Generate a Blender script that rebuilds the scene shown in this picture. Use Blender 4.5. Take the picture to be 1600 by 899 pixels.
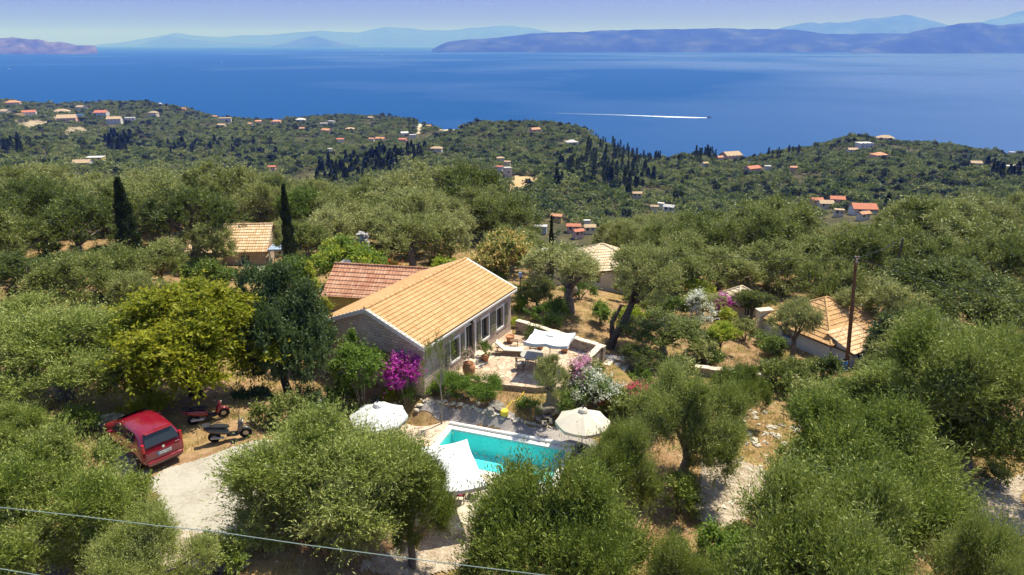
import bpy, math, random
import numpy as np
from mathutils import Vector, noise as mn
R = math.radians
for o in list(bpy.data.objects): bpy.data.objects.remove(o)
SC = bpy.context.scene
COL = SC.collection

# ---------------------------------------------------------------- camera
FPX, PITCH, CZ = 1081.0, math.atan((449.5-69)/1081.0), 21.0
cd = bpy.data.cameras.new("camera"); cam = bpy.data.objects.new("camera", cd); COL.objects.link(cam)
cam.location = (0, 0, CZ); cam.rotation_euler = (math.pi/2-PITCH, 0, 0)
cd.sensor_width = 36; cd.lens = FPX/1600*36; cd.clip_start = 0.2; cd.clip_end = 150000
SC.camera = cam

# ---------------------------------------------------------------- sky, sun, exposure
SUNAZ = math.atan2(0.66, 0.56); SUNEL = R(64)        # azimuth measured from +Y towards +X
w = bpy.data.worlds.new("World"); SC.world = w; w.use_nodes = True
nt = w.node_tree; nt.nodes.clear()
sky = nt.nodes.new("ShaderNodeTexSky"); sky.sky_type = 'NISHITA'; sky.sun_disc = False
sky.sun_elevation = SUNEL; sky.sun_rotation = SUNAZ; sky.altitude = 100; sky.air_density = 1.0; sky.dust_density = 0.6; sky.ozone_density = 2.0
bg = nt.nodes.new("ShaderNodeBackground"); bg.inputs[1].default_value = 0.15
wo = nt.nodes.new("ShaderNodeOutputWorld")
tint = nt.nodes.new('ShaderNodeMix'); tint.data_type = 'RGBA'; tint.blend_type = 'MULTIPLY'; tint.inputs[0].default_value = 1; tint.inputs[7].default_value = (.93, .87, .83, 1)
# thick distant air low over the horizon dims and blues the sky there
gtc = nt.nodes.new('ShaderNodeTexCoord'); gsp = nt.nodes.new('ShaderNodeSeparateXYZ'); gr = nt.nodes.new('ShaderNodeValToRGB'); nt.links.new(gtc.outputs['Generated'], gsp.inputs[0]); nt.links.new(gsp.outputs[2], gr.inputs[0]); nt.links.new(gr.outputs[0], tint.inputs[7])
gr.color_ramp.elements[0].position = 0.0; gr.color_ramp.elements[0].color = (.17, .155, .72, 1); gr.color_ramp.elements[1].position = .40; gr.color_ramp.elements[1].color = (.93, .87, .83, 1)
ge = gr.color_ramp.elements.new(.10); ge.color = (.19, .185, .74, 1)
nt.links.new(sky.outputs[0], tint.inputs[6]); nt.links.new(tint.outputs[2], bg.inputs[0]); nt.links.new(bg.outputs[0], wo.inputs[0])
sd = bpy.data.lights.new("sun", 'SUN'); sun = bpy.data.objects.new("sun", sd); COL.objects.link(sun)
sd.energy = 4.6; sd.angle = R(0.53); sd.color = (1.0, 0.955, 0.88)
sv = Vector((math.sin(SUNAZ)*math.cos(SUNEL), math.cos(SUNAZ)*math.cos(SUNEL), math.sin(SUNEL)))
sun.rotation_euler = sv.to_track_quat('Z', 'Y').to_euler(); sun.location = (0, 0, 60)
SC.view_settings.view_transform = 'Standard'; SC.view_settings.look = 'None'
SC.view_settings.exposure = 0.7; SC.view_settings.gamma = 1; SC.view_settings.use_curve_mapping = False
SC.cycles.use_denoising = True
SC.cycles.max_bounces = 6; SC.cycles.diffuse_bounces = 2; SC.cycles.glossy_bounces = 2
SC.cycles.transmission_bounces = 4; SC.cycles.transparent_max_bounces = 8; SC.cycles.volume_bounces = 0
SC.cycles.sample_clamp_indirect = 6

# ---------------------------------------------------------------- geometry of the view
c_, s_ = math.cos(PITCH), math.sin(PITCH)
def rayd(px, py):
    t = (449.5-py)/FPX
    return ((px-800)/FPX, c_+t*s_, -s_+t*c_)
def G(px, py, z):
    d = rayd(px, py); k = (z-CZ)/d[2]
    return Vector((d[0]*k, d[1]*k, z))
def atY(px, py, y):
    d = rayd(px, py); k = y/d[1]
    return Vector((d[0]*k, y, CZ+d[2]*k))
def proj(x, y, z):
    dz = z-CZ; dep = y*c_-dz*s_
    return 800+FPX*x/dep, 449.5-FPX*(y*s_+dz*c_)/dep

# ---------------------------------------------------------------- terrain heights
COLS = [ # (u = x/y, [(y, z) ...])
 (-1.3, [(0,6),(25,5.2),(35,4.2),(45,2.6),(55,1.2),(70,.3),(90,-.6),(120,-6),(170,-22),(250,-44),(350,-58),(500,-63),(650,-68),(800,-76),(1000,-80),(1230,-78),(1500,-160),(1900,-175)]),
 (-.74, [(0,5.5),(15,5.2),(25,4.9),(35,3.8),(45,2.3),(55,1.2),(70,0),(90,-1.6),(120,-7),(170,-24),(250,-46),(350,-60),(500,-64),(650,-70),(800,-78),(1000,-82),(1230,-78),(1500,-160),(1900,-175)]),
 (-.55, [(0,5),(15,4.8),(25,4.5),(35,3.4),(45,2.2),(55,1.1),(70,-.8),(90,-2),(120,-8),(170,-25),(250,-48),(350,-62),(500,-68),(650,-74),(800,-83),(1000,-84),(1250,-76),(1500,-160),(1900,-175)]),
 (-.37, [(0,5),(15,4.8),(25,4.2),(35,2.2),(45,1.6),(55,1.0),(70,-1.4),(90,-2.4),(120,-9),(170,-27),(250,-50),(350,-65),(500,-72),(650,-80),(800,-86),(1000,-90),(1190,-97),(1400,-160),(1900,-175)]),
 (-.25, [(0,4),(15,3.8),(25,3),(33,.8),(45,1.2),(55,.8),(70,-1.4),(90,-2.6),(120,-10),(170,-28),(250,-52),(350,-66),(500,-70),(650,-80),(800,-86),(1000,-92),(1190,-100),(1400,-160),(1900,-175)]),
 (-.14, [(0,3),(15,2.4),(25,1),(33,.2),(36.5,.7),(45,1.2),(55,.6),(70,-1.2),(90,-2.8),(120,-11),(170,-29),(250,-54),(350,-64),(500,-66),(650,-76),(800,-84),(1000,-92),(1190,-96),(1300,-160),(1900,-175)]),
 (-.065,[(0,2.5),(15,1.6),(25,.3),(33,.05),(36,.35),(45,1.0),(55,.3),(70,-1.6),(90,-3.4),(120,-13),(170,-31),(250,-55),(350,-64),(500,-66),(650,-72),(800,-74),(900,-78),(1000,-110),(1150,-165),(1900,-175)]),
 (0,    [(0,2),(15,1),(25,0),(36,.0),(42,1.0),(50,1.0),(60,-.6),(75,-2.6),(90,-4.6),(120,-14),(170,-33),(250,-56),(350,-64),(500,-67),(650,-70),(800,-72),(880,-76),(960,-110),(1100,-165),(1900,-175)]),
 (.09,  [(0,1.5),(15,.5),(25,-.1),(36,-.1),(42,.8),(50,1.0),(60,-.8),(75,-3.2),(90,-5.6),(120,-15),(170,-35),(250,-57),(350,-66),(500,-69),(650,-70),(790,-72),(860,-78),(940,-120),(1050,-165),(1900,-175)]),
 (.2,   [(0,1),(15,.3),(25,-.2),(36,-.2),(44,.2),(50,0),(60,-1.8),(75,-4.5),(90,-6.6),(120,-15),(170,-34),(250,-56),(350,-66),(500,-72),(600,-84),(700,-92),(780,-125),(900,-165),(1900,-175)]),
 (.32,  [(0,1),(15,.3),(25,-.2),(36,-.4),(46,-.7),(52,-1.2),(60,-2.2),(75,-4.6),(90,-6.8),(120,-14),(170,-32),(250,-54),(350,-64),(500,-71),(620,-84),(690,-87),(780,-120),(900,-165),(1900,-175)]),
 (.5,   [(0,1),(15,.3),(25,-.2),(36,-.6),(46,-1.4),(52,-2.0),(60,-2.6),(75,-4.4),(90,-6.6),(120,-13),(170,-30),(250,-52),(350,-63),(500,-66),(600,-68),(700,-71),(770,-82),(860,-130),(960,-165),(1900,-175)]),
 (.74,  [(0,1),(15,.3),(25,-.2),(36,-.6),(46,-1.4),(60,-2.4),(75,-3.8),(90,-6),(120,-12),(170,-28),(250,-50),(350,-62),(500,-70),(620,-82),(730,-90),(800,-125),(900,-165),(1900,-175)]),
 (1.3,  [(0,1),(15,.3),(25,-.2),(36,-.6),(46,-1.4),(60,-2.2),(75,-3.6),(90,-5),(120,-12),(170,-28),(250,-48),(350,-60),(500,-70),(650,-88),(730,-96),(800,-125),(900,-165),(1900,-175)]),
]
CU = np.array([c[0] for c in COLS])
CP = [(np.log(np.array([p[0]+12. for p in c[1]])), np.array([float(p[1]) for p in c[1]])) for c in COLS]
def _prof(i, ly):
    return np.interp(ly, *CP[i])
# flat places: (centre x, y, half size x, y, angle, z, falloff)
PADS = [(-.8, 33.0, 3.9, 2.4, -19.1, -.05, 1.2), (-3.5, 27.5, 4.5, 3.0, -14, -.06, 1.6), (-6.6, 33.4, 2.2, 2.2, -19, -.05, 2.6),
        (-13.2, 24.0, 3.0, 5.5, 20, 4.42, 2.0), (-16.3, 27.3, 2.4, 2.4, 38, 4.42, 1.5),
        (-6.3, 44.2, 6.2, 4.4, 62.4, 1.1, 1.6), (2.3, 40.4, 4.3, 3.0, 20, .95, 1.6), (-1.5, 38.5, 2.0, 2.0, 60, .95, 1.5),
        (24.5, 50.5, 4.5, 4.0, 0, -1.9, 2.5)]
HOLES = [(-.79, 32.36, 3.55, 1.72, -19.1)]
def hgt(x, y, fine=True):
    x = np.atleast_1d(np.asarray(x, float)); y = np.atleast_1d(np.asarray(y, float))
    yy = np.maximum(y, 0.0)
    u = np.clip(x/np.maximum(y, 24.0), -1.29, 1.29); ly = np.log(yy+12.)
    i = np.clip(np.searchsorted(CU, u)-1, 0, len(CU)-2)
    t = (u-CU[i])/(CU[i+1]-CU[i]); t = t*t*(3-2*t)
    allz = np.stack([_prof(k, ly) for k in range(len(CU))])
    idx = np.arange(len(u)); z = allz[i, idx]*(1-t)+allz[i+1, idx]*t
    a = np.clip((yy-100)/300, 0, 1)
    z = z + a*(5.0*np.sin(x*.021+1.3)*np.sin(y*.017+.4)+2.6*np.sin(x*.055+y*.03)*np.sin(y*.047-x*.02+2)) \
          + .10*np.sin(x*.9+y*.35)*np.sin(y*.7-x*.2)*np.clip((yy-0)/20, .4, 1)
    for (cx, cy, hx, hy, an, pz, fo) in PADS:
        ca, sa = math.cos(R(an)), math.sin(R(an))
        lx = (x-cx)*ca+(y-cy)*sa; lyy = -(x-cx)*sa+(y-cy)*ca
        d = np.hypot(np.maximum(np.abs(lx)-hx, 0), np.maximum(np.abs(lyy)-hy, 0))
        k = np.clip(1-d/fo, 0, 1); k = k*k*(3-2*k)
        z = z*(1-k)+pz*k
    if fine:
        for (cx, cy, hx, hy, an) in HOLES:
            ca, sa = math.cos(R(an)), math.sin(R(an))
            lx = (x-cx)*ca+(y-cy)*sa; lyy = -(x-cx)*sa+(y-cy)*ca
            z = np.where((np.abs(lx) < hx+.12) & (np.abs(lyy) < hy+.12), -2.6, z)
    return z
def h1(x, y): return float(hgt(x, y, False)[0])
def onground(px, py, ymin=15., ymax=1500.):
    for k in range(40):
        p = _onground(px, py+k*1.2, ymin, ymax)
        if p is not None and p.z > -148: return p
def _onground(px, py, ymin=15., ymax=1500.):      # first meeting of a sight line with the terrain
    d = rayd(px, py); ys = np.exp(np.linspace(math.log(ymin), math.log(ymax), 900))
    k = ys/d[1]; zr = CZ+d[2]*k; g = hgt(d[0]*k, ys, False)
    hit = np.nonzero(zr <= g)[0]
    if len(hit) == 0: return None
    j = hit[0]; return Vector((float(d[0]*k[j]), float(ys[j]), float(g[j])))

# ---------------------------------------------------------------- object helpers
def tag(o, label=None, cat=None, group=None, kind=None):
    if label: o["label"] = label
    if cat: o["category"] = cat
    if group: o["group"] = group
    if kind: o["kind"] = kind
    return o
def thing(name, label, cat, loc=(0,0,0), rz=0., group=None, sc=None):
    o = bpy.data.objects.new(name, None); COL.objects.link(o); o.location = loc; o.rotation_euler = (0, 0, rz)
    o.empty_display_size = .3
    if sc is not None: o.scale = sc
    return tag(o, label, cat, group)
def part(name, me, parent, loc=(0,0,0), rot=(0,0,0), sc=(1,1,1)):
    o = bpy.data.objects.new(name, me); COL.objects.link(o); o.parent = parent; o.location = loc; o.rotation_euler = rot; o.scale = sc
    return o
def kids(o): return [c for c in bpy.data.objects if c.parent == o]
def snap(o):    # remember a thing's tree so that it can be copied quickly
    return [(c, [g for g in bpy.data.objects if g.parent == c]) for c in bpy.data.objects if c.parent == o]
def dup(o, tree, loc, rz=None, label=None, group=None, sc=None):
    n = o.copy(); COL.objects.link(n); n.location = loc
    if rz is not None: n.rotation_euler = (0, 0, rz)
    if sc is not None: n.scale = sc
    if label: n["label"] = label
    if group: n["group"] = group
    for ch, gs in tree:
        c = ch.copy(); COL.objects.link(c); c.parent = n
        for g in gs:
            d = g.copy(); COL.objects.link(d); d.parent = c
    return n

def rot2(x, y, a): return x*math.cos(a)-y*math.sin(a), x*math.sin(a)+y*math.cos(a)
class MB:
    def __init__(s): s.v = []; s.f = []; s.mi = []; s.uv = None
    def add(s, vs, fs, m=0):
        b = len(s.v); s.v += [tuple(p) for p in vs]; s.f += [tuple(i+b for i in f) for f in fs]; s.mi += [m]*len(fs); return s
    def box(s, c, d, rz=0., m=0, taper=1.0, M=None):
        x, y, z = d[0]/2, d[1]/2, d[2]/2; vs = []
        for k, zz in ((1, -z), (taper, z)):
            for (a, b) in ((-x, -y), (x, -y), (x, y), (-x, y)):
                p = rot2(a*k, b*k, rz); q = Vector((p[0], p[1], zz))
                if M is not None: q = M @ q
                vs.append((c[0]+q[0], c[1]+q[1], c[2]+q[2]))
        return s.add(vs, [(0,3,2,1),(4,5,6,7),(0,1,5,4),(1,2,6,5),(2,3,7,6),(3,0,4,7)], m)
    def tube(s, pts, rad, n=8, m=0, caps=True, wob=0.):
        pts = [Vector(p) for p in pts]
        if not hasattr(rad, '__len__'): rad = [rad]*len(pts)
        vs = []; up = Vector((0.31, .17, .93)).normalized(); prev = None
        for i, p in enumerate(pts):
            t = (pts[min(i+1, len(pts)-1)]-pts[max(i-1, 0)]).normalized()
            a = (prev if prev is not None else (t.cross(Vector((0,1,0))) if abs(t.y) < .9 else t.cross(Vector((1,0,0)))))
            a = (a-t*a.dot(t)).normalized(); b = t.cross(a); prev = a
            for k in range(n):
                an = 2*math.pi*k/n; r = rad[i]*(1+wob*math.sin(an*3+i*.8)*.5+wob*math.sin(an*2-i*.5)*.5)
                vs.append(p+a*math.cos(an)*r+b*math.sin(an)*r)
        fs = [(i*n+k, i*n+(k+1) % n, (i+1)*n+(k+1) % n, (i+1)*n+k) for i in range(len(pts)-1) for k in range(n)]
        if caps: fs += [tuple(range(n))[::-1], tuple((len(pts)-1)*n+k for k in range(n))]
        return s.add(vs, fs, m)
    def lathe(s, prof, c=(0,0,0), n=20, m=0, squash=1.0):
        vs = [(c[0]+r*math.cos(2*math.pi*k/n), c[1]+r*squash*math.sin(2*math.pi*k/n), c[2]+z) for (r, z) in prof for k in range(n)]
        fs = [(i*n+k, i*n+(k+1) % n, (i+1)*n+(k+1) % n, (i+1)*n+k) for i in range(len(prof)-1) for k in range(n)]
        fs += [tuple(range(n))[::-1], tuple((len(prof)-1)*n+k for k in range(n))]
        return s.add(vs, fs, m)
    def prism(s, poly, z0, z1, m=0, mtop=None):
        n = len(poly); vs = [(p[0], p[1], z0) for p in poly]+[(p[0], p[1], z1) for p in poly]
        s.add(vs, [tuple(range(n))[::-1]]+[(i, (i+1) % n, n+(i+1) % n, n+i) for i in range(n)], m)
        return s.add([(p[0], p[1], z1) for p in poly], [tuple(range(n))], m if mtop is None else mtop)
    def rock(s, c, r, seed=0, n=10, m=0, amp=.35):
        rnd = random.Random(seed); off = Vector((rnd.random()*50, rnd.random()*50, rnd.random()*50)); vs = []; fs = []
        h = max(4, n//2)
        for i in range(h+1):
            th = math.pi*i/h
            for k in range(n):
                ph = 2*math.pi*k/n+i*.3
                d = Vector((math.sin(th)*math.cos(ph), math.sin(th)*math.sin(ph), math.cos(th)))
                q = 1+amp*2*(mn.noise(d*1.3+off))+amp*.6*mn.noise(d*3.5+off)
                vs.append((c[0]+d.x*r[0]*q, c[1]+d.y*r[1]*q, c[2]+d.z*r[2]*q))
        fs = [(i*n+k, (i+1)*n+k, (i+1)*n+(k+1) % n, i*n+(k+1) % n) for i in range(h) for k in range(n)]
        return s.add(vs, fs, m)
    def mesh(s, name, mats, smooth=False, uv=None):
        me = bpy.data.meshes.new(name); me.from_pydata(s.v, [], s.f)
        for m in (mats if isinstance(mats, (list, tuple)) else [mats]): me.materials.append(m)
        if any(s.mi): me.polygons.foreach_set("material_index", s.mi)
        if smooth: me.polygons.foreach_set("use_smooth", [True]*len(s.f))
        if uv is not None:
            ul = me.uv_layers.new(name="uv"); idx = np.empty(len(me.loops), np.int32); me.loops.foreach_get("vertex_index", idx)
            ul.data.foreach_set("uv", np.asarray(uv, np.float32)[idx].ravel())
        me.update(); return me
    def obj(s, name, mats, parent=None, smooth=False, **k):
        me = s.mesh(name, mats, smooth, **k)
        o = bpy.data.objects.new(name, me); COL.objects.link(o)
        if parent is not None: o.parent = parent
        return o
def bevel(o, w=.02, seg=2, ang=35):
    b = o.modifiers.new("bevel", 'BEVEL'); b.width = w; b.segments = seg; b.limit_method = 'ANGLE'; b.angle_limit = R(ang); return o
def np_mesh(name, V, F, mat, smooth=False):
    me = bpy.data.meshes.new(name); V = np.asarray(V, np.float32); F = np.asarray(F, np.int32); k = F.shape[1]
    me.vertices.add(len(V)); me.vertices.foreach_set("co", V.ravel())
    me.loops.add(F.size); me.loops.foreach_set("vertex_index", F.ravel())
    me.polygons.add(len(F)); me.polygons.foreach_set("loop_start", np.arange(0, F.size, k, dtype=np.int32))
    try: me.polygons.foreach_set("loop_total", np.full(len(F), k, np.int32))
    except Exception: pass
    if smooth: me.polygons.foreach_set("use_smooth", np.ones(len(F), bool))
    for m in (mat if isinstance(mat, (list, tuple)) else [mat]): me.materials.append(m)
    me.update(calc_edges=True); return me

# ---------------------------------------------------------------- materials
class NT:
    def __init__(s, name):
        s.m = bpy.data.materials.new(name); s.m.use_nodes = True; s.t = s.m.node_tree; s.t.nodes.clear()
        s.out = s.n("ShaderNodeOutputMaterial")
    def n(s, typ, **kw):
        x = s.t.nodes.new(typ)
        for k, v in kw.items(): setattr(x, k, v)
        return x
    def l(s, a, b): s.t.links.new(a, b)
    def coord(s, sc=(1,1,1), kind="Object", dist=0., dscale=3.):
        tc = s.n("ShaderNodeTexCoord"); mp = s.n("ShaderNodeMapping"); mp.inputs["Scale"].default_value = sc
        src = tc.outputs[kind]
        if dist:
            nz = s.n("ShaderNodeTexNoise"); nz.inputs["Scale"].default_value = dscale; s.l(src, nz.inputs["Vector"])
            mx = s.n("ShaderNodeVectorMath", operation='MULTIPLY_ADD'); s.l(nz.outputs["Color"], mx.inputs[0])
            mx.inputs[1].default_value = (dist,)*3; s.l(src, mx.inputs[2]); src = mx.outputs[0]
        s.l(src, mp.inputs[0]); return mp.outputs[0]
    def noise(s, vec, scale, detail=3, rough=.55, out="Fac"):
        x = s.n("ShaderNodeTexNoise"); x.inputs["Scale"].default_value = scale; x.inputs["Detail"].default_value = detail; x.inputs["Roughness"].default_value = rough
        if vec is not None: s.l(vec, x.inputs["Vector"])
        return x.outputs[out]
    def ramp(s, fac, stops, interp='LINEAR'):
        x = s.n("ShaderNodeValToRGB"); e = x.color_ramp.elements; x.color_ramp.interpolation = interp
        e[0].position, e[0].color = stops[0][0], (*stops[0][1], 1); e[1].position, e[1].color = stops[-1][0], (*stops[-1][1], 1)
        for p, c in stops[1:-1]: k = e.new(p); k.color = (*c, 1)
        s.l(fac, x.inputs[0]); return x.outputs[0]
    def mix(s, a, b, fac, mode='MIX'):
        x = s.n("ShaderNodeMix", data_type='RGBA', blend_type=mode)
        for i, v in ((6, a), (7, b)):
            if isinstance(v, tuple): x.inputs[i].default_value = (*v, 1)
            else: s.l(v, x.inputs[i])
        if isinstance(fac, (int, float)): x.inputs[0].default_value = fac
        else: s.l(fac, x.inputs[0])
        return x.outputs[2]
    def math(s, op, a, b=None, c=None, clamp=False):
        x = s.n("ShaderNodeMath", operation=op, use_clamp=clamp)
        for i, v in enumerate((a, b, c)):
            if v is None: continue
            if isinstance(v, (int, float)): x.inputs[i].default_value = v
            else: s.l(v, x.inputs[i])
        return x.outputs[0]
    def bsdf(s, col, rough=.7, spec=.3, metal=0., bump=None, bstr=.3, bdist=.02, coat=0.):
        b = s.n("ShaderNodeBsdfPrincipled")
        if isinstance(col, tuple): b.inputs["Base Color"].default_value = (*col, 1)
        else: s.l(col, b.inputs["Base Color"])
        if isinstance(rough, (int, float)): b.inputs["Roughness"].default_value = rough
        else: s.l(rough, b.inputs["Roughness"])
        b.inputs["Specular IOR Level"].default_value = spec; b.inputs["Metallic"].default_value = metal
        if coat: b.inputs["Coat Weight"].default_value = coat; b.inputs["Coat Roughness"].default_value = .05
        if bump is not None:
            bp = s.n("ShaderNodeBump"); bp.inputs["Strength"].default_value = bstr; bp.inputs["Distance"].default_value = bdist
            s.l(bump, bp.inputs["Height"]); s.l(bp.outputs[0], b.inputs["Normal"])
        s.l(b.outputs[0], s.out.inputs[0]); return b

def m_plain(name, col, rough=.6, spec=.3, metal=0., var=.12, scale=6., bump=.1, coat=0.):
    t = NT(name); v = t.coord(); n = t.noise(v, scale, 4)
    k = t.ramp(n, [(.3, tuple(max(0, x*(1-var)) for x in col)), (.7, tuple(min(1, x*(1+var)) for x in col))])
    t.bsdf(k, rough, spec, metal, n if bump else None, bump, .01, coat); return t.m
def m_leaf(name, cols, trans=.22, nscale=.5, dark=.55, rough=.5, spec=.25, ovar=.3):
    t = NT(name); geo = t.n("ShaderNodeNewGeometry"); oi = t.n("ShaderNodeObjectInfo")
    n = t.noise(t.coord(kind="Object"), nscale, 2); at = t.n("ShaderNodeAttribute"); at.attribute_name = "tone"
    r = t.math('ADD', t.math('MULTIPLY', geo.outputs["Random Per Island"], .42), t.math('MULTIPLY', n, .45))
    r = t.math('ADD', r, t.math('MULTIPLY', at.outputs["Fac"], .42))
    r = t.math('ADD', r, t.math('MULTIPLY', t.math('SUBTRACT', oi.outputs["Random"], .5), ovar))
    col = t.ramp(r, [(.12+.76*i/(len(cols)-1), c) for i, c in enumerate(cols)])
    b = t.n("ShaderNodeBsdfPrincipled"); t.l(col, b.inputs["Base Color"]); b.inputs["Roughness"].default_value = rough; b.inputs["Specular IOR Level"].default_value = spec
    tr = t.n("ShaderNodeBsdfTranslucent"); c2 = t.mix(col, (.5, .6, .12), .25, 'MIX'); t.l(c2, tr.inputs[0])
    mx = t.n("ShaderNodeMixShader"); mx.inputs[0].default_value = trans; t.l(b.outputs[0], mx.inputs[1]); t.l(tr.outputs[0], mx.inputs[2])
    t.l(mx.outputs[0], t.out.inputs[0]); return t.m
def m_stone(name, c1, c2, mortar, bw=.42, bh=.15, dist=.09):
    t = NT(name); tc = t.n("ShaderNodeTexCoord"); sp = t.n("ShaderNodeSeparateXYZ"); t.l(tc.outputs["Object"], sp.inputs[0])
    cb = t.n("ShaderNodeCombineXYZ"); t.l(t.math('ADD', sp.outputs[0], sp.outputs[1]), cb.inputs[0]); t.l(sp.outputs[2], cb.inputs[1])
    nz = t.noise(tc.outputs["Object"], 2.6, 3, out="Color")
    mx = t.n("ShaderNodeVectorMath", operation='MULTIPLY_ADD'); t.l(nz, mx.inputs[0]); mx.inputs[1].default_value = (dist*2, dist, dist); t.l(cb.outputs[0], mx.inputs[2])
    br = t.n("ShaderNodeTexBrick"); t.l(mx.outputs[0], br.inputs["Vector"]); br.offset = .43; br.offset_frequency = 2; br.squash = .7; br.squash_frequency = 3
    br.inputs["Scale"].default_value = 1; br.inputs["Brick Width"].default_value = bw; br.inputs["Row Height"].default_value = bh
    br.inputs["Mortar Size"].default_value = .014; br.inputs["Mortar Smooth"].default_value = .5; br.inputs["Bias"].default_value = 0
    br.inputs["Color1"].default_value = (*c1, 1); br.inputs["Color2"].default_value = (*c2, 1); br.inputs["Mortar"].default_value = (*mortar, 1)
    n2 = t.noise(tc.outputs["Object"], 1.1, 4); col = t.mix(br.outputs[0], (.75, .68, .6), t.ramp(n2, [(.45, (0,0,0)), (.8, (.5,.5,.5))]), 'MIX')
    n3 = t.noise(tc.outputs["Object"], 14, 3); col = t.mix(col, t.ramp(n3, [(.3, (.62,.6,.58)), (.7, (1.15,1.13,1.1))]), .8, 'MULTIPLY')
    hh = t.math('MULTIPLY_ADD', br.outputs[1], -1.2, n3)
    t.bsdf(col, .9, .15, 0, hh, .9, .05); return t.m
def m_tile(name, c1, c2, c3, period=.25, course=.4, stain=.35):
    t = NT(name); uv = t.n("ShaderNodeUVMap"); sp = t.n("ShaderNodeSeparateXYZ"); t.l(uv.outputs[0], sp.inputs[0])
    a = t.math('FLOOR', t.math('DIVIDE', sp.outputs[0], period)); b = t.math('FLOOR', t.math('DIVIDE', sp.outputs[1], course))
    cb = t.n("ShaderNodeCombineXYZ"); t.l(a, cb.inputs[0]); t.l(b, cb.inputs[1])
    wn = t.n("ShaderNodeTexWhiteNoise", noise_dimensions='2D'); t.l(cb.outputs[0], wn.inputs["Vector"])
    col = t.ramp(wn.outputs["Value"], [(.0, c1), (.5, c2), (1, c3)])
    n = t.noise(t.coord(), .8, 5, .6); col = t.mix(col, tuple(x*.55 for x in c2), t.ramp(n, [(.5, (0,0,0)), (.75, (stain,)*3)]))
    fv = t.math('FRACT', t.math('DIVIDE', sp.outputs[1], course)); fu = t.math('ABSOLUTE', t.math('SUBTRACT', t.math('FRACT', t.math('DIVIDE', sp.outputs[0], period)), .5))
    end = t.math('MULTIPLY', t.math('LESS_THAN', fv, .16), t.math('GREATER_THAN', fu, .12)); col = t.mix(col, tuple(x*.38 for x in c1), t.math('MULTIPLY', end, .48))  # shade inside the hollow tile ends, painted into the colour along each course
    n3 = t.noise(t.coord(), 12, 3)
    col = t.mix(col, t.ramp(n3, [(.3, (.8,.8,.8)), (.7, (1.12,1.12,1.12))]), .8, 'MULTIPLY')
    t.bsdf(col, .85, .2, 0, n3, .3, .01); return t.m
M = {}
M['white'] = m_plain("white_paint", (.78, .76, .72), .6, .3, var=.05)
M['canvas'] = m_plain("white_canvas", (.60, .605, .62), .8, .1, var=.03, scale=3, bump=0)
M['cream'] = m_plain("cream_canvas", (.58, .53, .45), .85, .1, var=.05, scale=3, bump=0)
M['shutter'] = m_plain("olive_shutter_paint", (.20, .19, .12), .6, .3)
M['glass'] = m_plain("dark_window_glass", (.02, .025, .03), .06, .6, bump=0, var=.3, scale=.7)
M['dark'] = m_plain("dark_metal", (.03, .03, .035), .45, .4)
M['alu'] = m_plain("grey_aluminium", (.45, .45, .46), .4, .5, .8)
M['wood'] = m_plain("weathered_wood", (.17, .10, .06), .75, .2, var=.3, scale=12)
M['bark'] = m_plain("olive_bark", (.17, .14, .115), .95, .1, var=.5, scale=5, bump=.8)
M['bark_dark'] = m_plain("dark_bark", (.085, .065, .05), .95, .1, var=.5, scale=6, bump=.8)
M['twig'] = m_plain("grey_twig", (.26, .22, .18), .95, .1, var=.3, scale=6)
M['terracotta'] = m_plain("terracotta", (.47, .22, .11), .8, .2, var=.2, scale=8)
M['redpaint'] = NT("red_car_paint"); M['redpaint'].bsdf((.20, .004, .018), .25, .5, .0, None, coat=.9); M['redpaint'] = M['redpaint'].m
M['rubber'] = m_plain("black_rubber", (.02, .02, .02), .8, .2)
M['blackplastic'] = m_plain("black_plastic", (.03, .03, .03), .4, .4)
M['redlens'] = m_plain("red_lamp_lens", (.5, .01, .01), .15, .6, var=.1, bump=0)
M['chrome'] = m_plain("polished_metal", (.6, .6, .6), .2, .5, 1., var=.05, bump=0)
M['plate'] = m_plain("number_plate_white", (.75, .75, .75), .4, .3, var=.02)
M['blue'] = m_plain("blue_paint", (.03, .16, .42), .5, .3, var=.2)
M['bluegrey'] = m_plain("blue_grey_paint", (.30, .38, .52), .6, .3, var=.15)
M['yellow'] = m_plain("yellow_plastic", (.75, .52, .04), .5, .4)
M['ochre'] = m_plain("ochre_render", (.52, .38, .12), .9, .1, var=.15, scale=2)
M['render_white'] = m_plain("pale_blue_white_render", (.58, .60, .66), .9, .1, var=.12, scale=2)
M['render_cream'] = m_plain("cream_render", (.60, .52, .40), .9, .1, var=.12, scale=2)
M['render_pink'] = m_plain("pink_render", (.60, .38, .30), .9, .1, var=.12, scale=2)
M['render_grey'] = m_plain("grey_render", (.38, .36, .34), .9, .1, var=.15, scale=2)
M['limestone'] = m_plain("pale_limestone", (.55, .49, .40), .9, .15, var=.25, scale=5, bump=.6)
M['rock'] = m_plain("grey_rock", (.27, .24, .21), .95, .15, var=.45, scale=3, bump=.9)
M['concrete_step'] = m_plain("stone_step", (.62, .53, .42), .85, .15, var=.15, scale=5, bump=.3)
M['stone'] = m_stone("pinkish_rubble_stone", (.74, .58, .47), (.56, .43, .35), (.30, .235, .20), .50, .185, .14)
M['stone_dry'] = m_stone("dry_stone", (.58, .47, .36), (.38, .31, .25), (.15, .12, .10), .35, .11, .07)
M['stone_warm'] = m_stone("warm_stone", (.68, .56, .44), (.52, .42, .33), (.40, .34, .28), .35, .18)
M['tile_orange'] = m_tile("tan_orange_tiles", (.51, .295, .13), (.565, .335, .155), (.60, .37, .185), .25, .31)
M['tile_red'] = m_tile("red_clay_tiles", (.40, .18, .105), (.48, .245, .15), (.55, .32, .21), .25, .5)
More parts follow.
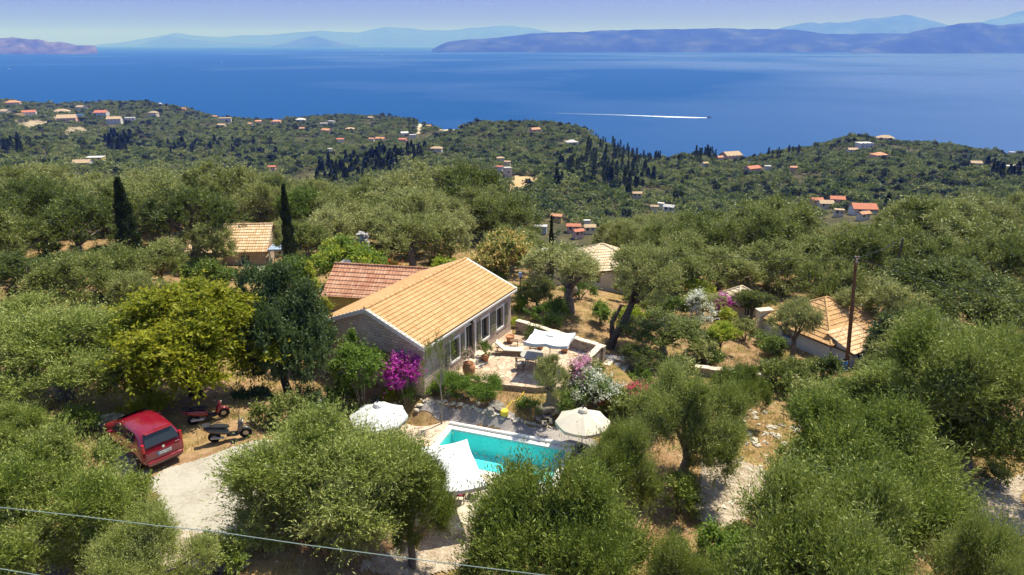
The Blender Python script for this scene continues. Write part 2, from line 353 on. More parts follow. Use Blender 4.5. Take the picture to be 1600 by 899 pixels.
M['tile_pale'] = m_tile("pale_clay_tiles", (.58, .36, .19), (.68, .46, .27), (.74, .56, .38))
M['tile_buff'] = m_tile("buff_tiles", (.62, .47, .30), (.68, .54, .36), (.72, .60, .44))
M['far_red'] = m_plain("far_red_tiles", (.46, .17, .10), .85, .2, var=.2, scale=1.5)
M['far_orange'] = m_plain("far_orange_tiles", (.50, .25, .14), .85, .2, var=.2, scale=1.5)
M['far_tan'] = m_plain("far_tan_tiles", (.42, .30, .19), .85, .2, var=.2, scale=1.5)
M['far_white'] = m_plain('weathered_white_render', (.56,.53,.49), .8, .1, var=.15, scale=1.5)
M['verge'] = m_plain('weathered_verge_paint', (.62,.58,.54), .7, .2, var=.12)
M['far_grey'] = m_plain("far_grey_roof", (.45, .43, .42), .85, .2, var=.2, scale=1.5)
M['olive'] = m_leaf("olive_leaves", [(0.036, 0.061, 0.009), (0.074, 0.118, 0.014), (0.147, 0.201, 0.023), (0.248, 0.290, 0.050), (0.366, 0.391, 0.135)])
M['olive_mid'] = m_leaf("olive_leaves_grove", [(0.039, 0.059, 0.010), (0.075, 0.105, 0.019), (0.139, 0.169, 0.031), (0.227, 0.251, 0.061), (0.329, 0.331, 0.122)], nscale=.4, ovar=.75)
M['wood_olive'] = m_leaf("woodland_leaves", [(0.048, 0.076, 0.015), (0.091, 0.129, 0.025), (0.142, 0.185, 0.037), (0.209, 0.240, 0.057), (0.290, 0.302, 0.098)], nscale=.15, ovar=.8, trans=.15)
M['conifer'] = m_leaf("conifer_needles", [(.008,.017,.008), (.014,.030,.012), (.026,.046,.018), (.045,.068,.026)], trans=.1, ovar=.5)
M['yellowgreen'] = m_leaf("yellow_green_leaves", [(.075,.10,.004), (.155,.185,.006), (.25,.265,.010), (.37,.345,.02)], trans=.4)
M['darkgreen'] = m_leaf("dark_green_leaves", [(0.019,0.038,0.012), (0.038,0.072,0.019), (0.066,0.108,0.034), (0.120,0.162,0.072)], trans=.2)
M['brightgreen'] = m_leaf("bright_green_leaves", [(.035,.08,.008), (.075,.15,.015), (.14,.23,.03), (.24,.32,.06)], trans=.35)
M['lime'] = m_leaf("lime_green_leaves", [(.12,.20,.008), (.22,.30,.015), (.36,.42,.03), (.45,.44,.06)], trans=.4)
M['shrubgreen'] = m_leaf("shrub_leaves", [(0.036,0.072,0.010), (0.072,0.126,0.014), (0.120,0.180,0.026), (0.180,0.240,0.048)], trans=.25)
M['magenta'] = m_leaf("magenta_bracts", [(0.264, 0.005, 0.204), (0.456, 0.012, 0.360), (0.624, 0.036, 0.516), (0.768, 0.144, 0.660)], trans=.35)
M['pink'] = m_leaf("pink_blossom", [(.55,.10,.28), (.72,.22,.42), (.82,.40,.58), (.85,.60,.72)], trans=.3)
M['rose'] = m_leaf("rose_blossom", [(.55,.04,.10), (.70,.10,.18), (.78,.20,.28)], trans=.3)
M['whiteflower'] = m_leaf("white_blossom", [(.55,.58,.45), (.72,.72,.62), (.85,.84,.78)], trans=.3)
M['goldflower'] = m_leaf("golden_blossom", [(.42,.26,.05), (.58,.38,.10), (.72,.52,.20)], trans=.3)
M['redflower'] = m_leaf("red_blossom", [(.50,.02,.02), (.70,.06,.03), (.78,.16,.05)], trans=.3)
M['agave'] = m_leaf("agave_leaves", [(.10,.14,.12), (.16,.21,.17), (.24,.29,.24)], trans=.05)
M['drygrass'] = m_leaf("dry_grass", [(.20,.13,.05), (.32,.23,.09), (.42,.32,.14), (.22,.24,.07)], trans=.3)
# ---------------------------------------------------------------- ground
def ground_mat():
    t = NT("dry_ground"); tc = t.n("ShaderNodeTexCoord"); o = tc.outputs["Object"]
    n1 = t.noise(o, .22, 5, .65); n2 = t.noise(o, 1.7, 6, .7); n3 = t.noise(o, 9, 4, .7)
    soil = t.ramp(n2, [(.3, (.17,.095,.05)), (.5, (.29,.175,.095)), (.72, (.40,.27,.165))])
    grass = t.ramp(n2, [(.3, (.13,.10,.03)), (.5, (.27,.18,.07)), (.75, (.38,.28,.13))])
    col = t.mix(soil, grass, t.ramp(n1, [(.42, (0,0,0)), (.58, (1,1,1))]))
    green = t.ramp(n3, [(.35, (.05,.07,.015)), (.7, (.14,.16,.04))])
    col = t.mix(col, green, t.ramp(t.noise(o, .55, 6, .75), [(.56, (0,0,0)), (.66, (.75,.75,.75))]))
    vo = t.n("ShaderNodeTexVoronoi"); vo.inputs["Scale"].default_value = 3.2; t.l(o, vo.inputs["Vector"])
    peb = t.ramp(vo.outputs["Distance"], [(.10, (1,1,1)), (.16, (0,0,0))])
    msk = t.mix(peb, (0,0,0), t.ramp(t.noise(o, .7, 3), [(.5, (1,1,1)), (.6, (0,0,0))]))
    col = t.mix(col, (.52,.46,.38), msk)
    sp = t.n("ShaderNodeSeparateXYZ"); t.l(o, sp.inputs[0])
    far = t.math('MULTIPLY', t.math('SUBTRACT', sp.outputs[1], 75), 1/50, clamp=True)
    scrub = t.ramp(t.noise(o, .06, 8, .75), [(.35, (.045,.045,.02)), (.52, (.08,.07,.032)), (.66, (.14,.12,.06)), (.78, (.34,.27,.17))])
    col = t.mix(col, scrub, far)
    h = t.math('ADD', n3, t.math('MULTIPLY', n2, 1.5)); t.bsdf(col, .95, .1, 0, h, .7, .06); return t.m
M['ground'] = ground_mat()
def build_ground():
    t = np.linspace(-1, 1, 481); U = np.sign(t)*np.abs(t)**1.4
    Y = np.concatenate([np.linspace(-80, 8, 20), np.linspace(9, 19.7, 30), np.arange(20, 56, .25), np.geomspace(56.5, 1700, 150)])
    W = np.maximum(Y, 0)*.95+40
    X = U[None, :]*W[:, None]; YY = np.repeat(Y[:, None], len(U), 1)
    Z = hgt(X.ravel(), YY.ravel())
    V = np.stack([X.ravel(), YY.ravel(), Z], 1); n = len(U); m = len(Y)
    i, j = np.meshgrid(np.arange(m-1), np.arange(n-1), indexing='ij'); a = (i*n+j).ravel()
    me = np_mesh("ground", V, np.stack([a, a+1, a+n+1, a+n], 1), M['ground'], True)
    o = bpy.data.objects.new("ground", me); COL.objects.link(o); tag(o, kind="structure")
build_ground()

def sheet(name, pts, z, mat, thick=.06):
    mb = MB(); mb.prism([(p[0], p[1]) for p in pts], z-thick, z); o = mb.obj(name, mat); tag(o, kind="structure"); return o
def inpoly(x, y, P):
    c = np.zeros(len(x), bool); n = len(P)
    for i in range(n):
        x1, y1 = P[i]; x2, y2 = P[(i+1) % n]
        if y1 == y2: continue
        k = ((y1 > y) != (y2 > y)) & (x < (x2-x1)*(y-y1)/(y2-y1)+x1); c ^= k
    return c
def drape(name, pxpoly, mat, off=.02, step=.25, kind="structure", ymin=15., rough=.0):
    P = [onground(a, b, ymin) for a, b in pxpoly]; P = [(p.x, p.y) for p in P if p is not None]
    xs = np.arange(min(p[0] for p in P), max(p[0] for p in P)+step, step); ys = np.arange(min(p[1] for p in P), max(p[1] for p in P)+step, step)
    X, Y = np.meshgrid(xs, ys, indexing='ij'); rr = np.random.RandomState(3)
    Z = hgt(X.ravel(), Y.ravel(), False)+off+rr.rand(X.size)*rough; n = len(ys)
    i, j = np.meshgrid(np.arange(len(xs)-1), np.arange(n-1), indexing='ij'); a = (i*n+j).ravel()
    cx = (X[:-1, :-1]+step/2).ravel(); cy = (Y[:-1, :-1]+step/2).ravel()
    A = min(.45, step*3)
    w1 = np.array([mn.fractal(Vector((p*.5/max(A*2,.1)*.45, q*.5/max(A*2,.1)*.45, 2.)), 1., 2., 4) for p, q in zip(cx, cy)])*A; w2 = np.array([mn.fractal(Vector((p*.5/max(A*2,.1)*.45, q*.5/max(A*2,.1)*.45, 9.)), 1., 2., 4) for p, q in zip(cx, cy)])*A
    keep = inpoly(cx+w1, cy+w2, P); a = a[keep]
    F = np.stack([a, a+n, a+n+1, a+1], 1)
    used, inv = np.unique(F, return_inverse=True); V = np.stack([X.ravel(), Y.ravel(), Z], 1)[used]
    me = np_mesh(name, V, inv.reshape(F.shape), mat, True)
    o = bpy.data.objects.new(name, me); COL.objects.link(o); tag(o, kind=kind); return o
def speck(name, cols, s1, s2, bump=.5, rough=.9):
    t = NT(name); o = t.coord(); n = t.noise(o, s1, 6, .7); n2 = t.noise(o, s2, 4, .6)
    k = t.math('ADD', t.math('MULTIPLY', n, .6), t.math('MULTIPLY', n2, .4))
    t.bsdf(t.ramp(k, [(.35+.3*i/(len(cols)-1), c) for i, c in enumerate(cols)]), rough, .15, 0, n2, bump, .02); return t.m
M['slab'] = speck("worn_pale_concrete", [(.27,.23,.18), (.38,.345,.29), (.44,.40,.34)], .7, 7, .15)
M['gravelgrey'] = speck("grey_gravel", [(.20,.17,.165), (.31,.275,.265), (.43,.39,.375)], 11, 30, .8)
M['rubble'] = speck("pale_rubble", [(.20,.14,.09), (.36,.29,.22), (.52,.45,.37)], 2.2, 9, .9)
M['paving'] = m_stone("travertine_paving", (.66,.50,.40), (.56,.43,.34), (.42,.33,.26), .6, .4, .01)
def paving_mat(name, c1, c2, joint, bw, bh, an=0.):
    t = NT(name); tc = t.n("ShaderNodeTexCoord"); mp = t.n("ShaderNodeMapping"); mp.inputs["Rotation"].default_value = (0, 0, an); t.l(tc.outputs["Object"], mp.inputs[0])
    br = t.n("ShaderNodeTexBrick"); t.l(mp.outputs[0], br.inputs["Vector"]); br.inputs["Scale"].default_value = 1; br.inputs["Brick Width"].default_value = bw; br.inputs["Row Height"].default_value = bh
    br.inputs["Mortar Size"].default_value = .012
    for k, c in (("Color1", c1), ("Color2", c2), ("Mortar", joint)): br.inputs[k].default_value = (*c, 1)
    n = t.noise(mp.outputs[0], 3, 5); col = t.mix(br.outputs[0], t.ramp(n, [(.3, (.75,.72,.7)), (.7, (1.1,1.1,1.1))]), .8, 'MULTIPLY')
    t.bsdf(col, .8, .2, 0, br.outputs[1], -.3, .01); return t.m
M['paving'] = paving_mat("travertine_paving", (.68,.52,.41), (.60,.46,.37), (.44,.34,.27), .6, .4, R(19))
M['paving_cream'] = paving_mat("cream_paving", (.62,.55,.45), (.56,.49,.40), (.40,.34,.28), .6, .6, R(19))
def flag_mat():
    t = NT("flagstones"); v = t.coord(dist=.25, dscale=2.5)
    vo = t.n("ShaderNodeTexVoronoi", feature='DISTANCE_TO_EDGE'); vo.inputs["Scale"].default_value = 2.3; t.l(v, vo.inputs["Vector"])
    vc = t.n("ShaderNodeTexVoronoi"); vc.inputs["Scale"].default_value = 2.3; t.l(v, vc.inputs["Vector"])
    sp = t.n("ShaderNodeSeparateColor"); t.l(vc.outputs["Color"], sp.inputs[0])
    st = t.ramp(sp.outputs[0], [(0, (.42,.30,.22)), (.5, (.52,.40,.30)), (1, (.60,.49,.38))])
    st = t.mix(st, t.ramp(t.noise(t.coord(), 8, 4), [(.3, (.78,.76,.74)), (.7, (1.1,1.1,1.1))]), .8, 'MULTIPLY')
    e = t.ramp(vo.outputs["Distance"], [(.02, (0,0,0)), (.06, (1,1,1))])
    t.bsdf(t.mix((.27,.19,.12), st, e), .85, .2, 0, e, .5, .02); return t.m
M['flag'] = flag_mat()

# ---------------------------------------------------------------- sea
def sea_mat():
    t = NT("sea_water"); tc = t.n("ShaderNodeTexCoord"); o = tc.outputs["Object"]
    mp = t.n("ShaderNodeMapping"); mp.inputs["Scale"].default_value = (.00046, .00040, 1); mp.inputs["Rotation"].default_value = (0, 0, R(-8)); t.l(o, mp.inputs[0])
    n = t.noise(mp.outputs[0], 1.0, 4, .5)
    mp2 = t.n("ShaderNodeMapping"); mp2.inputs['Location'].default_value = (.35, .2, 0); mp2.inputs["Scale"].default_value = (.00005, .00008, 1); mp2.inputs["Rotation"].default_value = (0, 0, R(6)); t.l(o, mp2.inputs[0])
    n2 = t.noise(mp2.outputs[0], 1.0, 2, .5)
    spx = t.n("ShaderNodeSeparateXYZ"); t.l(o, spx.inputs[0]); gx = t.math('MULTIPLY_ADD', t.math('DIVIDE', spx.outputs[0], spx.outputs[1]), .22, 0)   # the west is more wind-ruffled than the lee of the mainland
    k = t.math('ADD', t.math('ADD', t.math('MULTIPLY', n, .66), t.math('MULTIPLY', n2, .30)), gx)
    slick = t.ramp(k, [(.42, (0,0,0)), (.52, (.35,.35,.35)), (.62, (1,1,1))])      # calm slicks against rippled water
    b = t.bsdf((.008,.058,.180), .30, .5)
    sp = t.n("ShaderNodeSeparateColor"); t.l(slick, sp.inputs[0])
    t.l(t.math('MULTIPLY_ADD', sp.outputs[0], -.16, .42), b.inputs["Roughness"])
    t.l(t.math('MULTIPLY_ADD', sp.outputs[0], .30, .01), b.inputs["Specular IOR Level"])
    wv = t.noise(t.coord((.12, .35, 1)), 1.0, 6, .7)
    bp = t.n("ShaderNodeBump"); bp.inputs["Strength"].default_value = .5; bp.inputs["Distance"].default_value = 1.2; t.l(wv, bp.inputs["Height"]); t.l(bp.outputs[0], b.inputs["Normal"])
    return t.m
M['sea'] = sea_mat()
SEA = -150.
mb = MB(); mb.add([(-90000, 200, SEA), (90000, 200, SEA), (90000, 90000, SEA), (-90000, 90000, SEA)], [(0,1,2,3)]); tag(mb.obj("sea", M['sea']), kind="structure")

# ---------------------------------------------------------------- far coasts
def range_mat(name, cols, sc):
    t = NT(name); n = t.noise(t.coord((1, 1, 2.)), sc, 8, .7); t.bsdf(t.ramp(n, [(.35+.3*i/(len(cols)-1), c) for i, c in enumerate(cols)]), .95, .05); return t.m
M['hills'] = range_mat("maquis_hills", [(.010,.024,.022), (.022,.042,.034), (.07,.085,.07)], .0016)
M['bare'] = range_mat("bare_hills", [(.04,.05,.03), (.10,.09,.075), (.16,.14,.12)], .004)
def coast(name, sil, D, halfw, mat, seed, rug=.22, nx=260, ny=26):
    px = np.array([p[0] for p in sil], float); py = np.array([p[1] for p in sil], float)
    q = np.linspace(px[0], px[-1], nx); qy = np.interp(q, px, py); V = []
    for j in range(ny):
        v = -1+2*j/(ny-1)
        for i in range(nx):
            d = rayd(q[i], qy[i]); k = D/d[1]; top = CZ+d[2]*k-SEA
            x = d[0]*k; y = D+v*halfw+halfw*.18*mn.noise(Vector((x/halfw*1.2, seed, 0)))
            prof = max(0, 1-abs(v))**.75
            r = mn.fractal(Vector((x/halfw*1.6, y/halfw*1.6, seed)), 1., 2.1, 6)
            z = max(0, top)*(prof*(1+rug*r*(0.25+min(1, abs(v)*3))))
            V.append((x*(y/D), y, SEA-6+max(0, z)+ (6 if z > 0 else 0)))
    V = np.array(V); i, j = np.meshgrid(np.arange(ny-1), np.arange(nx-1), indexing='ij'); a = (i*nx+j).ravel()
    o = bpy.data.objects.new(name, np_mesh(name, V, np.stack([a, a+1, a+nx+1, a+nx], 1), mat, True)); COL.objects.link(o); tag(o, kind="structure")
coast("mountains", [(675,77),(690,69),(700,65),(730,62),(760,60),(800,55),(830,52),(880,50),(915,48),(950,47),(1000,45),(1040,45),(1070,47),(1100,45),(1140,43),(1170,45),(1200,43),(1250,46),(1290,51),(1340,52),(1400,52),(1500,54),(1640,52),(1800,50)], 17500, 1500, M['hills'], 1.7)
coast("mountains", [(1330,78),(1360,68),(1400,61),(1420,52),(1450,45),(1480,41),(1510,37),(1530,36),(1560,38),(1600,36),(1680,33),(1800,36)], 15500, 1200, M['hills'], 6.1)
coast("mountains", [(1180,60),(1215,44),(1240,38),(1260,34),(1280,35),(1300,33),(1340,32),(1370,28),(1390,25),(1415,21),(1440,26),(1465,36),(1500,42),(1560,60)], 42000, 2200, M['hills'], 9.3)
coast("mountains", [(1450,60),(1500,42),(1530,35),(1560,27),(1580,20),(1600,16),(1640,12),(1700,9),(1800,22)], 50000, 2400, M['hills'], 12.3)
coast("mountains", [(150,70),(190,66),(230,59),(275,51),(300,55),(340,58),(380,56),(420,54),(470,50),(500,47),(530,50),(560,50),(600,42),(640,43),(670,47),(700,46),(760,42),(800,40),(830,42),(860,50),(900,52),(960,60)], 62000, 3800, M['hills'], 15.1)
coast("mountains", [(425,72),(445,68),(465,62),(480,57),(490,55),(505,59),(520,64),(545,70),(560,71)], 42000, 1200, M['hills'], 18.1)
coast("mountains", [(215,71),(240,62),(262,56),(290,60),(330,65),(390,68),(430,71)], 52000, 1500, M['hills'], 21.1)
coast("mountains", [(-160,50),(-60,57),(0,60),(30,59),(45,60),(60,61),(75,65),(95,66),(120,70),(150,71)], 13500, 500, M['bare'], 24.1)

# ---------------------------------------------------------------- air
def haze():
    t = NT("air"); v = t.n("ShaderNodeVolumePrincipled"); v.inputs["Color"].default_value = (.07, .155, 1.0, 1)
    v.inputs["Absorption Color"].default_value = (1, 1, 1, 1); v.inputs["Density"].default_value = 1.0e-4; v.inputs["Anisotropy"].default_value = 0.0
    t.l(v.outputs[0], t.out.inputs["Volume"])
    mb = MB(); mb.box((0, 46000, (1600-178)/2), (170000, 96400, 1600+178)); o = mb.obj("haze", t.m); tag(o, kind="stuff")
haze()
# ---------------------------------------------------------------- foliage
def unit(a): return a/np.maximum(np.linalg.norm(a, axis=-1, keepdims=True), 1e-9)
def make_lobes(rs, nl, R0, zc, rz, lr=(.28, .46), flat=.85, spread=.72):
    L = []
    for k in range(nl):
        d = unit(rs.normal(size=3)); d[2] = abs(d[2])*1.0-.35 if rs.rand() < .8 else d[2]
        q = spread*(rs.rand()**.45); r = R0*rs.uniform(*lr)
        L.append([d[0]*R0*q, d[1]*R0*q, zc+d[2]*rz*q, r, r*flat])
    return np.array(L)
def foliage(seed, lobes, centre, nspray, per, ll, lw, slen, up=.55, curl=.5, fill=.12, droop=0., tuft=.84):
    """leaf blades set along sprays that grow out of the lobes"""
    rs = np.random.RandomState(seed)
    p = lobes[:, 3]**2; p /= p.sum(); li = rs.choice(len(lobes), nspray, p=p); L = lobes[li]; c = L[:, :3]
    out = unit(c-centre+1e-6)
    d = unit(rs.normal(size=(nspray, 3))+out*.65+np.array([0, 0, .30]))
    rad = rs.uniform(.72, 1.05, nspray); inner = rs.rand(nspray) < fill; rad[inner] = rs.uniform(.25, .7, inner.sum())
    rad *= 1+.16*np.sin(d[:, 0]*7+li)*np.sin(d[:, 1]*8+li*2)+.1*np.sin(d[:, 2]*11+li)
    nt_ = max(30, nspray//30); tl = rs.randint(0, nspray, nt_); pick = np.array([rs.choice(nt_) for _ in range(nspray)]) if False else rs.randint(0, nt_, nspray)
    tu = rs.rand(nspray) < tuft                         # most sprays sit in tufts, with gaps between them
    src = np.where(tu, tl[pick], np.arange(nspray)); c = c[src]; L = L[src]; li = li[src]; rad = np.where(tu, rad[src]*rs.uniform(.9, 1.06, nspray), rad)
    d = unit(d[src]+rs.normal(size=d.shape)*np.where(tu, .17, 0)[:, None])
    o = c+d*np.stack([L[:, 3], L[:, 3], L[:, 4]], 1)*rad[:, None]
    keep = np.ones(nspray, bool)
    for k in range(len(lobes)):
        q = (o-lobes[k, :3])/np.array([lobes[k, 3], lobes[k, 3], lobes[k, 4]])
        keep &= ~((np.linalg.norm(q, axis=1) < .62) & (li != k) & (rs.rand(nspray) < .8))
    o, d = o[keep], d[keep]; n = len(o)
    g = unit(d*1.0+np.array([0, 0, up])+rs.normal(size=(n, 3))*.33)
    t = np.tile(np.linspace(.05, 1, per), (n, 1)); t += rs.uniform(-.06, .06, t.shape); L_ = slen*rs.uniform(.55, 1.3, n)*np.where(rs.rand(n) < .10, 1.6, 1.)
    bend = rs.normal(size=(n, 3))*.22+np.array([0, 0, -droop])
    base = o[:, None, :]+g[:, None, :]*(t*L_[:, None])[..., None]+bend[:, None, :]*((t**2)*L_[:, None])[..., None]
    N = n*per; base = base.reshape(-1, 3); gd = np.repeat(g, per, 0)
    dirs = unit(gd*rs.uniform(.35, 1.0, (N, 1))+rs.normal(size=(N, 3))*curl)
    side = unit(np.cross(dirs, rs.normal(size=(N, 3))+np.array([0, 0, .9])))
    nrm = np.cross(side, dirs)
    s = rs.uniform(.65, 1.25, (N, 1)); le = ll*s; wi = lw*s*.5
    V = np.stack([base, base+dirs*le*.45+side*wi+nrm*le*.04, base+dirs*le, base+dirs*le*.45-side*wi+nrm*le*.04], 1).reshape(-1, 3)
    tn = rs.rand(nspray)[np.where(tu, src, np.arange(nspray))][keep]*.6+.4*rs.rand(len(lobes))[li[keep]]; TONE[id(V)] = np.repeat(np.repeat(tn, per), 4); V_KEEP.append(V)
    return V
TONE = {}; V_KEEP = []
def leaf_mesh(name, V, mat, mats2=None, frac=0., seed=0):
    F = np.arange(len(V)).reshape(-1, 4); me = np_mesh(name, V, F, [mat]+([mats2] if mats2 else []))
    if mats2:
        rs = np.random.RandomState(seed); me.polygons.foreach_set("material_index", frac(V.reshape(-1, 4, 3)[:, 0], rs).astype(np.int32) if callable(frac) else (rs.rand(len(F)) < frac).astype(np.int32))
    tn = TONE.get(id(V))
    if tn is None: tn = np.full(len(V), .5)
    at = me.attributes.new("tone", 'FLOAT', 'POINT'); at.data.foreach_set("value", tn.astype(np.float32))
    return me
def trunk_mesh(name, seed, lobes, h0, r0, mat, lean=(0,0), n=9, nbr=6, forks=None):
    rnd = random.Random(seed); mb = MB(); top = Vector((lean[0], lean[1], h0))
    pts = [Vector((0, 0, -.5)), Vector((0, 0, 0)), top*.33+Vector((rnd.uniform(-.1, .1), rnd.uniform(-.1, .1), 0)), top*.68+Vector((rnd.uniform(-.12, .12), rnd.uniform(-.12, .12), 0)), top]
    mb.tube(pts, [r0*1.5, r0*1.25, r0*.95, r0*.85, r0*.75], n, wob=.22)
    for k in range(min(nbr, len(lobes))):
        l = lobes[k]; e = Vector(l[:3]); m1 = top.lerp(e, .45)+Vector((rnd.uniform(-.25, .25), rnd.uniform(-.25, .25), rnd.uniform(-.05, .3)))
        mb.tube([top*.93, m1, e], [r0*.5, r0*.3, r0*.12], 6, wob=.15)
        for q in range(3):
            e2 = e+Vector((rnd.uniform(-1, 1), rnd.uniform(-1, 1), rnd.uniform(0, 1)))*l[3]*.8
            mb.tube([m1.lerp(e, .5), e.lerp(e2, .4), e2], [r0*.16, r0*.1, r0*.03], 5)
    return mb.mesh(name, mat, True)
# every kind spans z 0..6.2 and radius about 3 before scaling
KIND = {}
def kind(key, seed, nl, nspray, per, ll, lw, slen, mat, bark='bark', R0=2.9, zc=3.7, rz=2.3, lr=(.28, .46), up=.55, th=1.7, r0=.26, spread=.72, lean=(0,0), fill=.12, curl=.5, flat=.85, nbr=7, mats2=None, frac=0., droop=0.):
    rs = np.random.RandomState(seed); lb = make_lobes(rs, nl, R0, zc, rz, lr, flat, spread)
    lb[:, 0] += lean[0]; lb[:, 1] += lean[1]
    V = foliage(seed+7, lb, np.array([lean[0], lean[1], zc-.6]), nspray, per, ll, lw, slen, up, curl, fill, droop)
    V[:, 2] = np.maximum(V[:, 2], .12)
    KIND.setdefault(key, []).append((leaf_mesh("crown", V, M[mat], M[mats2] if mats2 else None, frac, seed), trunk_mesh("trunk", seed, lb, th, r0, M[bark], lean, nbr=nbr)))
for k in range(4): kind('olive_hq', 100+k*13, 24, 13500, 15, .14, .032, .75, 'olive', lr=(.16,.32), up=1.0, curl=.38, zc=3.2, rz=3.0, r0=.3, spread=.98, flat=.8)
for k in range(4): kind('olive', 200+k*17, 22, 3400, 9, .23, .062, .66, 'olive_mid', lr=(.16,.33), up=.7, zc=3.4, rz=2.7, spread=.95, flat=.8)
for k in range(3): kind('olive_open', 300+k*11, 13, 3200, 9, .19, .052, .55, 'olive_mid', lr=(.22,.36), up=.5, zc=4.2, rz=1.8, th=2.6, r0=.3, spread=.8)
kind('olive_thin', 350, 16, 2600, 10, .20, .045, .6, 'olive_mid', bark='twig', lr=(.2,.36), fill=.3, nbr=14)
kind('sapling', 360, 12, 420, 9, .20, .05, .6, 'olive_mid', bark='twig', lr=(.2,.36), fill=.3, nbr=12, th=2.6, r0=.12, zc=4.2, rz=1.8)
kind('yellowgreen', 400, 26, 6500, 14, .17, .075, .55, 'yellowgreen', lr=(.22,.38), up=.15, droop=.3, zc=3.0, rz=3.0, spread=.92, bark='bark_dark', curl=.8)
kind('darkgreen', 410, 26, 7500, 12, .15, .085, .45, 'darkgreen', lr=(.24,.42), zc=3.0, rz=3.1, spread=.92, bark='bark_dark', curl=.9)
kind('broadleaf', 420, 18, 2600, 10, .20, .10, .5, 'brightgreen', lr=(.24,.42), curl=.9)
kind('green', 425, 20, 2800, 9, .24, .10, .55, 'shrubgreen', lr=(.24,.42), curl=.8)
kind('gold', 430, 22, 3400, 9, .24, .11, .5, 'shrubgreen', mats2='goldflower', frac=lambda c, rs: (rs.rand(len(c)) < .50+.35*np.sin(c[:,0]*3)*np.sin(c[:,1]*3+c[:,2]*3)), lr=(.24,.40), curl=.9)
kind('lime', 440, 14, 2200, 9, .26, .12, .5, 'lime', lr=(.24,.42), curl=.9, th=1.2, r0=.15)
rs_ = np.random.RandomState(5)
def cypress_mesh(key, seed, n, ll, lw, mat, r=.8, h=8.0, jag=.15, fat=1.5):
    rs = np.random.RandomState(seed); z = rs.rand(n)**.85; rr = r*np.minimum(1, (1-z)**(1/fat)*1.25)*np.minimum(1, z*7+.35)*(1+jag*np.sin(z*40+seed)); th = rs.rand(n)*2*np.pi
    rr = rr*(1+.30*np.sin(th*3+z*13+seed)*np.sin(z*29+th))*rs.uniform(.7, 1.05, n)
    b = np.stack([rr*np.cos(th), rr*np.sin(th), .3+z*(h-.3)], 1)
    d = unit(np.stack([np.cos(th)*.6, np.sin(th)*.6, np.full(n, .9)], 1)+rs.normal(size=(n, 3))*.4); s = unit(np.cross(d, rs.normal(size=(n, 3))))
    k = rs.uniform(.6, 1.3, (n, 1))
    V = np.stack([b, b+d*ll*k*.45+s*lw*k*.5, b+d*ll*k, b+d*ll*k*.45-s*lw*k*.5], 1).reshape(-1, 3)
    mb = MB(); mb.tube([(0,0,-.4), (0,0,h*.6)], [.16, .05], 6)
    KIND.setdefault(key, []).append((leaf_mesh("crown", V, M[mat]), mb.mesh("trunk", M['bark_dark'])))
for k in range(2): cypress_mesh('cypress', 10+k, 9000, .26, .08, 'conifer')
for k in range(3): cypress_mesh('conifer_far', 20+k, 700, 1.1, .5, 'conifer', r=1.7, h=11, jag=.3, fat=1.2)
for k in range(3): cypress_mesh('cypress_far', 30+k, 420, 1.0, .42, 'conifer', r=1.05, h=12, jag=.1, fat=1.6)

TREES = []      # (x, y, radius) of every tree put down by hand
def plant(key, var, px, ptop, y, wpx, name, label, cat='tree', group=None, rz=0., sq=1.0, zb=None):
    if key == 'olive_hq': wpx *= .92
    top = atY(px, ptop, y); zg = h1(top.x, y) if zb is None else zb
    dep = y*c_-(top.z-CZ)*s_; sx = wpx/2*dep/FPX/3.0
    H = 8.0 if key == 'cypress' else 6.2
    if key == 'cypress': sx = wpx/2*dep/FPX/.85
    sz = (top.z-zg)/H
    o = thing(name, label, cat, (top.x, y, zg-.05), rz, group, (sx, sx*sq, sz))
    cr, tr = KIND[key][var % len(KIND[key])]
    part("trunk", tr, o); part("crown", cr, o); TREES.append((top.x, y, sx*3)); return o
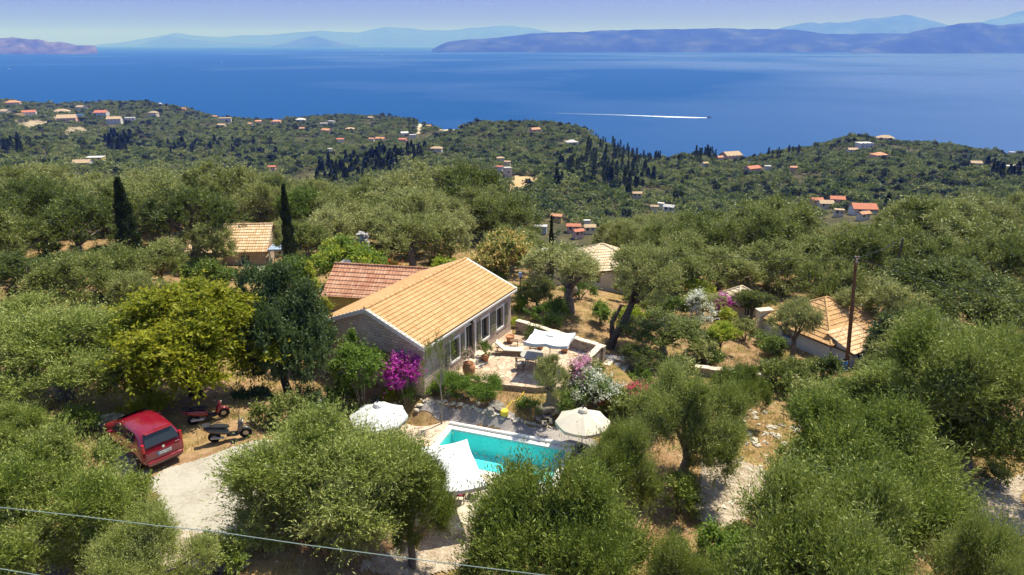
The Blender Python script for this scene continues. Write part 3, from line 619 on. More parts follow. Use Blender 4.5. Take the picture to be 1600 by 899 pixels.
# ---------------------------------------------------------------- trees put down one by one
OL = 'olive_tree'
near = [
 ('olive_hq',0,500,648,21.5,300,"big bushy olive tree between the parking slab and the pool"),
 ('olive_hq',3,632,694,22.0,145,"smaller olive crown between the big bushy olive and the white square parasol"),
 ('olive_hq',1,38,694,18.5,290,"broad olive tree in the bottom left corner, below the red car"),
 ('olive_hq',2,875,722,20.0,310,"dense olive tree in the bottom middle, covering the near corner of the pool"),
 ('olive_hq',3,1318,772,17.5,350,"lowest and largest olive tree right of the rubble path, cut by the bottom edge"),
 ('olive_hq',0,1385,628,25.0,318,"tall dense olive tree behind the lowest one on the right"),
 ('olive_hq',1,1085,570,30.5,170,"upright olive tree standing over the near end of the rubble path"),
 ('olive_hq',2,985,655,26.5,130,"smaller olive tree beside the cream octagonal parasol"),
 ('olive_hq',3,1560,500,31.0,270,"tall olive tree with a dark leaning trunk at the right edge"),
 ('olive_hq',2,1425,585,33.5,250,"wide olive tree below the wooden utility pole"),
 ('olive_hq',1,1160,564,36.0,88,"small round olive tree on the dry slope beside the yucca"),
 ('olive_hq',3,70,478,31.0,270,"large grey-green olive tree at the left edge, behind the red car"),
 ('olive_hq',0,1560,800,18.0,190,"low olive tree in the bottom right corner"),
 ('olive_hq',0,1325,598,38.0,110,"low olive tree in front of the white-walled house with the blue barrel"),
 ('olive_hq',2,-10,640,25.0,120,"low olive tree cut by the left edge beside the parking place"),
 ('olive_hq',0,215,800,17.0,165,"low spreading olive at the bottom edge, left of the parking slab"),
 ('olive_hq',2,1075,850,18.5,150,"low olive tree at the bottom edge between the rubble path and the big middle olive"),
 ('yellowgreen',0,275,430,31.5,268,"yellow-green feathery tree overhanging the red car"),
 ('yellowgreen',0,205,480,31.5,130,"smaller yellow-green tree on the left of the feathery one"),
 ('darkgreen',0,424,412,33.5,150,"dark green dense tree over the parked scooter"),
 ('darkgreen',0,475,450,39.5,66,"dark green tree pressed between the scooter tree and the stone house"),
 ('olive_open',0,892,388,51.0,158,"olive tree with a dark upright trunk behind the terrace parasol"),
 ('olive',0,840,432,53.0,75,"grey olive tree with a pale gnarled trunk at the house's far corner"),
 ('olive_thin',0,1040,490,45.0,160,"sparse grey olive tree with bare twigs behind the oleanders"),
 ('olive_thin',0,1000,540,42.0,80,"low grey-green twiggy olive bush left of the yucca"),
 ('lime',0,1130,500,47.0,60,"lime green lemon tree on the dry slope"),
 ('olive_open',2,1250,470,47.5,95,"small olive tree with a thick dark trunk in front of the tan-roofed house"),
 ('olive',3,857,553,35.6,58,"small round olive tree on a thick old trunk below the terrace"),
 ('sapling',0,684,507,35.6,70,"thin pale-stemmed sapling at the near corner of the stone house"),
 ('olive',1,1180,450,57.0,65,"small olive tree beside the pale-roofed gatehouse"),
 ('gold',0,785,360,58.0,112,"round tree full of golden blossom behind the stone house"),
 ('olive_thin',0,1100,452,56.0,80,"grey thin-crowned olive tree beside the magenta creeper"),
 ('olive_open',2,292,298,68.0,165,"large dark-trunked olive tree in front of the villa"),
 ('olive',1,240,372,57.0,105,"grey-green olive tree below the villa, on its left"),
 ('olive',3,165,378,54.0,110,"rounded olive tree between the leftmost cypress and the feathery tree"),
 ('olive',0,98,398,48.0,120,"grey olive tree above the large one at the left edge"),
 ('olive_open',1,205,418,47.0,90,"lighter olive tree just above the feathery yellow-green one"),
 ('olive',3,325,340,66.0,88,"dark olive tree hiding the left half of the villa"),
 ('olive',3,40,395,52.0,150,"olive tree at the left edge, under the pale shaggy one"),
 ('olive',2,30,272,76.0,110,"pale-topped olive tree highest at the left edge"),
 ('olive',0,105,303,68.0,130,"olive tree with a silvery crown next to the leftmost cypress"),
 ('olive',1,15,335,62.0,110,"shaggy olive tree cut by the left edge"),
 ('olive_thin',0,432,340,76,60,"bare-twigged grey tree at the villa's right gable"),
 ('green',0,462,288,80.0,70,"fresh green tree just right of the second cypress"),
 ('olive',2,545,312,78.0,110,"olive tree above the vine-covered pergola"),
 ('olive',3,610,290,88.0,120,"olive tree on the brow behind the ruined stone pier"),
 ('olive',0,655,250,97.0,125,"tall olive tree breaking the skyline of the grove in the middle"),
 ('olive',1,735,252,96.0,130,"broad tall olive tree on the brow, left of the stone tower"),
 ('olive',2,795,300,85.0,110,"olive tree directly above the golden-blossom tree"),
 ('olive_open',1,640,330,68.0,120,"grey-green olive tree with a bare trunk behind the red-roofed annex"),
 ('olive',3,700,325,72.0,110,"olive tree between the ruined pier and the golden-blossom tree"),
 ('olive',1,470,345,66.0,90,"dark olive tree right behind the second cypress"),
 ('green',0,450,400,52.0,80,"fresh green bushy tree at the left end of the red-roofed annex"),
 ('olive',0,1005,378,51.5,1,""),
 ('olive',2,1210,300,86.0,140,"broad olive tree topping the grove above the gatehouse"),
 ('olive',3,1105,330,82.0,110,"silvery olive tree above the pyramid-roofed house"),
 ('olive',1,1065,360,70.0,100,"olive tree behind the leaning double-trunk olive"),
 ('olive',0,1130,385,66.0,110,"dark-centred olive tree above the gatehouse, on its left"),
 ('olive',2,1205,372,68.0,120,"grey-green olive tree directly above the gatehouse roof"),
 ('olive',1,1290,365,72.0,120,"olive tree left of the wooden utility pole"),
 ('olive',3,1475,300,77.0,160,"pale-topped tallest olive tree on the right-hand brow"),
 ('olive',0,1390,345,72.0,120,"olive tree around the far leaning pole"),
 ('olive',2,1565,340,72.0,150,"olive tree at the right edge below the dark conifers"),
 ('olive',1,1470,395,58.0,170,"wide olive tree above the tall one at the right edge"),
 ('olive',3,1390,430,52.0,120,"dark olive tree right of the wooden utility pole"),
 ('olive',0,1560,430,50.0,170,"heavy olive tree filling the right edge half way up"),
 ('olive',2,1480,490,42.0,160,"olive tree between the utility pole and the right edge"),
 ('darkgreen',0,1430,480,46.0,110,"dark shaded tree beside the white-walled house"),
]
for (k, v, px, pt, y, wp, lab) in near:
    if not lab: continue
    cat = 'tree'; nm = {'yellowgreen': 'feathery_tree', 'darkgreen': 'broadleaf_tree', 'lime': 'lemon_tree', 'gold': 'blossom_tree', 'green': 'broadleaf_tree'}.get(k, OL)
    if 'sapling' in lab: nm = 'sapling'
    plant(k, v, px, pt, y, wp, nm, lab, rz=(px*7.3) % 6.28, zb=(1.5 if px == 857 else None))
# the leaning double trunk
def leaning_olive():
    base = onground(952, 545); rs = np.random.RandomState(77)
    lb = make_lobes(rs, 20, 3.3, 0, 2.3, (.22, .38)); top = atY(1008, 432, base.y+1.0)
    lb[:, :3] += np.array([top.x-base.x, 1.0, top.z-base.z])
    V = foliage(78, lb, np.array([top.x-base.x, 1.0, top.z-base.z-.7]), 4600, 9, .19, .05, .55, .6)
    o = thing(OL, "olive tree with two trunks, one leaning hard to the right, behind the terrace corner", 'tree', base)
    part("crown", leaf_mesh("crown", V, M['olive_mid']), o)
    mb = MB(); e = Vector((top.x-base.x, 1.0, top.z-base.z)); f1 = Vector((1.0, .3, 1.9))
    mb.tube([(-.1,0,-.5),(0,0,0),(.35,.1,.8),f1,f1.lerp(e,.5)+Vector((0,0,.1)),e], [.48,.38,.30,.28,.22,.12], 10, wob=.25)
    mb.tube([(.1,.4,-.4),(.3,.5,.4),(.25,.9,1.6),(.9,1.2,2.8)], [.3,.24,.18,.1], 8, wob=.25)
    for k in range(8): mb.tube([f1.lerp(e, .4), f1.lerp(Vector(lb[k,:3]), .6)+Vector((0,0,.2)), Vector(lb[k,:3])], [.14,.09,.04], 6)
    part("trunk", mb.mesh("trunk", M['bark_dark'], True), o); TREES.append((base.x+1, base.y, 3))
leaning_olive()
def gnarly(px, py, pts, r, label):
    b = onground(px, py); mb = MB(); mb.tube(pts, r, 10, wob=.35); mb.tube([pts[1], (pts[1][0]-.3, pts[1][1]+.1, pts[1][2]+.6), (pts[2][0]-.5, pts[2][1], pts[2][2]+.2)], [r[1]*.7, r[1]*.5, r[2]*.4], 8, wob=.3)
    return b, mb.mesh("trunk", M['twig'], True)
# cypresses
plant('cypress', 0, 183, 280, 61, 34, 'cypress_tree', "dark narrow cypress on the left, next to the silvery olive")
plant('cypress', 1, 442, 290, 60, 21, 'cypress_tree', "tall dark cypress standing at the villa's right end")
plant('cypress', 0, 862, 338, 64, 10, 'cypress_tree', "slim cypress in front of the red-roofed hamlet")

# ---------------------------------------------------------------- places that stay clear of trees: (px0, py0, px1, py1, distance of the thing seen there)
KEYS = [(262,340,425,425,73),(255,385,300,415,70),(430,280,452,420,62),(165,270,205,380,62),(492,405,650,480,56),(550,355,585,395,63),(490,380,640,425,61),(500,400,815,640,50),(795,395,1110,700,53),
 (850,330,872,395,66),(888,380,972,470,67),(838,388,868,410,60),(1110,430,1215,560,60),(1190,480,1380,600,52),(1325,400,1348,570,46),(1100,520,1280,720,60),(1392,372,1412,440,64),(720,360,850,430,60),(100,430,560,900,40),(0,650,1600,900,40),
 (1085,430,1215,480,58),(1262,295,1400,346,330),(838,330,932,374,300),(1005,312,1065,334,330),(820,420,1100,560,56)]
def clear_of_keys(x, y, z, r, h):
    pxc, pyt = proj(x, y, z+h); _, pyb = proj(x, y, z); dep = y*c_-(z-CZ)*s_; rp = r*FPX/dep*.8
    for (a, b, c, d, D) in KEYS:
        if y < D+2 and pxc+rp > a and pxc-rp < c and pyb > b and pyt < d: return False
    return True

# ---------------------------------------------------------------- houses far below (px, py of the wall foot, width px, roof, wall, style, label)
FAR = [
 (21,164,20,'far_orange','render_pink','hip',"pink-walled house with an orange hipped roof, highest at the far left of the coastal village"),
 (47,180,18,'far_red','white','gable',"white house with a bright red roof, second from the left in the coastal village"),
 (10,178,16,'far_tan','render_cream','gable',"cream house with a tan roof at the left edge of the coastal village"),
 (30,181,13,'far_tan','ochre','flat',"low ochre flat-roofed house next to the bright red roof at far left"),
 (97,178,22,'far_tan','render_cream','hip',"large cream house with a tan hipped roof in the coastal village"),
 (128,171,16,'far_tan','white','gable',"white house with a pale roof at the shore side of the coastal village"),
 (106,189,26,'far_tan','render_pink','gable',"long tan-roofed house beside the blue-roofed shelter"),
 (124,182,13,'blue','white','flat',"small shelter with a bright blue flat roof"),
 (160,182,18,'far_red','white','gable',"white two-storey house with a red roof in the middle of the coastal village"),
 (180,192,20,'far_tan','white','gable',"white house with a tan roof below the red-roofed two-storey one"),
 (204,189,14,'white','white','flat',"low white flat-roofed house right of the coastal village"),
 (241,182,13,'far_tan','render_cream','hip',"two-storey cream house standing alone right of the coastal village"),
 (130,259,24,'far_tan','white','gable',"white house with a pale tan roof alone in the left valley"),
 (150,251,24,'white','ochre','flat',"ochre house with a white flat roof alone in the left valley"),
 (287,168,7,'far_orange','render_pink','gable',"tiny orange-roofed cabin on the ridge slope right of the windmill"),
 (337,182,10,'far_orange','render_pink','gable',"small orange-roofed house at the left end of the ridge hamlet"),
 (352,189,18,'far_tan','white','flat',"long low white house on the ridge hamlet"),
 (347,198,11,'far_tan','render_cream','gable',"small cream house below the long low white one"),
 (392,196,8,'far_orange','render_cream','gable',"small orange-roofed house between the ridge hamlet and the middle one"),
 (404,192,9,'far_orange','render_pink','gable',"small pink house next to the dark trees of the ridge"),
 (432,194,14,'far_orange','render_pink','hip',"pink house with an orange hipped roof on the ridge"),
 (470,191,15,'white','white','hip',"white house with a white roof on the ridge skyline"),
 (472,203,7,'far_orange','render_cream','gable',"tiny orange-roofed house under the white-roofed one"),
 (506,195,11,'white','white','flat',"white block of a house on the ridge, left of a pair"),
 (518,192,10,'far_grey','white','flat',"grey-roofed white house on the ridge, right of a pair"),
 (511,206,15,'far_orange','render_pink','gable',"orange-roofed house below the white pair on the ridge"),
 (547,204,14,'far_tan','render_grey','hip',"tan-roofed house alone among trees on the ridge"),
 (580,186,9,'far_tan','render_cream','gable',"small tan-roofed house at the skyline left of the bare headland"),
 (532,221,10,'far_red','white','gable',"white house with a red roof below the ridge"),
 (516,237,7,'white','white','flat',"tiny white hut below the ridge"),
 (595,220,15,'far_orange','render_pink','gable',"orange-roofed house left of the bare headland, larger of two"),
 (581,220,8,'far_orange','render_cream','gable',"orange-roofed house left of the bare headland, smaller of two"),
 (632,211,11,'white','render_cream','gable',"cream house at the foot of the pale track"),
 (645,214,10,'far_grey','white','flat',"white flat house at the foot of the pale track"),
 (630,221,12,'far_red','render_pink','gable',"red-roofed house at the foot of the pale track"),
 (670,185,7,'far_orange','render_pink','gable',"little pinkish house on top of the bare headland"),
 (682,236,18,'far_tan','render_cream','hip',"wide tan-roofed house in the woods below the headland"),
 (426,266,11,'far_red','render_pink','gable',"red-roofed house deep in the left valley"),
 (782,252,11,'far_tan','render_cream','hip',"upper cream house above the stone tower"),
 (793,258,9,'far_tan','render_cream','gable',"lower cream house above the stone tower"),
 (781,267,9,'far_red','white','gable',"white house with a bright red roof left of the stone tower"),
 (836,206,14,'far_orange','render_pink','gable',"orange-roofed house alone on the central skyline"),
 (893,226,18,'far_grey','white','hip',"grey-roofed white villa in the woods below the central skyline"),
 (995,309,13,'far_tan','render_cream','gable',"tan-roofed house half hidden above the grey barn"),
 (1045,331,15,'far_grey','white','gable',"grey-roofed barn in the valley"),
 (1032,326,9,'white','white','flat',"white flat block beside the grey-roofed barn"),
 (1022,331,11,'far_tan','render_cream','gable',"tan-roofed house left of the grey barn"),
 (870,346,16,'far_orange','ochre','gable',"orange-roofed house next to the slim cypress"),
 (896,362,20,'far_red','render_pink','gable',"largest red-roofed house of the hamlet right of the slim cypress"),
 (903,371,15,'far_red','render_pink','gable',"bright red roof nearest in the hamlet right of the slim cypress"),
 (845,363,18,'far_grey','render_grey','flat',"grey flat-roofed building left of the slim cypress"),
 (921,364,16,'far_tan','render_cream','gable',"tan-roofed house at the right end of the cypress hamlet"),
 (917,354,9,'white','white','flat',"little white house behind the cypress hamlet"),
 (967,371,14,'far_tan','render_cream','gable',"tan-roofed house alone right of the cypress hamlet"),
 (1141,248,28,'far_tan','render_pink','gable',"long pink house with a tan roof under the shore cypresses"),
 (1124,250,10,'far_orange','render_pink','gable',"small pink annex left of the long house under the shore cypresses"),
 (1101,260,9,'far_tan','render_cream','gable',"tiny cream house below the shore cypresses"),
 (1175,268,23,'far_red','render_pink','gable',"low red-roofed house in the woods right of the shore cypresses"),
 (1199,265,9,'white','white','flat',"small white cube of a house right of the low red-roofed one"),
 (1239,267,9,'far_orange','render_pink','gable',"small orange-roofed house left of the right-hand hill"),
 (1349,231,22,'white','white','flat',"white terraced villa near the top of the right-hand hill"),
 (1382,222,24,'far_tan','render_cream','hip',"tan-roofed villa on the top of the right-hand hill"),
 (1372,247,21,'far_orange','render_pink','hip',"orange-roofed pinkish house below the top of the right-hand hill"),
 (1331,238,14,'far_tan','white','gable',"cream house left of the white terraced villa"),
 (1523,260,15,'far_tan','render_pink','gable',"tan-roofed house among trees near the right edge"),
 (1583,265,22,'white','white','flat',"long white building near the right edge"),
 (1582,242,10,'far_grey','white','flat',"white building down at the right-hand shore"),
 (1275,320,16,'far_red','render_pink','gable',"red-roofed house at the left end of the right valley hamlet"),
 (1307,318,20,'far_red','render_pink','gable',"red-roofed house at the back of the right valley hamlet"),
 (1289,325,20,'far_tan','render_cream','gable',"tan-roofed house in the middle of the right valley hamlet"),
 (1347,333,34,'far_red','white','gable',"long white house with a red roof, largest of the right valley hamlet"),
 (1348,343,18,'far_orange','render_cream','gable',"low orange roof nearest in the right valley hamlet"),
 (1310,337,13,'far_tan','render_cream','flat',"cream low building in front of the right valley hamlet"),
]
HS = []
def far_house(px, py, wpx, roof, wall, style, label, group=None):
    b = onground(px, py+1.5, 150)
    if b is None: b = onground(px, py+7, 150)
    if b is None: return
    dep = b.y*c_-(b.z-CZ)*s_; W = wpx*dep/FPX; W = min(W, 26)
    rnd = random.Random(int(px*31+py)); rz = rnd.uniform(-.5, .5); D = W*rnd.uniform(.55, .75); h = 2.6 if W < 13 else 4.4
    if 'two-storey' in label: h = 6.
    wall = 'far_white' if wall == 'white' else wall; roof = 'far_white' if roof == 'white' else roof
    o = thing('house', label, 'house', b+Vector((0, 0, .7)), rz)
    mb = MB(); mb.box((0, 0, h/2-2), (W, D, h+4))
    rh = D*.24
    if style == 'gable': mb.add([(-W/2,-D/2,h),(-W/2,D/2,h),(-W/2,0,h+rh),(W/2,-D/2,h),(W/2,D/2,h),(W/2,0,h+rh)], [(0,2,1),(3,4,5)])
    mb.obj('wall', M[wall], o); e = .45
    r = MB()
    if style == 'flat': r.box((0, 0, h+.2), (W+.5, D+.5, .35))
    elif style == 'gable':
        k = rh/(D/2)*e
        for s in (-1, 1): r.add([(-W/2-e, s*(D/2+e), h-k+.1), (W/2+e, s*(D/2+e), h-k+.1), (W/2+e, 0, h+rh+.1), (-W/2-e, 0, h+rh+.1),
                                 (-W/2-e, s*(D/2+e), h-k+.35), (W/2+e, s*(D/2+e), h-k+.35), (W/2+e, 0, h+rh+.35), (-W/2-e, 0, h+rh+.35)],
                                [(0,1,2,3),(4,5,6,7),(0,1,5,4),(1,2,6,5),(3,0,4,7)])
    else:
        a = D/2
        r.add([(-W/2-e,-D/2-e,h),(W/2+e,-D/2-e,h),(W/2+e,D/2+e,h),(-W/2-e,D/2+e,h),(-W/2+a,0,h+rh+.3),(W/2-a,0,h+rh+.3),
               (-W/2-e,-D/2-e,h+.2),(W/2+e,-D/2-e,h+.2),(W/2+e,D/2+e,h+.2),(-W/2-e,D/2+e,h+.2)],
              [(0,3,2,1),(0,1,7,6),(1,2,8,7),(2,3,9,8),(3,0,6,9),(6,7,5,4),(7,8,5),(8,9,4,5),(9,6,4)])
    r.obj('roof', M[roof], o)
    if wpx > 12:
        nw = max(2, int(W/4)); wn = MB(); 
        for k in range(nw):
            for zz in ([1.2] if h < 4 else [1.2, 3.9]):
                x = -W/2+W*(k+.5)/nw
                q = MB(); q.box((x, -D/2-.04, zz+.6), (1.0, .1, 1.3)); q.obj('window' if not (k == 1 and zz < 2) else 'door', M['shutter'] if k % 2 else M['glass'], o)
    HS.append((px, py, wpx, b.y)); return o
for a in FAR: far_house(*a)
# stone tower and windmill
def tower(px, py, w, h, label, mat, roofmat, name='stone_tower'):
    b = onground(px, py, 150); dep = b.y; k = dep/FPX
    o = thing(name, label, 'tower', b, .3)
    if name == 'stone_tower':
        mb = MB(); mb.box((0,0,h*k/2-1), (w*k, w*k*.9, h*k+2), taper=.94); mb.obj('wall', mat, o)
        mb = MB(); mb.box((0,0,h*k+.25), (w*k*1.02, w*k*.93, .5)); mb.obj('parapet', roofmat, o)
        mb = MB(); mb.box((0,-w*k*.45,h*k*.6), (.9, .3, 1.4)); mb.obj('window', M['glass'], o)
    else:
        mb = MB(); mb.lathe([(w*k*.5,-2),(w*k*.47,h*k*.4),(w*k*.4,h*k*.75)]); mb.obj('wall', mat, o)
        mb = MB(); mb.lathe([(w*k*.46,h*k*.75),(w*k*.3,h*k*.92),(.1,h*k)]); mb.obj('roof', roofmat, o)
    HS.append((px, py, w, b.y))
tower(793, 277, 12, 14, "square grey stone tower above the dry clearing", M['stone_warm'], M['render_grey'])
tower(251, 160, 6, 6, "little white windmill tower on the ridge skyline", M['white'], M['far_grey'], 'windmill')

# clearings and tracks in the far woods
drape('clearing', [(797,290),(805,276),(836,278),(838,288),(822,295),(800,300)], M['ground'] if False else speck("dry_field", [(.30,.20,.09),(.42,.29,.14),(.50,.38,.22)], .08, .4, .1), .4, 3, ymin=150)
M['scar'] = speck("bare_rock_scar", [(.22,.18,.10), (.46,.37,.27), (.60,.52,.42)], .06, .25, .2)
drape('clearing', [(676,194),(690,192),(715,200),(722,207),(700,210),(684,204)], M['scar'], .4, 4, ymin=150)
drape('track', [(655,185),(662,185),(660,196),(655,210),(651,210),(653,196)], M['scar'], .4, 3, ymin=150)
drape('clearing', [(10,182),(60,180),(105,186),(60,205),(20,200)], speck("terraced_dry_slope", [(.07,.08,.03),(.30,.23,.15),(.40,.33,.23)], .05, .2, .2), .4, 4, ymin=150)
drape('clearing', [(320,208),(390,220),(400,232),(330,226)], speck("scrub_slope", [(.06,.08,.03),(.13,.13,.06),(.22,.17,.10)], .05, .2, .2), .4, 4, ymin=150)
drape('clearing', [(92,200),(125,196),(145,206),(130,214),(100,212)], speck('terraced_dry_slope', [(.07,.08,.03),(.30,.23,.15),(.40,.33,.23)], .05, .2, .2), .4, 4, ymin=150)
CLEAR = [[(22,198),(60,188),(78,196),(40,206)], [(95,202),(125,198),(140,206),(112,212)], [(150,196),(190,197),(180,203),(155,202)], [(455,218),(480,214),(490,220),(460,224)], [(797,290),(800,274),(838,276),(840,290),(822,297),(800,302)], [(676,194),(690,192),(715,200),(722,207),(700,210),(684,204)], [(651,183),(664,183),(662,197),(657,212),(649,212),(651,196)], [(425,300),(470,270),(500,262),(490,290),(450,310)]]

# ---------------------------------------------------------------- the grove and the woods
def allowed(x, y, z, r, h):
    if not clear_of_keys(x, y, z, r, h): return False
    pxc, pyt = proj(x, y, z+h); _, pyb = proj(x, y, z); dep = y; rp = r*FPX/dep*.75
    for (a, b, wv, D) in HS:
        if D-90 < y < D+9 and abs(pxc-a) < rp+wv*.5 and pyb > b-wv*.55 and pyt < b-wv*.24: 
            return False
        if abs(y-D) < 9 and abs(pxc-a) < wv*.65+rp*.8: return False
    for P in CLEAR:
        if inpoly(np.array([pxc]), np.array([pyb]), P)[0]: return False
    return True
rnd = random.Random(42)
n_auto = 0; protos = {}
yy = 52.0
while yy < 128:
    st = 6.6; x = -yy*.86+rnd.uniform(0, st)
    while x < yy*.86:
        X = x+rnd.uniform(-1.6, 1.6); Y = yy+rnd.uniform(-1.8, 1.8); z = h1(X, Y); s = rnd.uniform(.95, 1.45); x += st
        if any((X-a)**2+(Y-b)**2 < (r*.75+s*1.9)**2 for a, b, r in TREES): continue
        for q_ in (1., .8, .64):
            if allowed(X, Y, z, s*q_*3, s*q_*6.0): break
        else: continue
        s *= q_
        v = rnd.randrange(4); side = 'left' if X < -Y*.2 else ('right' if X > Y*.25 else 'middle')
        lab = {'left': "grey-green olive tree packed in the grove on the left-hand slope", 'middle': "grey-green olive tree packed in the grove below the brow in the middle", 'right': "grey-green olive tree packed in the grove on the right-hand slope"}[side]
        gp = {'left': 'olive trees of the left-hand grove', 'middle': 'olive trees of the middle grove', 'right': 'olive trees of the right-hand grove'}[side]
        sc = (s, s, s*rnd.uniform(.85, 1.1)); rzz = rnd.uniform(0, 6.28)
        if v not in protos:
            o = thing(OL, lab, 'tree', (X, Y, z-.05), rzz, gp, sc); cr, tr = KIND['olive'][v]; part("trunk", tr, o); part("crown", cr, o); protos[v] = (o, snap(o))
        else: dup(protos[v][0], protos[v][1], (X, Y, z-.05), rzz, lab, gp, sc)
        n_auto += 1
    yy += st*.9
print("auto olives", n_auto, "hand", len(TREES))

# conifers of the far woods, one by one where they can be told apart
CON = []
def conifers(n, poly, kindkey, label, group, seed, hs=(.7, 1.15), name='conifer_tree'):
    rr = random.Random(seed); x0, x1 = min(p[0] for p in poly), max(p[0] for p in poly); y0, y1 = min(p[1] for p in poly), max(p[1] for p in poly)
    k = 0; tries = 0; pro = {}
    while k < n and tries < n*40:
        tries += 1; px, py = rr.uniform(x0, x1), rr.uniform(y0, y1)
        if not inpoly(np.array([px]), np.array([py]), poly)[0]: continue
        b = onground(px, py, 140)
        if b is None: continue
        s = rr.uniform(*hs)
        if not allowed(b.x, b.y, b.z, 1.5*s, 11*s): continue
        v = rr.randrange(3); sc = (s*rr.uniform(.8, 1.2), s*rr.uniform(.8, 1.2), s)
        if v not in pro:
            o = thing(name, label, 'tree', b-Vector((0,0,.2)), rr.uniform(0, 6), group, sc); cr, tr = KIND[kindkey][v]; part("trunk", tr, o); part("crown", cr, o); pro[v] = (o, snap(o))
        else: dup(pro[v][0], pro[v][1], b-Vector((0,0,.2)), rr.uniform(0, 6), sc=sc)
        CON.append((b.x, b.y)); k += 1
conifers(85, [(455,290),(475,272),(530,262),(600,240),(660,236),(690,228),(640,262),(560,290),(500,305)], 'conifer_far', "dark conifer in the belt running up the spur left of the middle", "conifers of the left spur", 1, (.75,1.1))
conifers(95, [(880,288),(895,240),(930,216),(985,232),(1010,255),(1000,290),(960,292),(920,296)], 'cypress_far', "dark cypress in the dense wood on the central hill", "cypresses of the central hill", 2, (.7,1.1), 'cypress_tree')
conifers(12, [(970,310),(985,280),(1015,268),(1025,290),(1010,312)], 'conifer_far', "black-green conifer at the foot of the central hill", "conifers at the foot of the central hill", 3)
conifers(16, [(998,253),(1030,250),(1032,258),(998,262)], 'cypress_far', "dark pointed cypress on the shore skyline right of the central hill", "shore skyline cypresses, left cluster", 4, (.7,1.0), 'cypress_tree')
conifers(20, [(1085,250),(1150,243),(1150,250),(1085,258)], 'cypress_far', "dark pointed cypress on the shore skyline above the long pink house", "shore skyline cypresses above the long house", 5, (.7,1.1), 'cypress_tree')
conifers(14, [(1185,250),(1260,238),(1262,246),(1190,256)], 'cypress_far', "dark pointed cypress on the shore skyline left of the right-hand hill", "shore skyline cypresses left of the hill", 6, (.6,.9), 'cypress_tree')
conifers(16, [(162,236),(175,215),(215,222),(222,242),(190,246)], 'conifer_far', "dark conifer in the black clump on the left hillside", "conifers of the left black clump", 7, (.9,1.4))
conifers(8, [(5,246),(8,222),(32,224),(34,246)], 'conifer_far', "dark conifer near the left edge of the far hillside", "conifers near the left edge", 8, (.9,1.3))
conifers(22, [(260,230),(340,222),(440,232),(440,250),(340,250),(260,245)], 'conifer_far', "scattered dark conifer on the open slope of the left valley", "conifers of the left valley slope", 9, (.6,1.0))
conifers(10, [(1540,268),(1600,262),(1600,300),(1545,310)], 'conifer_far', "dark conifer in the far woods near the right edge", "conifers near the right edge", 10, (.7,1.1))
conifers(8, [(1560,350),(1600,345),(1600,375),(1565,380)], 'conifer_far', "black conifer close behind the grove at the right edge", "near conifers at the right edge", 11, (.6,.8))
conifers(3, [(1375,335),(1400,330),(1400,345),(1378,347)], 'conifer_far', "black-green conifer right of the long white red-roofed house", "conifers beside the long white house", 12, (.7,1.))
conifers(9, [(1300,236),(1560,262),(1560,270),(1300,240)], 'cypress_far', "lone cypress on the right-hand shore skyline", "lone cypresses on the right-hand skyline", 13, (.5,.8), 'cypress_tree')
conifers(14, [(860,260),(890,240),(900,290),(870,300)], 'conifer_far', "dark conifer on the left flank of the central hill", "conifers on the left flank", 14, (.6,1.))
print("conifers", len(CON))

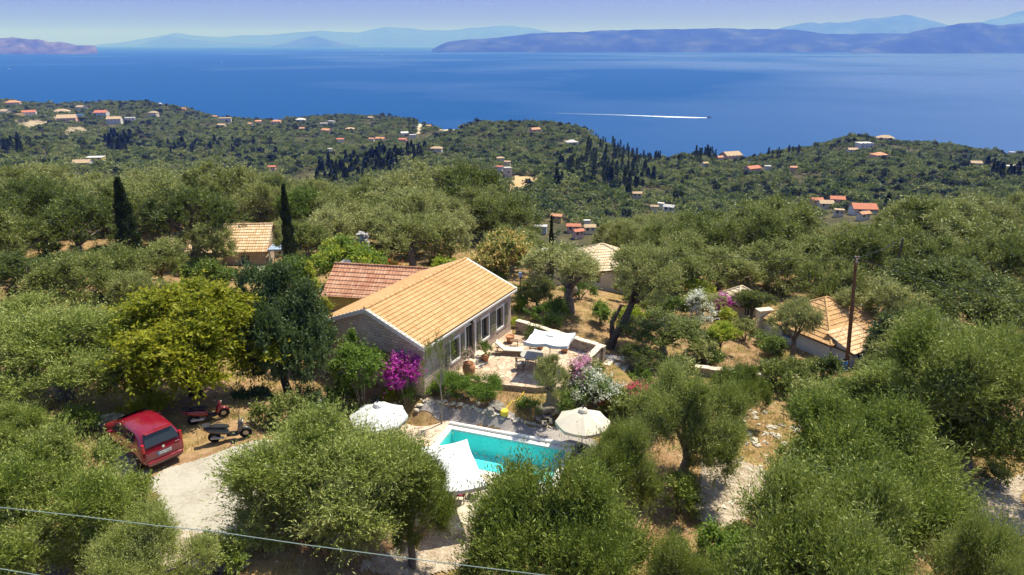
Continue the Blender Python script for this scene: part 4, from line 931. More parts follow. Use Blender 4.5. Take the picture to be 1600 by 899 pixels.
# woods: nobody could count them
WV = []
for k in range(6):
    rs = np.random.RandomState(500+k); lb = make_lobes(rs, 11, 3.3, 2.6, 1.9, (.28, .48), .8)
    V = foliage(520+k, lb, np.array([0, 0, 1.6]), 560, 1, .80, .46, .1, .3, 1.1, .05)
    V[:, 2] -= .3; me = leaf_mesh("wood_tree", V, M['wood_olive']); WV.append(bpy.data.objects.new("wood_tree", me))
for k in range(2):
    rs = np.random.RandomState(560+k); lb = make_lobes(rs, 9, 2.6, 3.6, 2.6, (.3, .5), 1.)
    V = foliage(570+k, lb, np.array([0, 0, 2.0]), 560, 1, .75, .42, .1, .3, 1.1, .05); me = leaf_mesh("wood_tree", V, M['conifer']); WV.append(bpy.data.objects.new("wood_tree", me))
WC = bpy.data.collections.new("wood_kinds")
for o in WV: WC.objects.link(o)
def woods():
    rs = np.random.RandomState(9); P = []; A = []
    y = 127.0
    while y < 1330:
        st = 5.6 if y < 500 else 6.6
        xs = np.arange(-y*.92, y*.92, st); X = xs+rs.uniform(-2.2, 2.2, len(xs)); Y = y+rs.uniform(-2.4, 2.4, len(xs)); Z = hgt(X, Y, False)
        for a, b, c in zip(X, Y, Z):
            if c < SEA+4: continue
            s = rs.uniform(.82, 1.35)
            if rs.rand() < .06: s *= 1.35
            dens = mn.noise(Vector((a*.012, b*.012, 3)))
            if dens < -.30 and rs.rand() < .5: s *= .6
            if dens < -.42 and rs.rand() < .75: continue
            if not allowed(a, b, c, s*3.3, s*5.0): continue
            P.append((a, b, c-.2)); A.append((s, rs.uniform(0, 6.28), rs.randint(0, 6) if rs.rand() > .05+.12*(mn.noise(Vector((a*.008, b*.008, 8))) > .15) else 6+rs.randint(0, 2)))
        y += st*.92
    P = np.array(P); A = np.array(A); print("woods", len(P))
    me = bpy.data.meshes.new("woodland"); me.vertices.add(len(P)); me.vertices.foreach_set("co", P.astype(np.float32).ravel())
    for nm, i in (("sc", 0), ("rot", 1)):
        at = me.attributes.new(nm, 'FLOAT', 'POINT'); at.data.foreach_set("value", A[:, i].astype(np.float32))
    at = me.attributes.new("idx", 'INT', 'POINT'); at.data.foreach_set("value", A[:, 2].astype(np.int32)); me.update()
    o = bpy.data.objects.new("woodland", me); COL.objects.link(o); tag(o, kind="stuff")
    ng = bpy.data.node_groups.new("scatter", 'GeometryNodeTree'); ng.interface.new_socket("Geometry", in_out='INPUT', socket_type='NodeSocketGeometry'); ng.interface.new_socket("Geometry", in_out='OUTPUT', socket_type='NodeSocketGeometry')
    N = ng.nodes; gi = N.new("NodeGroupInput"); go = N.new("NodeGroupOutput"); ip = N.new("GeometryNodeInstanceOnPoints"); ci = N.new("GeometryNodeCollectionInfo")
    ci.inputs["Collection"].default_value = WC; ci.inputs["Separate Children"].default_value = True; ci.inputs["Reset Children"].default_value = True
    def att(nm, ty):
        a = N.new("GeometryNodeInputNamedAttribute"); a.data_type = ty; a.inputs["Name"].default_value = nm; return a.outputs[0]
    cx = N.new("ShaderNodeCombineXYZ"); ng.links.new(att("rot", 'FLOAT'), cx.inputs[2]); cs = N.new("ShaderNodeCombineXYZ"); sc = att("sc", 'FLOAT')
    for i in range(3): ng.links.new(sc, cs.inputs[i])
    ng.links.new(gi.outputs[0], ip.inputs["Points"]); ng.links.new(ci.outputs[0], ip.inputs["Instance"]); ip.inputs["Pick Instance"].default_value = True
    ng.links.new(att("idx", 'INT'), ip.inputs["Instance Index"]); ng.links.new(cx.outputs[0], ip.inputs["Rotation"]); ng.links.new(cs.outputs[0], ip.inputs["Scale"])
    ng.links.new(ip.outputs[0], go.inputs[0]); md = o.modifiers.new("scatter", 'NODES'); md.node_group = ng
woods()
# ---------------------------------------------------------------- buildings of the near ground
def pierced(mb, L, z0, z1, ops, fn, depth=.25, m=0):
    """wall face with real openings; fn(t, z, d) -> point, d = depth into the wall"""
    ts = sorted({0., L, *[v for o in ops for v in (o[0], o[1])]}); zs = sorted({z0, z1, *[v for o in ops for v in (o[2], o[3])]})
    for i in range(len(ts)-1):
        for j in range(len(zs)-1):
            a, b, c, d = ts[i], ts[i+1], zs[j], zs[j+1]
            if any(o[0] <= a and b <= o[1] and o[2] <= c and d <= o[3] for o in ops): continue
            mb.add([fn(a,c,0), fn(b,c,0), fn(b,d,0), fn(a,d,0)], [(0,1,2,3)], m)
    for (a, b, c, d) in ops:
        mb.add([fn(a,c,0), fn(b,c,0), fn(b,d,0), fn(a,d,0), fn(a,c,depth), fn(b,c,depth), fn(b,d,depth), fn(a,d,depth)],
               [(0,1,5,4),(1,2,6,5),(2,3,7,6),(3,0,4,7)], m)
    return mb
def tiles(p0, du, L, dv, H, nrm, period=.25, course=.4, amp=.045, clip=None, sub=4):
    """ridged and stepped tile surface; clip(u) -> (vmin, vmax)"""
    p0, du, dv, nrm = Vector(p0), Vector(du), Vector(dv), Vector(nrm); nu = max(2, int(L/period))*sub+1; us = np.linspace(0, L, nu)
    vs = []; off = []; nc = max(1, int(round(H/course))); ch = H/nc
    for k in range(nc): vs += [k*ch+.001, (k+1)*ch]; off += [.045, .0]
    V = []; UV = []
    for u in us:
        lo, hi = clip(u) if clip else (0, H); a = amp*abs(math.cos(math.pi*u/period*1.0))
        for v, o in zip(vs, off):
            q = min(max(v, lo), hi); V.append(tuple(p0+du*u+dv*q+nrm*(a+o+.02))); UV.append((u, v))
    n = len(vs); F = [(i*n+j, (i+1)*n+j, (i+1)*n+j+1, i*n+j+1) for i in range(nu-1) for j in range(n-1)]
    return V, F, UV
def tile_obj(name, parent, mat, patches, under=.10):
    mb = MB(); UV = []
    for P in patches: V, F, uv = tiles(**P); mb.add(V, F); UV += uv
    return mb.obj(name, mat, parent, uv=UV)
def shutters(parent, a, b, c, d, fn, mat, w=.5):
    for s in (-1, 1):
        q = MB(); x0 = a-w if s < 0 else b; x1 = a if s < 0 else b+w
        def bx(x0, x1, z0, z1, d0, d1):
            P = [fn(x0,z0,d0), fn(x1,z0,d0), fn(x1,z1,d0), fn(x0,z1,d0), fn(x0,z0,d1), fn(x1,z0,d1), fn(x1,z1,d1), fn(x0,z1,d1)]
            q.add(P, [(0,1,2,3),(7,6,5,4),(0,4,5,1),(1,5,6,2),(2,6,7,3),(3,7,4,0)])
        bx(x0+.03, x1-.03, c, d, -.03, -.07); 
        for k in range(7): z = c+.1+(d-c-.2)*k/6; bx(x0+.08, x1-.08, z-.04, z+.03, -.0705, -.09)
        q.obj('shutter', mat, parent)
def fbox(mb, fn, x0, x1, z0, z1, d0, d1, m=0):
    P = [fn(x0,z0,d0), fn(x1,z0,d0), fn(x1,z1,d0), fn(x0,z1,d0), fn(x0,z0,d1), fn(x1,z0,d1), fn(x1,z1,d1), fn(x0,z1,d1)]
    return mb.add(P, [(0,3,2,1),(4,5,6,7),(0,1,5,4),(1,2,6,5),(2,3,7,6),(3,0,4,7)], m)
def window(parent, o, fn, frame, glass, surround=None, name='window', sill=None, depth=.2, bars=1):
    a, b, c, d = o; f = MB(); t = .06
    fbox(f, fn, a+.004, a+t, c+.004, d-.004, depth, depth-.06); fbox(f, fn, b-t, b-.004, c+.004, d-.004, depth, depth-.06)
    fbox(f, fn, a+t, b-t, d-t, d-.004, depth, depth-.06); fbox(f, fn, a+t, b-t, c+.004, c+t, depth, depth-.06)
    for k in range(bars): x = a+(b-a)*(k+1)/(bars+1); fbox(f, fn, x-.03, x+.03, c+t, d-t, depth, depth-.05)
    w = f.obj(name, frame, parent)
    g = MB(); fbox(g, fn, a+.002, b-.002, c+.002, d-.002, depth+.03, depth+.004); g.obj('pane', glass, w)
    if surround:
        s = MB(); k = .14
        fbox(s, fn, a-k, a, c-(0 if name == 'door' else k), d+k, -.025, .02); fbox(s, fn, b, b+k, c-(0 if name == 'door' else k), d+k, -.025, .02); fbox(s, fn, a, b, d, d+k, -.025, .02)
        if name != 'door': fbox(s, fn, a, b, c-k, c, -.05, .02)
        s.obj('frame', surround, w)
    return w

A1 = math.atan2(10.03, 5.24); E1 = Vector((math.cos(A1), math.sin(A1), 0)); E2 = Vector((-E1.y, E1.x, 0))
HN = Vector((-5.06, 36.5, 0))
def main_house():
    LW, WW, zb, ze, za = 11.0, 7.7, -.45, 3.62, 5.15       # local z; origin z = .9
    org = HN+E1*.2+E2*.24; org.z = .9
    o = thing('stone_house', "long stone house with a tan-orange tiled gable roof, beside the terrace", 'house', org, A1)
    def tfor(px, z):
        ts = np.linspace(0, LW, 600); pp = [proj(org.x+E1.x*t, org.y+E1.y*t, z)[0] for t in ts]; return float(ts[int(np.argmin(np.abs(np.array(pp)-px)))])
    w1, dr, w2, w3, = [tfor(p, z) for p, z in ((711, 2.9), (735, 2.6), (758, 3.0), (781, 3.0))]
    ops = [(w1-.5, w1+.5, 1.25, 2.65), (dr-.55, dr+.55, .75, 2.95), (w2-.48, w2+.48, 1.25, 2.75), (w3-.48, w3+.48, 1.25, 2.75)]
    fF = lambda t, z, d: (t, d, z)
    fG = lambda t, z, d: (d, WW-t, z)
    fB = lambda t, z, d: (LW-t, WW-d, z)
    fR = lambda t, z, d: (LW-d, t, z)
    wl = MB(); pierced(wl, LW, zb, ze, ops, fF)
    gop = [(1.2, 2.1, .9, 2.0)]
    pierced(wl, WW, zb, 2.75, gop, fG); pierced(wl, LW, zb, ze, [], fB); pierced(wl, WW, zb, ze, [], fR)
    # upper gable stands proud of the lower wall
    g = MB(); pz = -.22
    zz = [2.75, ze]
    g.add([(pz,-.0,2.75),(pz,WW,2.75),(pz,WW,ze),(pz,WW/2,za),(pz,0,ze),(0,0,2.75),(0,WW,2.75),(0,WW,ze),(0,WW/2,za),(0,0,ze)],
          [(0,4,3,2,1),(0,1,6,5),(0,5,9,4),(1,2,7,6),(2,3,8,7),(3,4,9,8)])
    g.add([(LW,0,ze),(LW,WW,ze),(LW,WW/2,za)], [(0,1,2)])
    wl.add(g.v, g.f); wl.obj('wall', M['stone'], o)
    ends = [(w, n) for w, n in zip(ops, ('window', 'door', 'window', 'window'))]
    for op, n in ends:
        w = window(o, op, fF, M['shutter'], M['glass'], M['white'], n)
        if n == 'window': shutters(o, op[0]-.14, op[1]+.14, op[2], op[3], fF, M['shutter'])
    window(o, gop[0], fG, M['white'], M['glass'], M['white'])
    # roof
    sl = math.atan2(za-ze, WW/2); ov = .28; H = (WW/2+ov)/math.cos(sl); cs, sn = math.cos(sl), math.sin(sl); Lr = LW+.5
    P = [dict(p0=(-.35, -ov, ze-ov*math.tan(sl)+.08), du=(1,0,0), L=Lr+.1, dv=(0,cs,sn), H=H, nrm=(0,-sn,cs), course=.31),
         dict(p0=(-.35, WW+ov, ze-ov*math.tan(sl)+.08), du=(1,0,0), L=Lr+.1, dv=(0,-cs,sn), H=H, nrm=(0,sn,cs), course=.31)]
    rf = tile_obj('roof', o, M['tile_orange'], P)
    r = MB(); zr = za+.08+.07; r.tube([(-.35,WW/2,zr),(LW+.25,WW/2,zr)], .11, 8)
    for k in range(24): x = -.3+k*(LW+.5)/24; r.tube([(x,WW/2,zr),(x+.1,WW/2,zr)], .13, 8)
    r.obj('ridge_cap', M['tile_orange'], rf, uv=[(p[0], 3.) for p in r.v])
    for x in (-.40, LW+.18):
        for s in (0, 1):
            t = MB()
            y0 = -ov-.05 if s == 0 else WW+ov+.05; z0 = ze-(ov+.05)*math.tan(sl)
            for (dx, dz0, dz1) in ((0, -.10, .16),):
                t.add([(x,y0,z0+dz0),(x+.2,y0,z0+dz0),(x+.2,WW/2,za+dz0),(x,WW/2,za+dz0),(x,y0,z0+dz1),(x+.2,y0,z0+dz1),(x+.2,WW/2,za+dz1),(x,WW/2,za+dz1)],
                      [(0,3,2,1),(4,5,6,7),(0,1,5,4),(1,2,6,5),(2,3,7,6),(3,0,4,7)])
            t.obj('verge', M['verge'], rf)
    e = MB(); zz = ze-ov*math.tan(sl)
    e.box((LW/2, -ov-.03, zz-.01), (LW+.5, .12, .12)); e.box((LW/2, WW+ov+.03, zz-.01), (LW+.5, .12, .12)); e.obj('gutter', M['verge'], rf)
    s = MB()   # soffit slab under the tiles
    for sg in (0, 1):
        y0 = -ov if sg == 0 else WW+ov; z0 = zz+.02
        s.add([(-.2,y0,z0),(LW+.2,y0,z0),(LW+.2,WW/2,za+.03),(-.2,WW/2,za+.03)], [(0,1,2,3)])
    s.obj('soffit', M['wood'], rf)
    l = MB(); l.box((dr, -.12, 3.18), (.12, .2, .2)); l.box((dr, -.12, 3.3), (.2, .26, .04)); l.obj('wall_lamp', M['dark'], o)
    st = MB()    # steps down to the terrace
    st.box((dr+.1, -.35, .30), (1.9, .7, .86)); st.box((dr+.1, -.92, .175), (2.2, .45, .62)); st.box((dr+.1, -1.38, .06), (2.4, .46, .5)); so = st.obj('steps', M['concrete_step'], o); bevel(so, .02)
    return o, org, dr
HOUSE, HORG, DOOR_T = main_house()
def hp(t, d, z): q = HORG+E1*t-E2*d; return Vector((q.x, q.y, z))        # t along the front wall, d out from it

def cottage(name, label, loc, rz, L, W, h, rise, wall, roof, style='gable', ops_front=(), ops_left=(), shut=None, frame='white', surround=None, base=-1.2, ov=.3, chimney=None, wall2=None):
    o = thing(name, label, 'house' if name != 'gatehouse' else 'gatehouse', loc, rz)
    fF = lambda t, z, d: (t-L/2, d-W/2, z); fL = lambda t, z, d: (d-L/2, W/2-t, z); fB = lambda t, z, d: (L/2-t, W/2-d, z); fR = lambda t, z, d: (L/2-d, t-W/2, z)
    wl = MB(); pierced(wl, L, base, h, list(ops_front), fF); pierced(wl, W, base, h, list(ops_left), fL); pierced(wl, L, base, h, [], fB); pierced(wl, W, base, h, [], fR)
    if style == 'gable': wl.add([(-L/2,-W/2,h),(-L/2,W/2,h),(-L/2,0,h+rise),(L/2,-W/2,h),(L/2,W/2,h),(L/2,0,h+rise)], [(0,2,1),(3,4,5)])
    wl.obj('wall', M[wall], o)
    for op in ops_front:
        n = 'door' if op[2] < .3 else 'window'; window(o, op, fF, M[frame], M['glass'], M[surround] if surround else None, n)
        if shut and n == 'window': shutters(o, op[0], op[1], op[2], op[3], fF, M[shut], .45)
    for op in ops_left:
        n = 'door' if op[2] < .3 else 'window'; window(o, op, fL, M[frame], M['glass'], M[surround] if surround else None, n)
        if shut and n == 'window': shutters(o, op[0], op[1], op[2], op[3], fL, M[shut], .45)
    P = []; mat = M[roof]
    if style == 'gable':
        sl = math.atan2(rise, W/2); cs, sn = math.cos(sl), math.sin(sl); H = (W/2+ov)/cs; z0 = h-ov*math.tan(sl)+.05
        P = [dict(p0=(-L/2-ov,-W/2-ov,z0), du=(1,0,0), L=L+2*ov, dv=(0,cs,sn), H=H, nrm=(0,-sn,cs)), dict(p0=(-L/2-ov,W/2+ov,z0), du=(1,0,0), L=L+2*ov, dv=(0,-cs,sn), H=H, nrm=(0,sn,cs))]
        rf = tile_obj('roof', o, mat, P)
        r = MB(); r.tube([(-L/2-ov,0,h+rise+.1),(L/2+ov,0,h+rise+.1)], .12, 8); r.obj('ridge_cap', mat, rf, uv=[(p[0], 3.) for p in r.v])
    elif style == 'mono':
        sl = math.atan2(rise, W); cs, sn = math.cos(sl), math.sin(sl)
        rf = tile_obj('roof', o, mat, [dict(p0=(-L/2-ov,-W/2-ov,h-ov*math.tan(sl)+.05), du=(1,0,0), L=L+2*ov, dv=(0,cs,sn), H=(W+2*ov)/cs, nrm=(0,-sn,cs))])
        q = MB(); q.add([(-L/2,-W/2,h),(-L/2,W/2,h),(-L/2,W/2,h+rise),(L/2,-W/2,h),(L/2,W/2,h),(L/2,W/2,h+rise)], [(0,2,1),(3,4,5),(1,2,5,4)]); q.obj('upper_wall', M[wall], o)
    else:
        a, b = W/2+ov, L/2+ov; k = rise/a; z0 = h+.03
        for (p0, du, LL, dv, ap) in (((-b,-a,z0),(1,0,0),2*b,(0,1,0),a), ((b,a,z0),(-1,0,0),2*b,(0,-1,0),a), ((-b,a,z0),(0,-1,0),2*a,(1,0,0),min(a,b)), ((b,-a,z0),(0,1,0),2*a,(-1,0,0),min(a,b))):
            sl = math.atan2(rise, ap if ap else a); cs, sn = math.cos(sl), math.sin(sl); dvv = (dv[0]*cs, dv[1]*cs, sn); nn = (-dv[0]*sn, -dv[1]*sn, cs)
            P.append(dict(p0=p0, du=du, L=LL, dv=dvv, H=ap/cs, nrm=nn, clip=(lambda u, LL=LL, cs=cs, ap=ap: (0, min(u, LL-u, ap)/cs))))
        rf = tile_obj('roof', o, mat, P); r = MB()
        for sx in (-1, 1):
            for sy in (-1, 1): r.tube([(sx*b, sy*a, z0+.06), (sx*max(0, b-a), 0, h+rise+.1)], .10, 6)
        if b > a: r.tube([(-(b-a),0,h+rise+.1),(b-a,0,h+rise+.1)], .11, 6)
        r.obj('ridge_cap', mat, rf, uv=[(p[0], 3.) for p in r.v])
    s = MB(); s.box((0,0,h-.04), (L+2*ov-.1, W+2*ov-.1, .06)); s.obj('soffit', M['wood'], rf)
    if chimney:
        c = MB(); c.box((chimney[0],chimney[1],h+rise+.1), (.5,.5,1.5)); c.box((chimney[0],chimney[1],h+rise+.9), (.62,.62,.1)); c.obj('chimney', M[wall], rf)
    return o
# annex with the red roof
pA = G(506, 461, 3.0); pB = Vector((pA.x+8.4, pA.y-1.5, 3.0)); anx_rz = math.atan2(pB.y-pA.y, pB.x-pA.x)
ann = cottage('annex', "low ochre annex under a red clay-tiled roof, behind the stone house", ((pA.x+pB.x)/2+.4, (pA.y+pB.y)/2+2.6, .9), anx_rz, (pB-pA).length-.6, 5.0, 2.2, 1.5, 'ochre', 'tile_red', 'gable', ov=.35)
ann["category"] = 'annex'
b = MB(); b.box((0,0,-.1), ((pB-pA).length-.45, 5.15, 1.9)); b.obj('plinth', M['stone_dry'], ann)
# villa behind the trees, left
vp = atY(372, 420, 73); vz = h1(vp.x, 73)
villa = cottage('villa', "stone villa with white shutters and terracotta roof behind trees on the left", (vp.x+.8, 73.5, vz), R(4), 6.2, 6.2, 20.9-73*math.tan(math.atan(.0))*0-0+ (atY(372, 390, 70.4).z-20.9) - vz if False else atY(372,392,70.4).z-vz, 2.0, 'stone_warm', 'tile_pale', 'gable',
    ops_front=[(.9,1.7,atY(372,415,70.4).z-vz-.2,atY(372,400,70.4).z-vz),(3.6,4.5,atY(372,415,70.4).z-vz-.2,atY(372,400,70.4).z-vz)], shut='white', frame='blue', surround=None, base=-2)
vg = MB(); gx = 3.2+1.2; wz = atY(372,390,70.4).z-vz
for k in (-.7, .7): vg.box((gx+k,-3.6,wz-1.2), (.1,.1,2.4))
vg.box((gx,-3.6,wz-.05), (1.6,.1,.12)); vg.box((gx,-2.6,wz+.05), (1.7,2.2,.08)); vg.obj('porch', M['bluegrey'], villa)
v2 = atY(312, 418, 71); v2z = h1(v2.x, 71)
cottage('outbuilding', "low wing with a tan roof and skylights left of the villa", (v2.x, 72, v2z), R(3), 5.6, 4.5, atY(318,405,69.5).z-v2z, 1.4, 'stone_warm', 'tile_pale', 'gable', ops_front=[(4.2,5.1,atY(318,418,69.5).z-v2z-.3,atY(318,408,69.5).z-v2z)], frame='blue', base=-2)["category"] = 'outbuilding'
ob = [o for o in bpy.data.objects if o.name.startswith('outbuilding')][0]
for k, x in ((0,-1.9),(1,1.3)):
    hh = atY(318,405,69.5).z-v2z; sl = math.atan2(1.4, 2.25); q = MB(); q.box((0,0,0), (1.3,1.1,.12)); s = q.obj('skylight', M['glass'], ob); s.location = (x,-1.2,hh+.66+.1); s.rotation_euler = (sl,0,0)
# pyramid-roofed house behind the leaning olive
pp = atY(932, 383, 68); pz = h1(pp.x, 68)
cottage('house', "cream house with a pale pyramid roof behind the leaning olive", (pp.x+.5, 68, pz), R(14), 6.6, 6.2, pp.z-1.75-pz, 1.75, 'render_cream', 'tile_buff', 'hip', ops_front=[(1.2,2.2,(pp.z-pz)*.25,(pp.z-pz)*.5)], base=-2)
# gatehouse
pg = atY(1158, 449, 59); gz = h1(pg.x, 59)
cottage('gatehouse', "tiny pale-roofed gatehouse half hidden behind a small olive", (pg.x, 59, gz), R(28), 3.0, 2.8, pg.z-1.1-gz, 1.1, 'render_cream', 'tile_buff', 'hip', ops_front=[(.8,1.6,.1,1.9)], base=-1.5, ov=.25)
# right-hand house
pr = atY(1279, 463, 53); rz_ = h1(pr.x, 53)
rh = cottage('cottage', "white-walled house with a big tan hipped roof beside the utility pole", (pr.x+.4, 52.5, rz_), R(30), 6.6, 6.4, pr.z-2.1-rz_, 2.1, 'render_white', 'tile_orange', 'hip', ops_front=[(.8,1.6,.25,1.6),(3.6,4.7,.15,1.9)], ops_left=[(2.0,2.9,.5,1.5)], frame='blue', base=-1.5, ov=.35)
q = atY(1330, 555, 49); qz = h1(q.x, 49)
cottage('outhouse', "low lean-to shed with tan tiles against the white-walled house", (q.x-.1, 48.6, qz), R(30), 3.6, 2.2, 1.25, .75, 'render_white', 'tile_pale', 'mono', ops_front=[(.6,1.2,.1,1.1)], frame='blue', base=-1, ov=.2)["category"] = 'shed'
q = atY(1352, 540, 50.5); qz = h1(q.x, 50.5)
cottage('outhouse', "lower tan-roofed shed at the right end of the white-walled house", (q.x+.6, 51.3, qz), R(30), 3.4, 3.0, 1.6, .8, 'render_white', 'tile_orange', 'mono', base=-1, ov=.2)["category"] = 'shed'
# gate pillar with the meter box
b_ = onground(1190, 520); gp = thing('gate_pillar', "cream gate pillar with grey meter boxes next to the gatehouse", 'gate pillar', b_, R(15))
mb = MB(); mb.box((0,0,.95), (1.2,.6,2.1)); mb.box((0,0,2.04), (1.35,.75,.12)); bevel(mb.obj('pillar', M['render_cream'], gp), .02)
mb = MB(); mb.box((-.12,-.36,1.45), (.32,.1,.5)); mb.obj('meter_box', M['render_grey'], gp); mb = MB(); mb.box((.28,-.36,1.35), (.3,.1,.35)); mb.obj('meter_box', M['alu'], gp)
# ruined stone pier
rb = atY(567, 385, 62); rbz = h1(rb.x, 62); rp = thing('ruined_pier', "rough stone pier left of a ruin, poking out of the vines", 'ruin', (rb.x, 62, rbz)); mb = MB()
tz = atY(567, 363, 62).z-rbz; rr = random.Random(4)
for k in range(150):
    z = tz*(k/150)**.9; w_ = .75*(1-.55*(k/150)**2); mb.rock((rr.uniform(-w_,w_), rr.uniform(-.35,.35), z), (rr.uniform(.14,.30), rr.uniform(.14,.28), rr.uniform(.07,.13)), k, 7)
mb.obj('stones', M['render_grey'], rp)
# solar water heater on a white flat roof
sb = atY(856, 404, 66); sz_ = h1(sb.x, 66); so = thing('utility_room', "white flat-roofed utility room left of the pyramid-roofed house", 'utility room', (sb.x, 66, sz_), R(10))
hh = sb.z-sz_-.15; mb = MB(); mb.box((0,0,hh/2-.5), (3.0,2.6,hh+1)); mb.obj('wall', M['render_cream'], so); mb = MB(); mb.box((0,0,hh+.08), (3.2,2.8,.16)); mb.obj('roof', M['white'], so)
sh = thing('solar_heater', "solar water heater with a metal tank on the white utility room roof", 'water heater', (sb.x, 66, sz_+hh+.16), R(10))
mb = MB(); mb.tube([(-.6,.3,.75),(.6,.3,.75)], .22, 14); mb.obj('tank', M['alu'], sh)
mb = MB(); mb.add([(-.7,-.9,.08),(.7,-.9,.08),(.7,.2,.62),(-.7,.2,.62),(-.7,-.9,.0),(.7,-.9,.0),(.7,.2,.54),(-.7,.2,.54)], [(0,1,2,3),(7,6,5,4),(0,4,5,1),(1,5,6,2),(2,6,7,3),(3,7,4,0)]); mb.obj('panel', M['glass'], sh)
mb = MB()
for x in (-.6,.6): mb.tube([(x,.3,0),(x,.3,.56)], .02, 5); mb.tube([(x,-.85,0),(x,-.85,.05)], .02, 5); mb.tube([(x,.15,0),(x,.15,.55)], .02, 5)
mb.obj('stand', M['alu'], sh)

# ---------------------------------------------------------------- terrace
TZ = 1.32
tp = [hp(2.0,.0,0), G(716,590,TZ), G(745,597,TZ), G(785,601,TZ), G(837,606,TZ), G(885,604,TZ), G(918,580,TZ), G(943,553,TZ), G(925,547,TZ), G(800,522,TZ), hp(11.2,.0,0)]
mb = MB(); mb.prism([(p.x,p.y) for p in tp][::-1] if False else [(p.x,p.y) for p in tp], .3, TZ-.07, 0); mb.prism([(p.x,p.y) for p in tp], TZ-.069, TZ, 1)
tag(mb.obj('terrace', [M['stone_dry'], M['flag']]), kind='structure')
def stone_wall(name, label, pts, w, z0, z1, mat='stone_dry', cap=True, cat='wall'):
    o = thing(name, label, cat, (pts[0][0], pts[0][1], 0)); mb = MB(); cp = MB(); bx, by = pts[0][0], pts[0][1]
    for i in range(len(pts)-1):
        a, b = Vector((pts[i][0]-bx, pts[i][1]-by)), Vector((pts[i+1][0]-bx, pts[i+1][1]-by)); d = (b-a); L = d.length; an = math.atan2(d.y, d.x); c = (a+b)/2; ext = w if i < len(pts)-2 else 0
        c = c+d.normalized()*ext/2*.98
        mb.box((c.x,c.y,(z0+z1)/2), (L+ext*.98,w,z1-z0), an)
        n = max(1, int((L+ext)/.5))
        for k in range(n):
            q = a+d.normalized()*((L+ext)*(k+.5)/n); h = .07+.02*math.sin(k*2.3+i)
            cp.box((q.x,q.y,z1+h/2), ((L+ext)/n-.015,w+.1,h), an)
    mb.obj('wall', M[mat], o)
    if cap: bevel(cp.obj('coping', M['concrete_step'], o), .012, 1)
    return o
w1_ = [G(798,520,TZ+.7), G(938,541,TZ+.7)]; w1_[0] = hp(11.3,.35,0)
stone_wall('terrace_wall', "drystone parapet along the back and right side of the terrace", [w1_[0], w1_[1], G(916,563,TZ+.7)], .34, .2, TZ+.72)
q1, q2 = G(832,533,TZ+.5), G(925,553,TZ+.5)
sl_ = MB(); st0 = G(945,560,.9)
ts = thing('garden_steps', "stone steps going down behind the pink oleander at the terrace corner", 'steps', (st0.x, st0.y, 0), R(-25))
for k in range(3): sl_.box((.45+k*.45,-.3,.75-k*.22), (.5,1.7,.5))
bevel(sl_.obj('steps', M['concrete_step'], ts), .02)
stone_wall('garden_wall', "low stone wall running right from the terrace corner", [G(940,552,1.2), G(968,560,1.0), G(1000,566,.6)], .4, -.3, .95)
stone_wall('retaining_wall', "low stone kerb wall at the foot of the dry slope, behind the yucca", [G(1085,572,.1), G(1135,580,0.0), G(1200,590,-.1)], .4, -.9, .05)

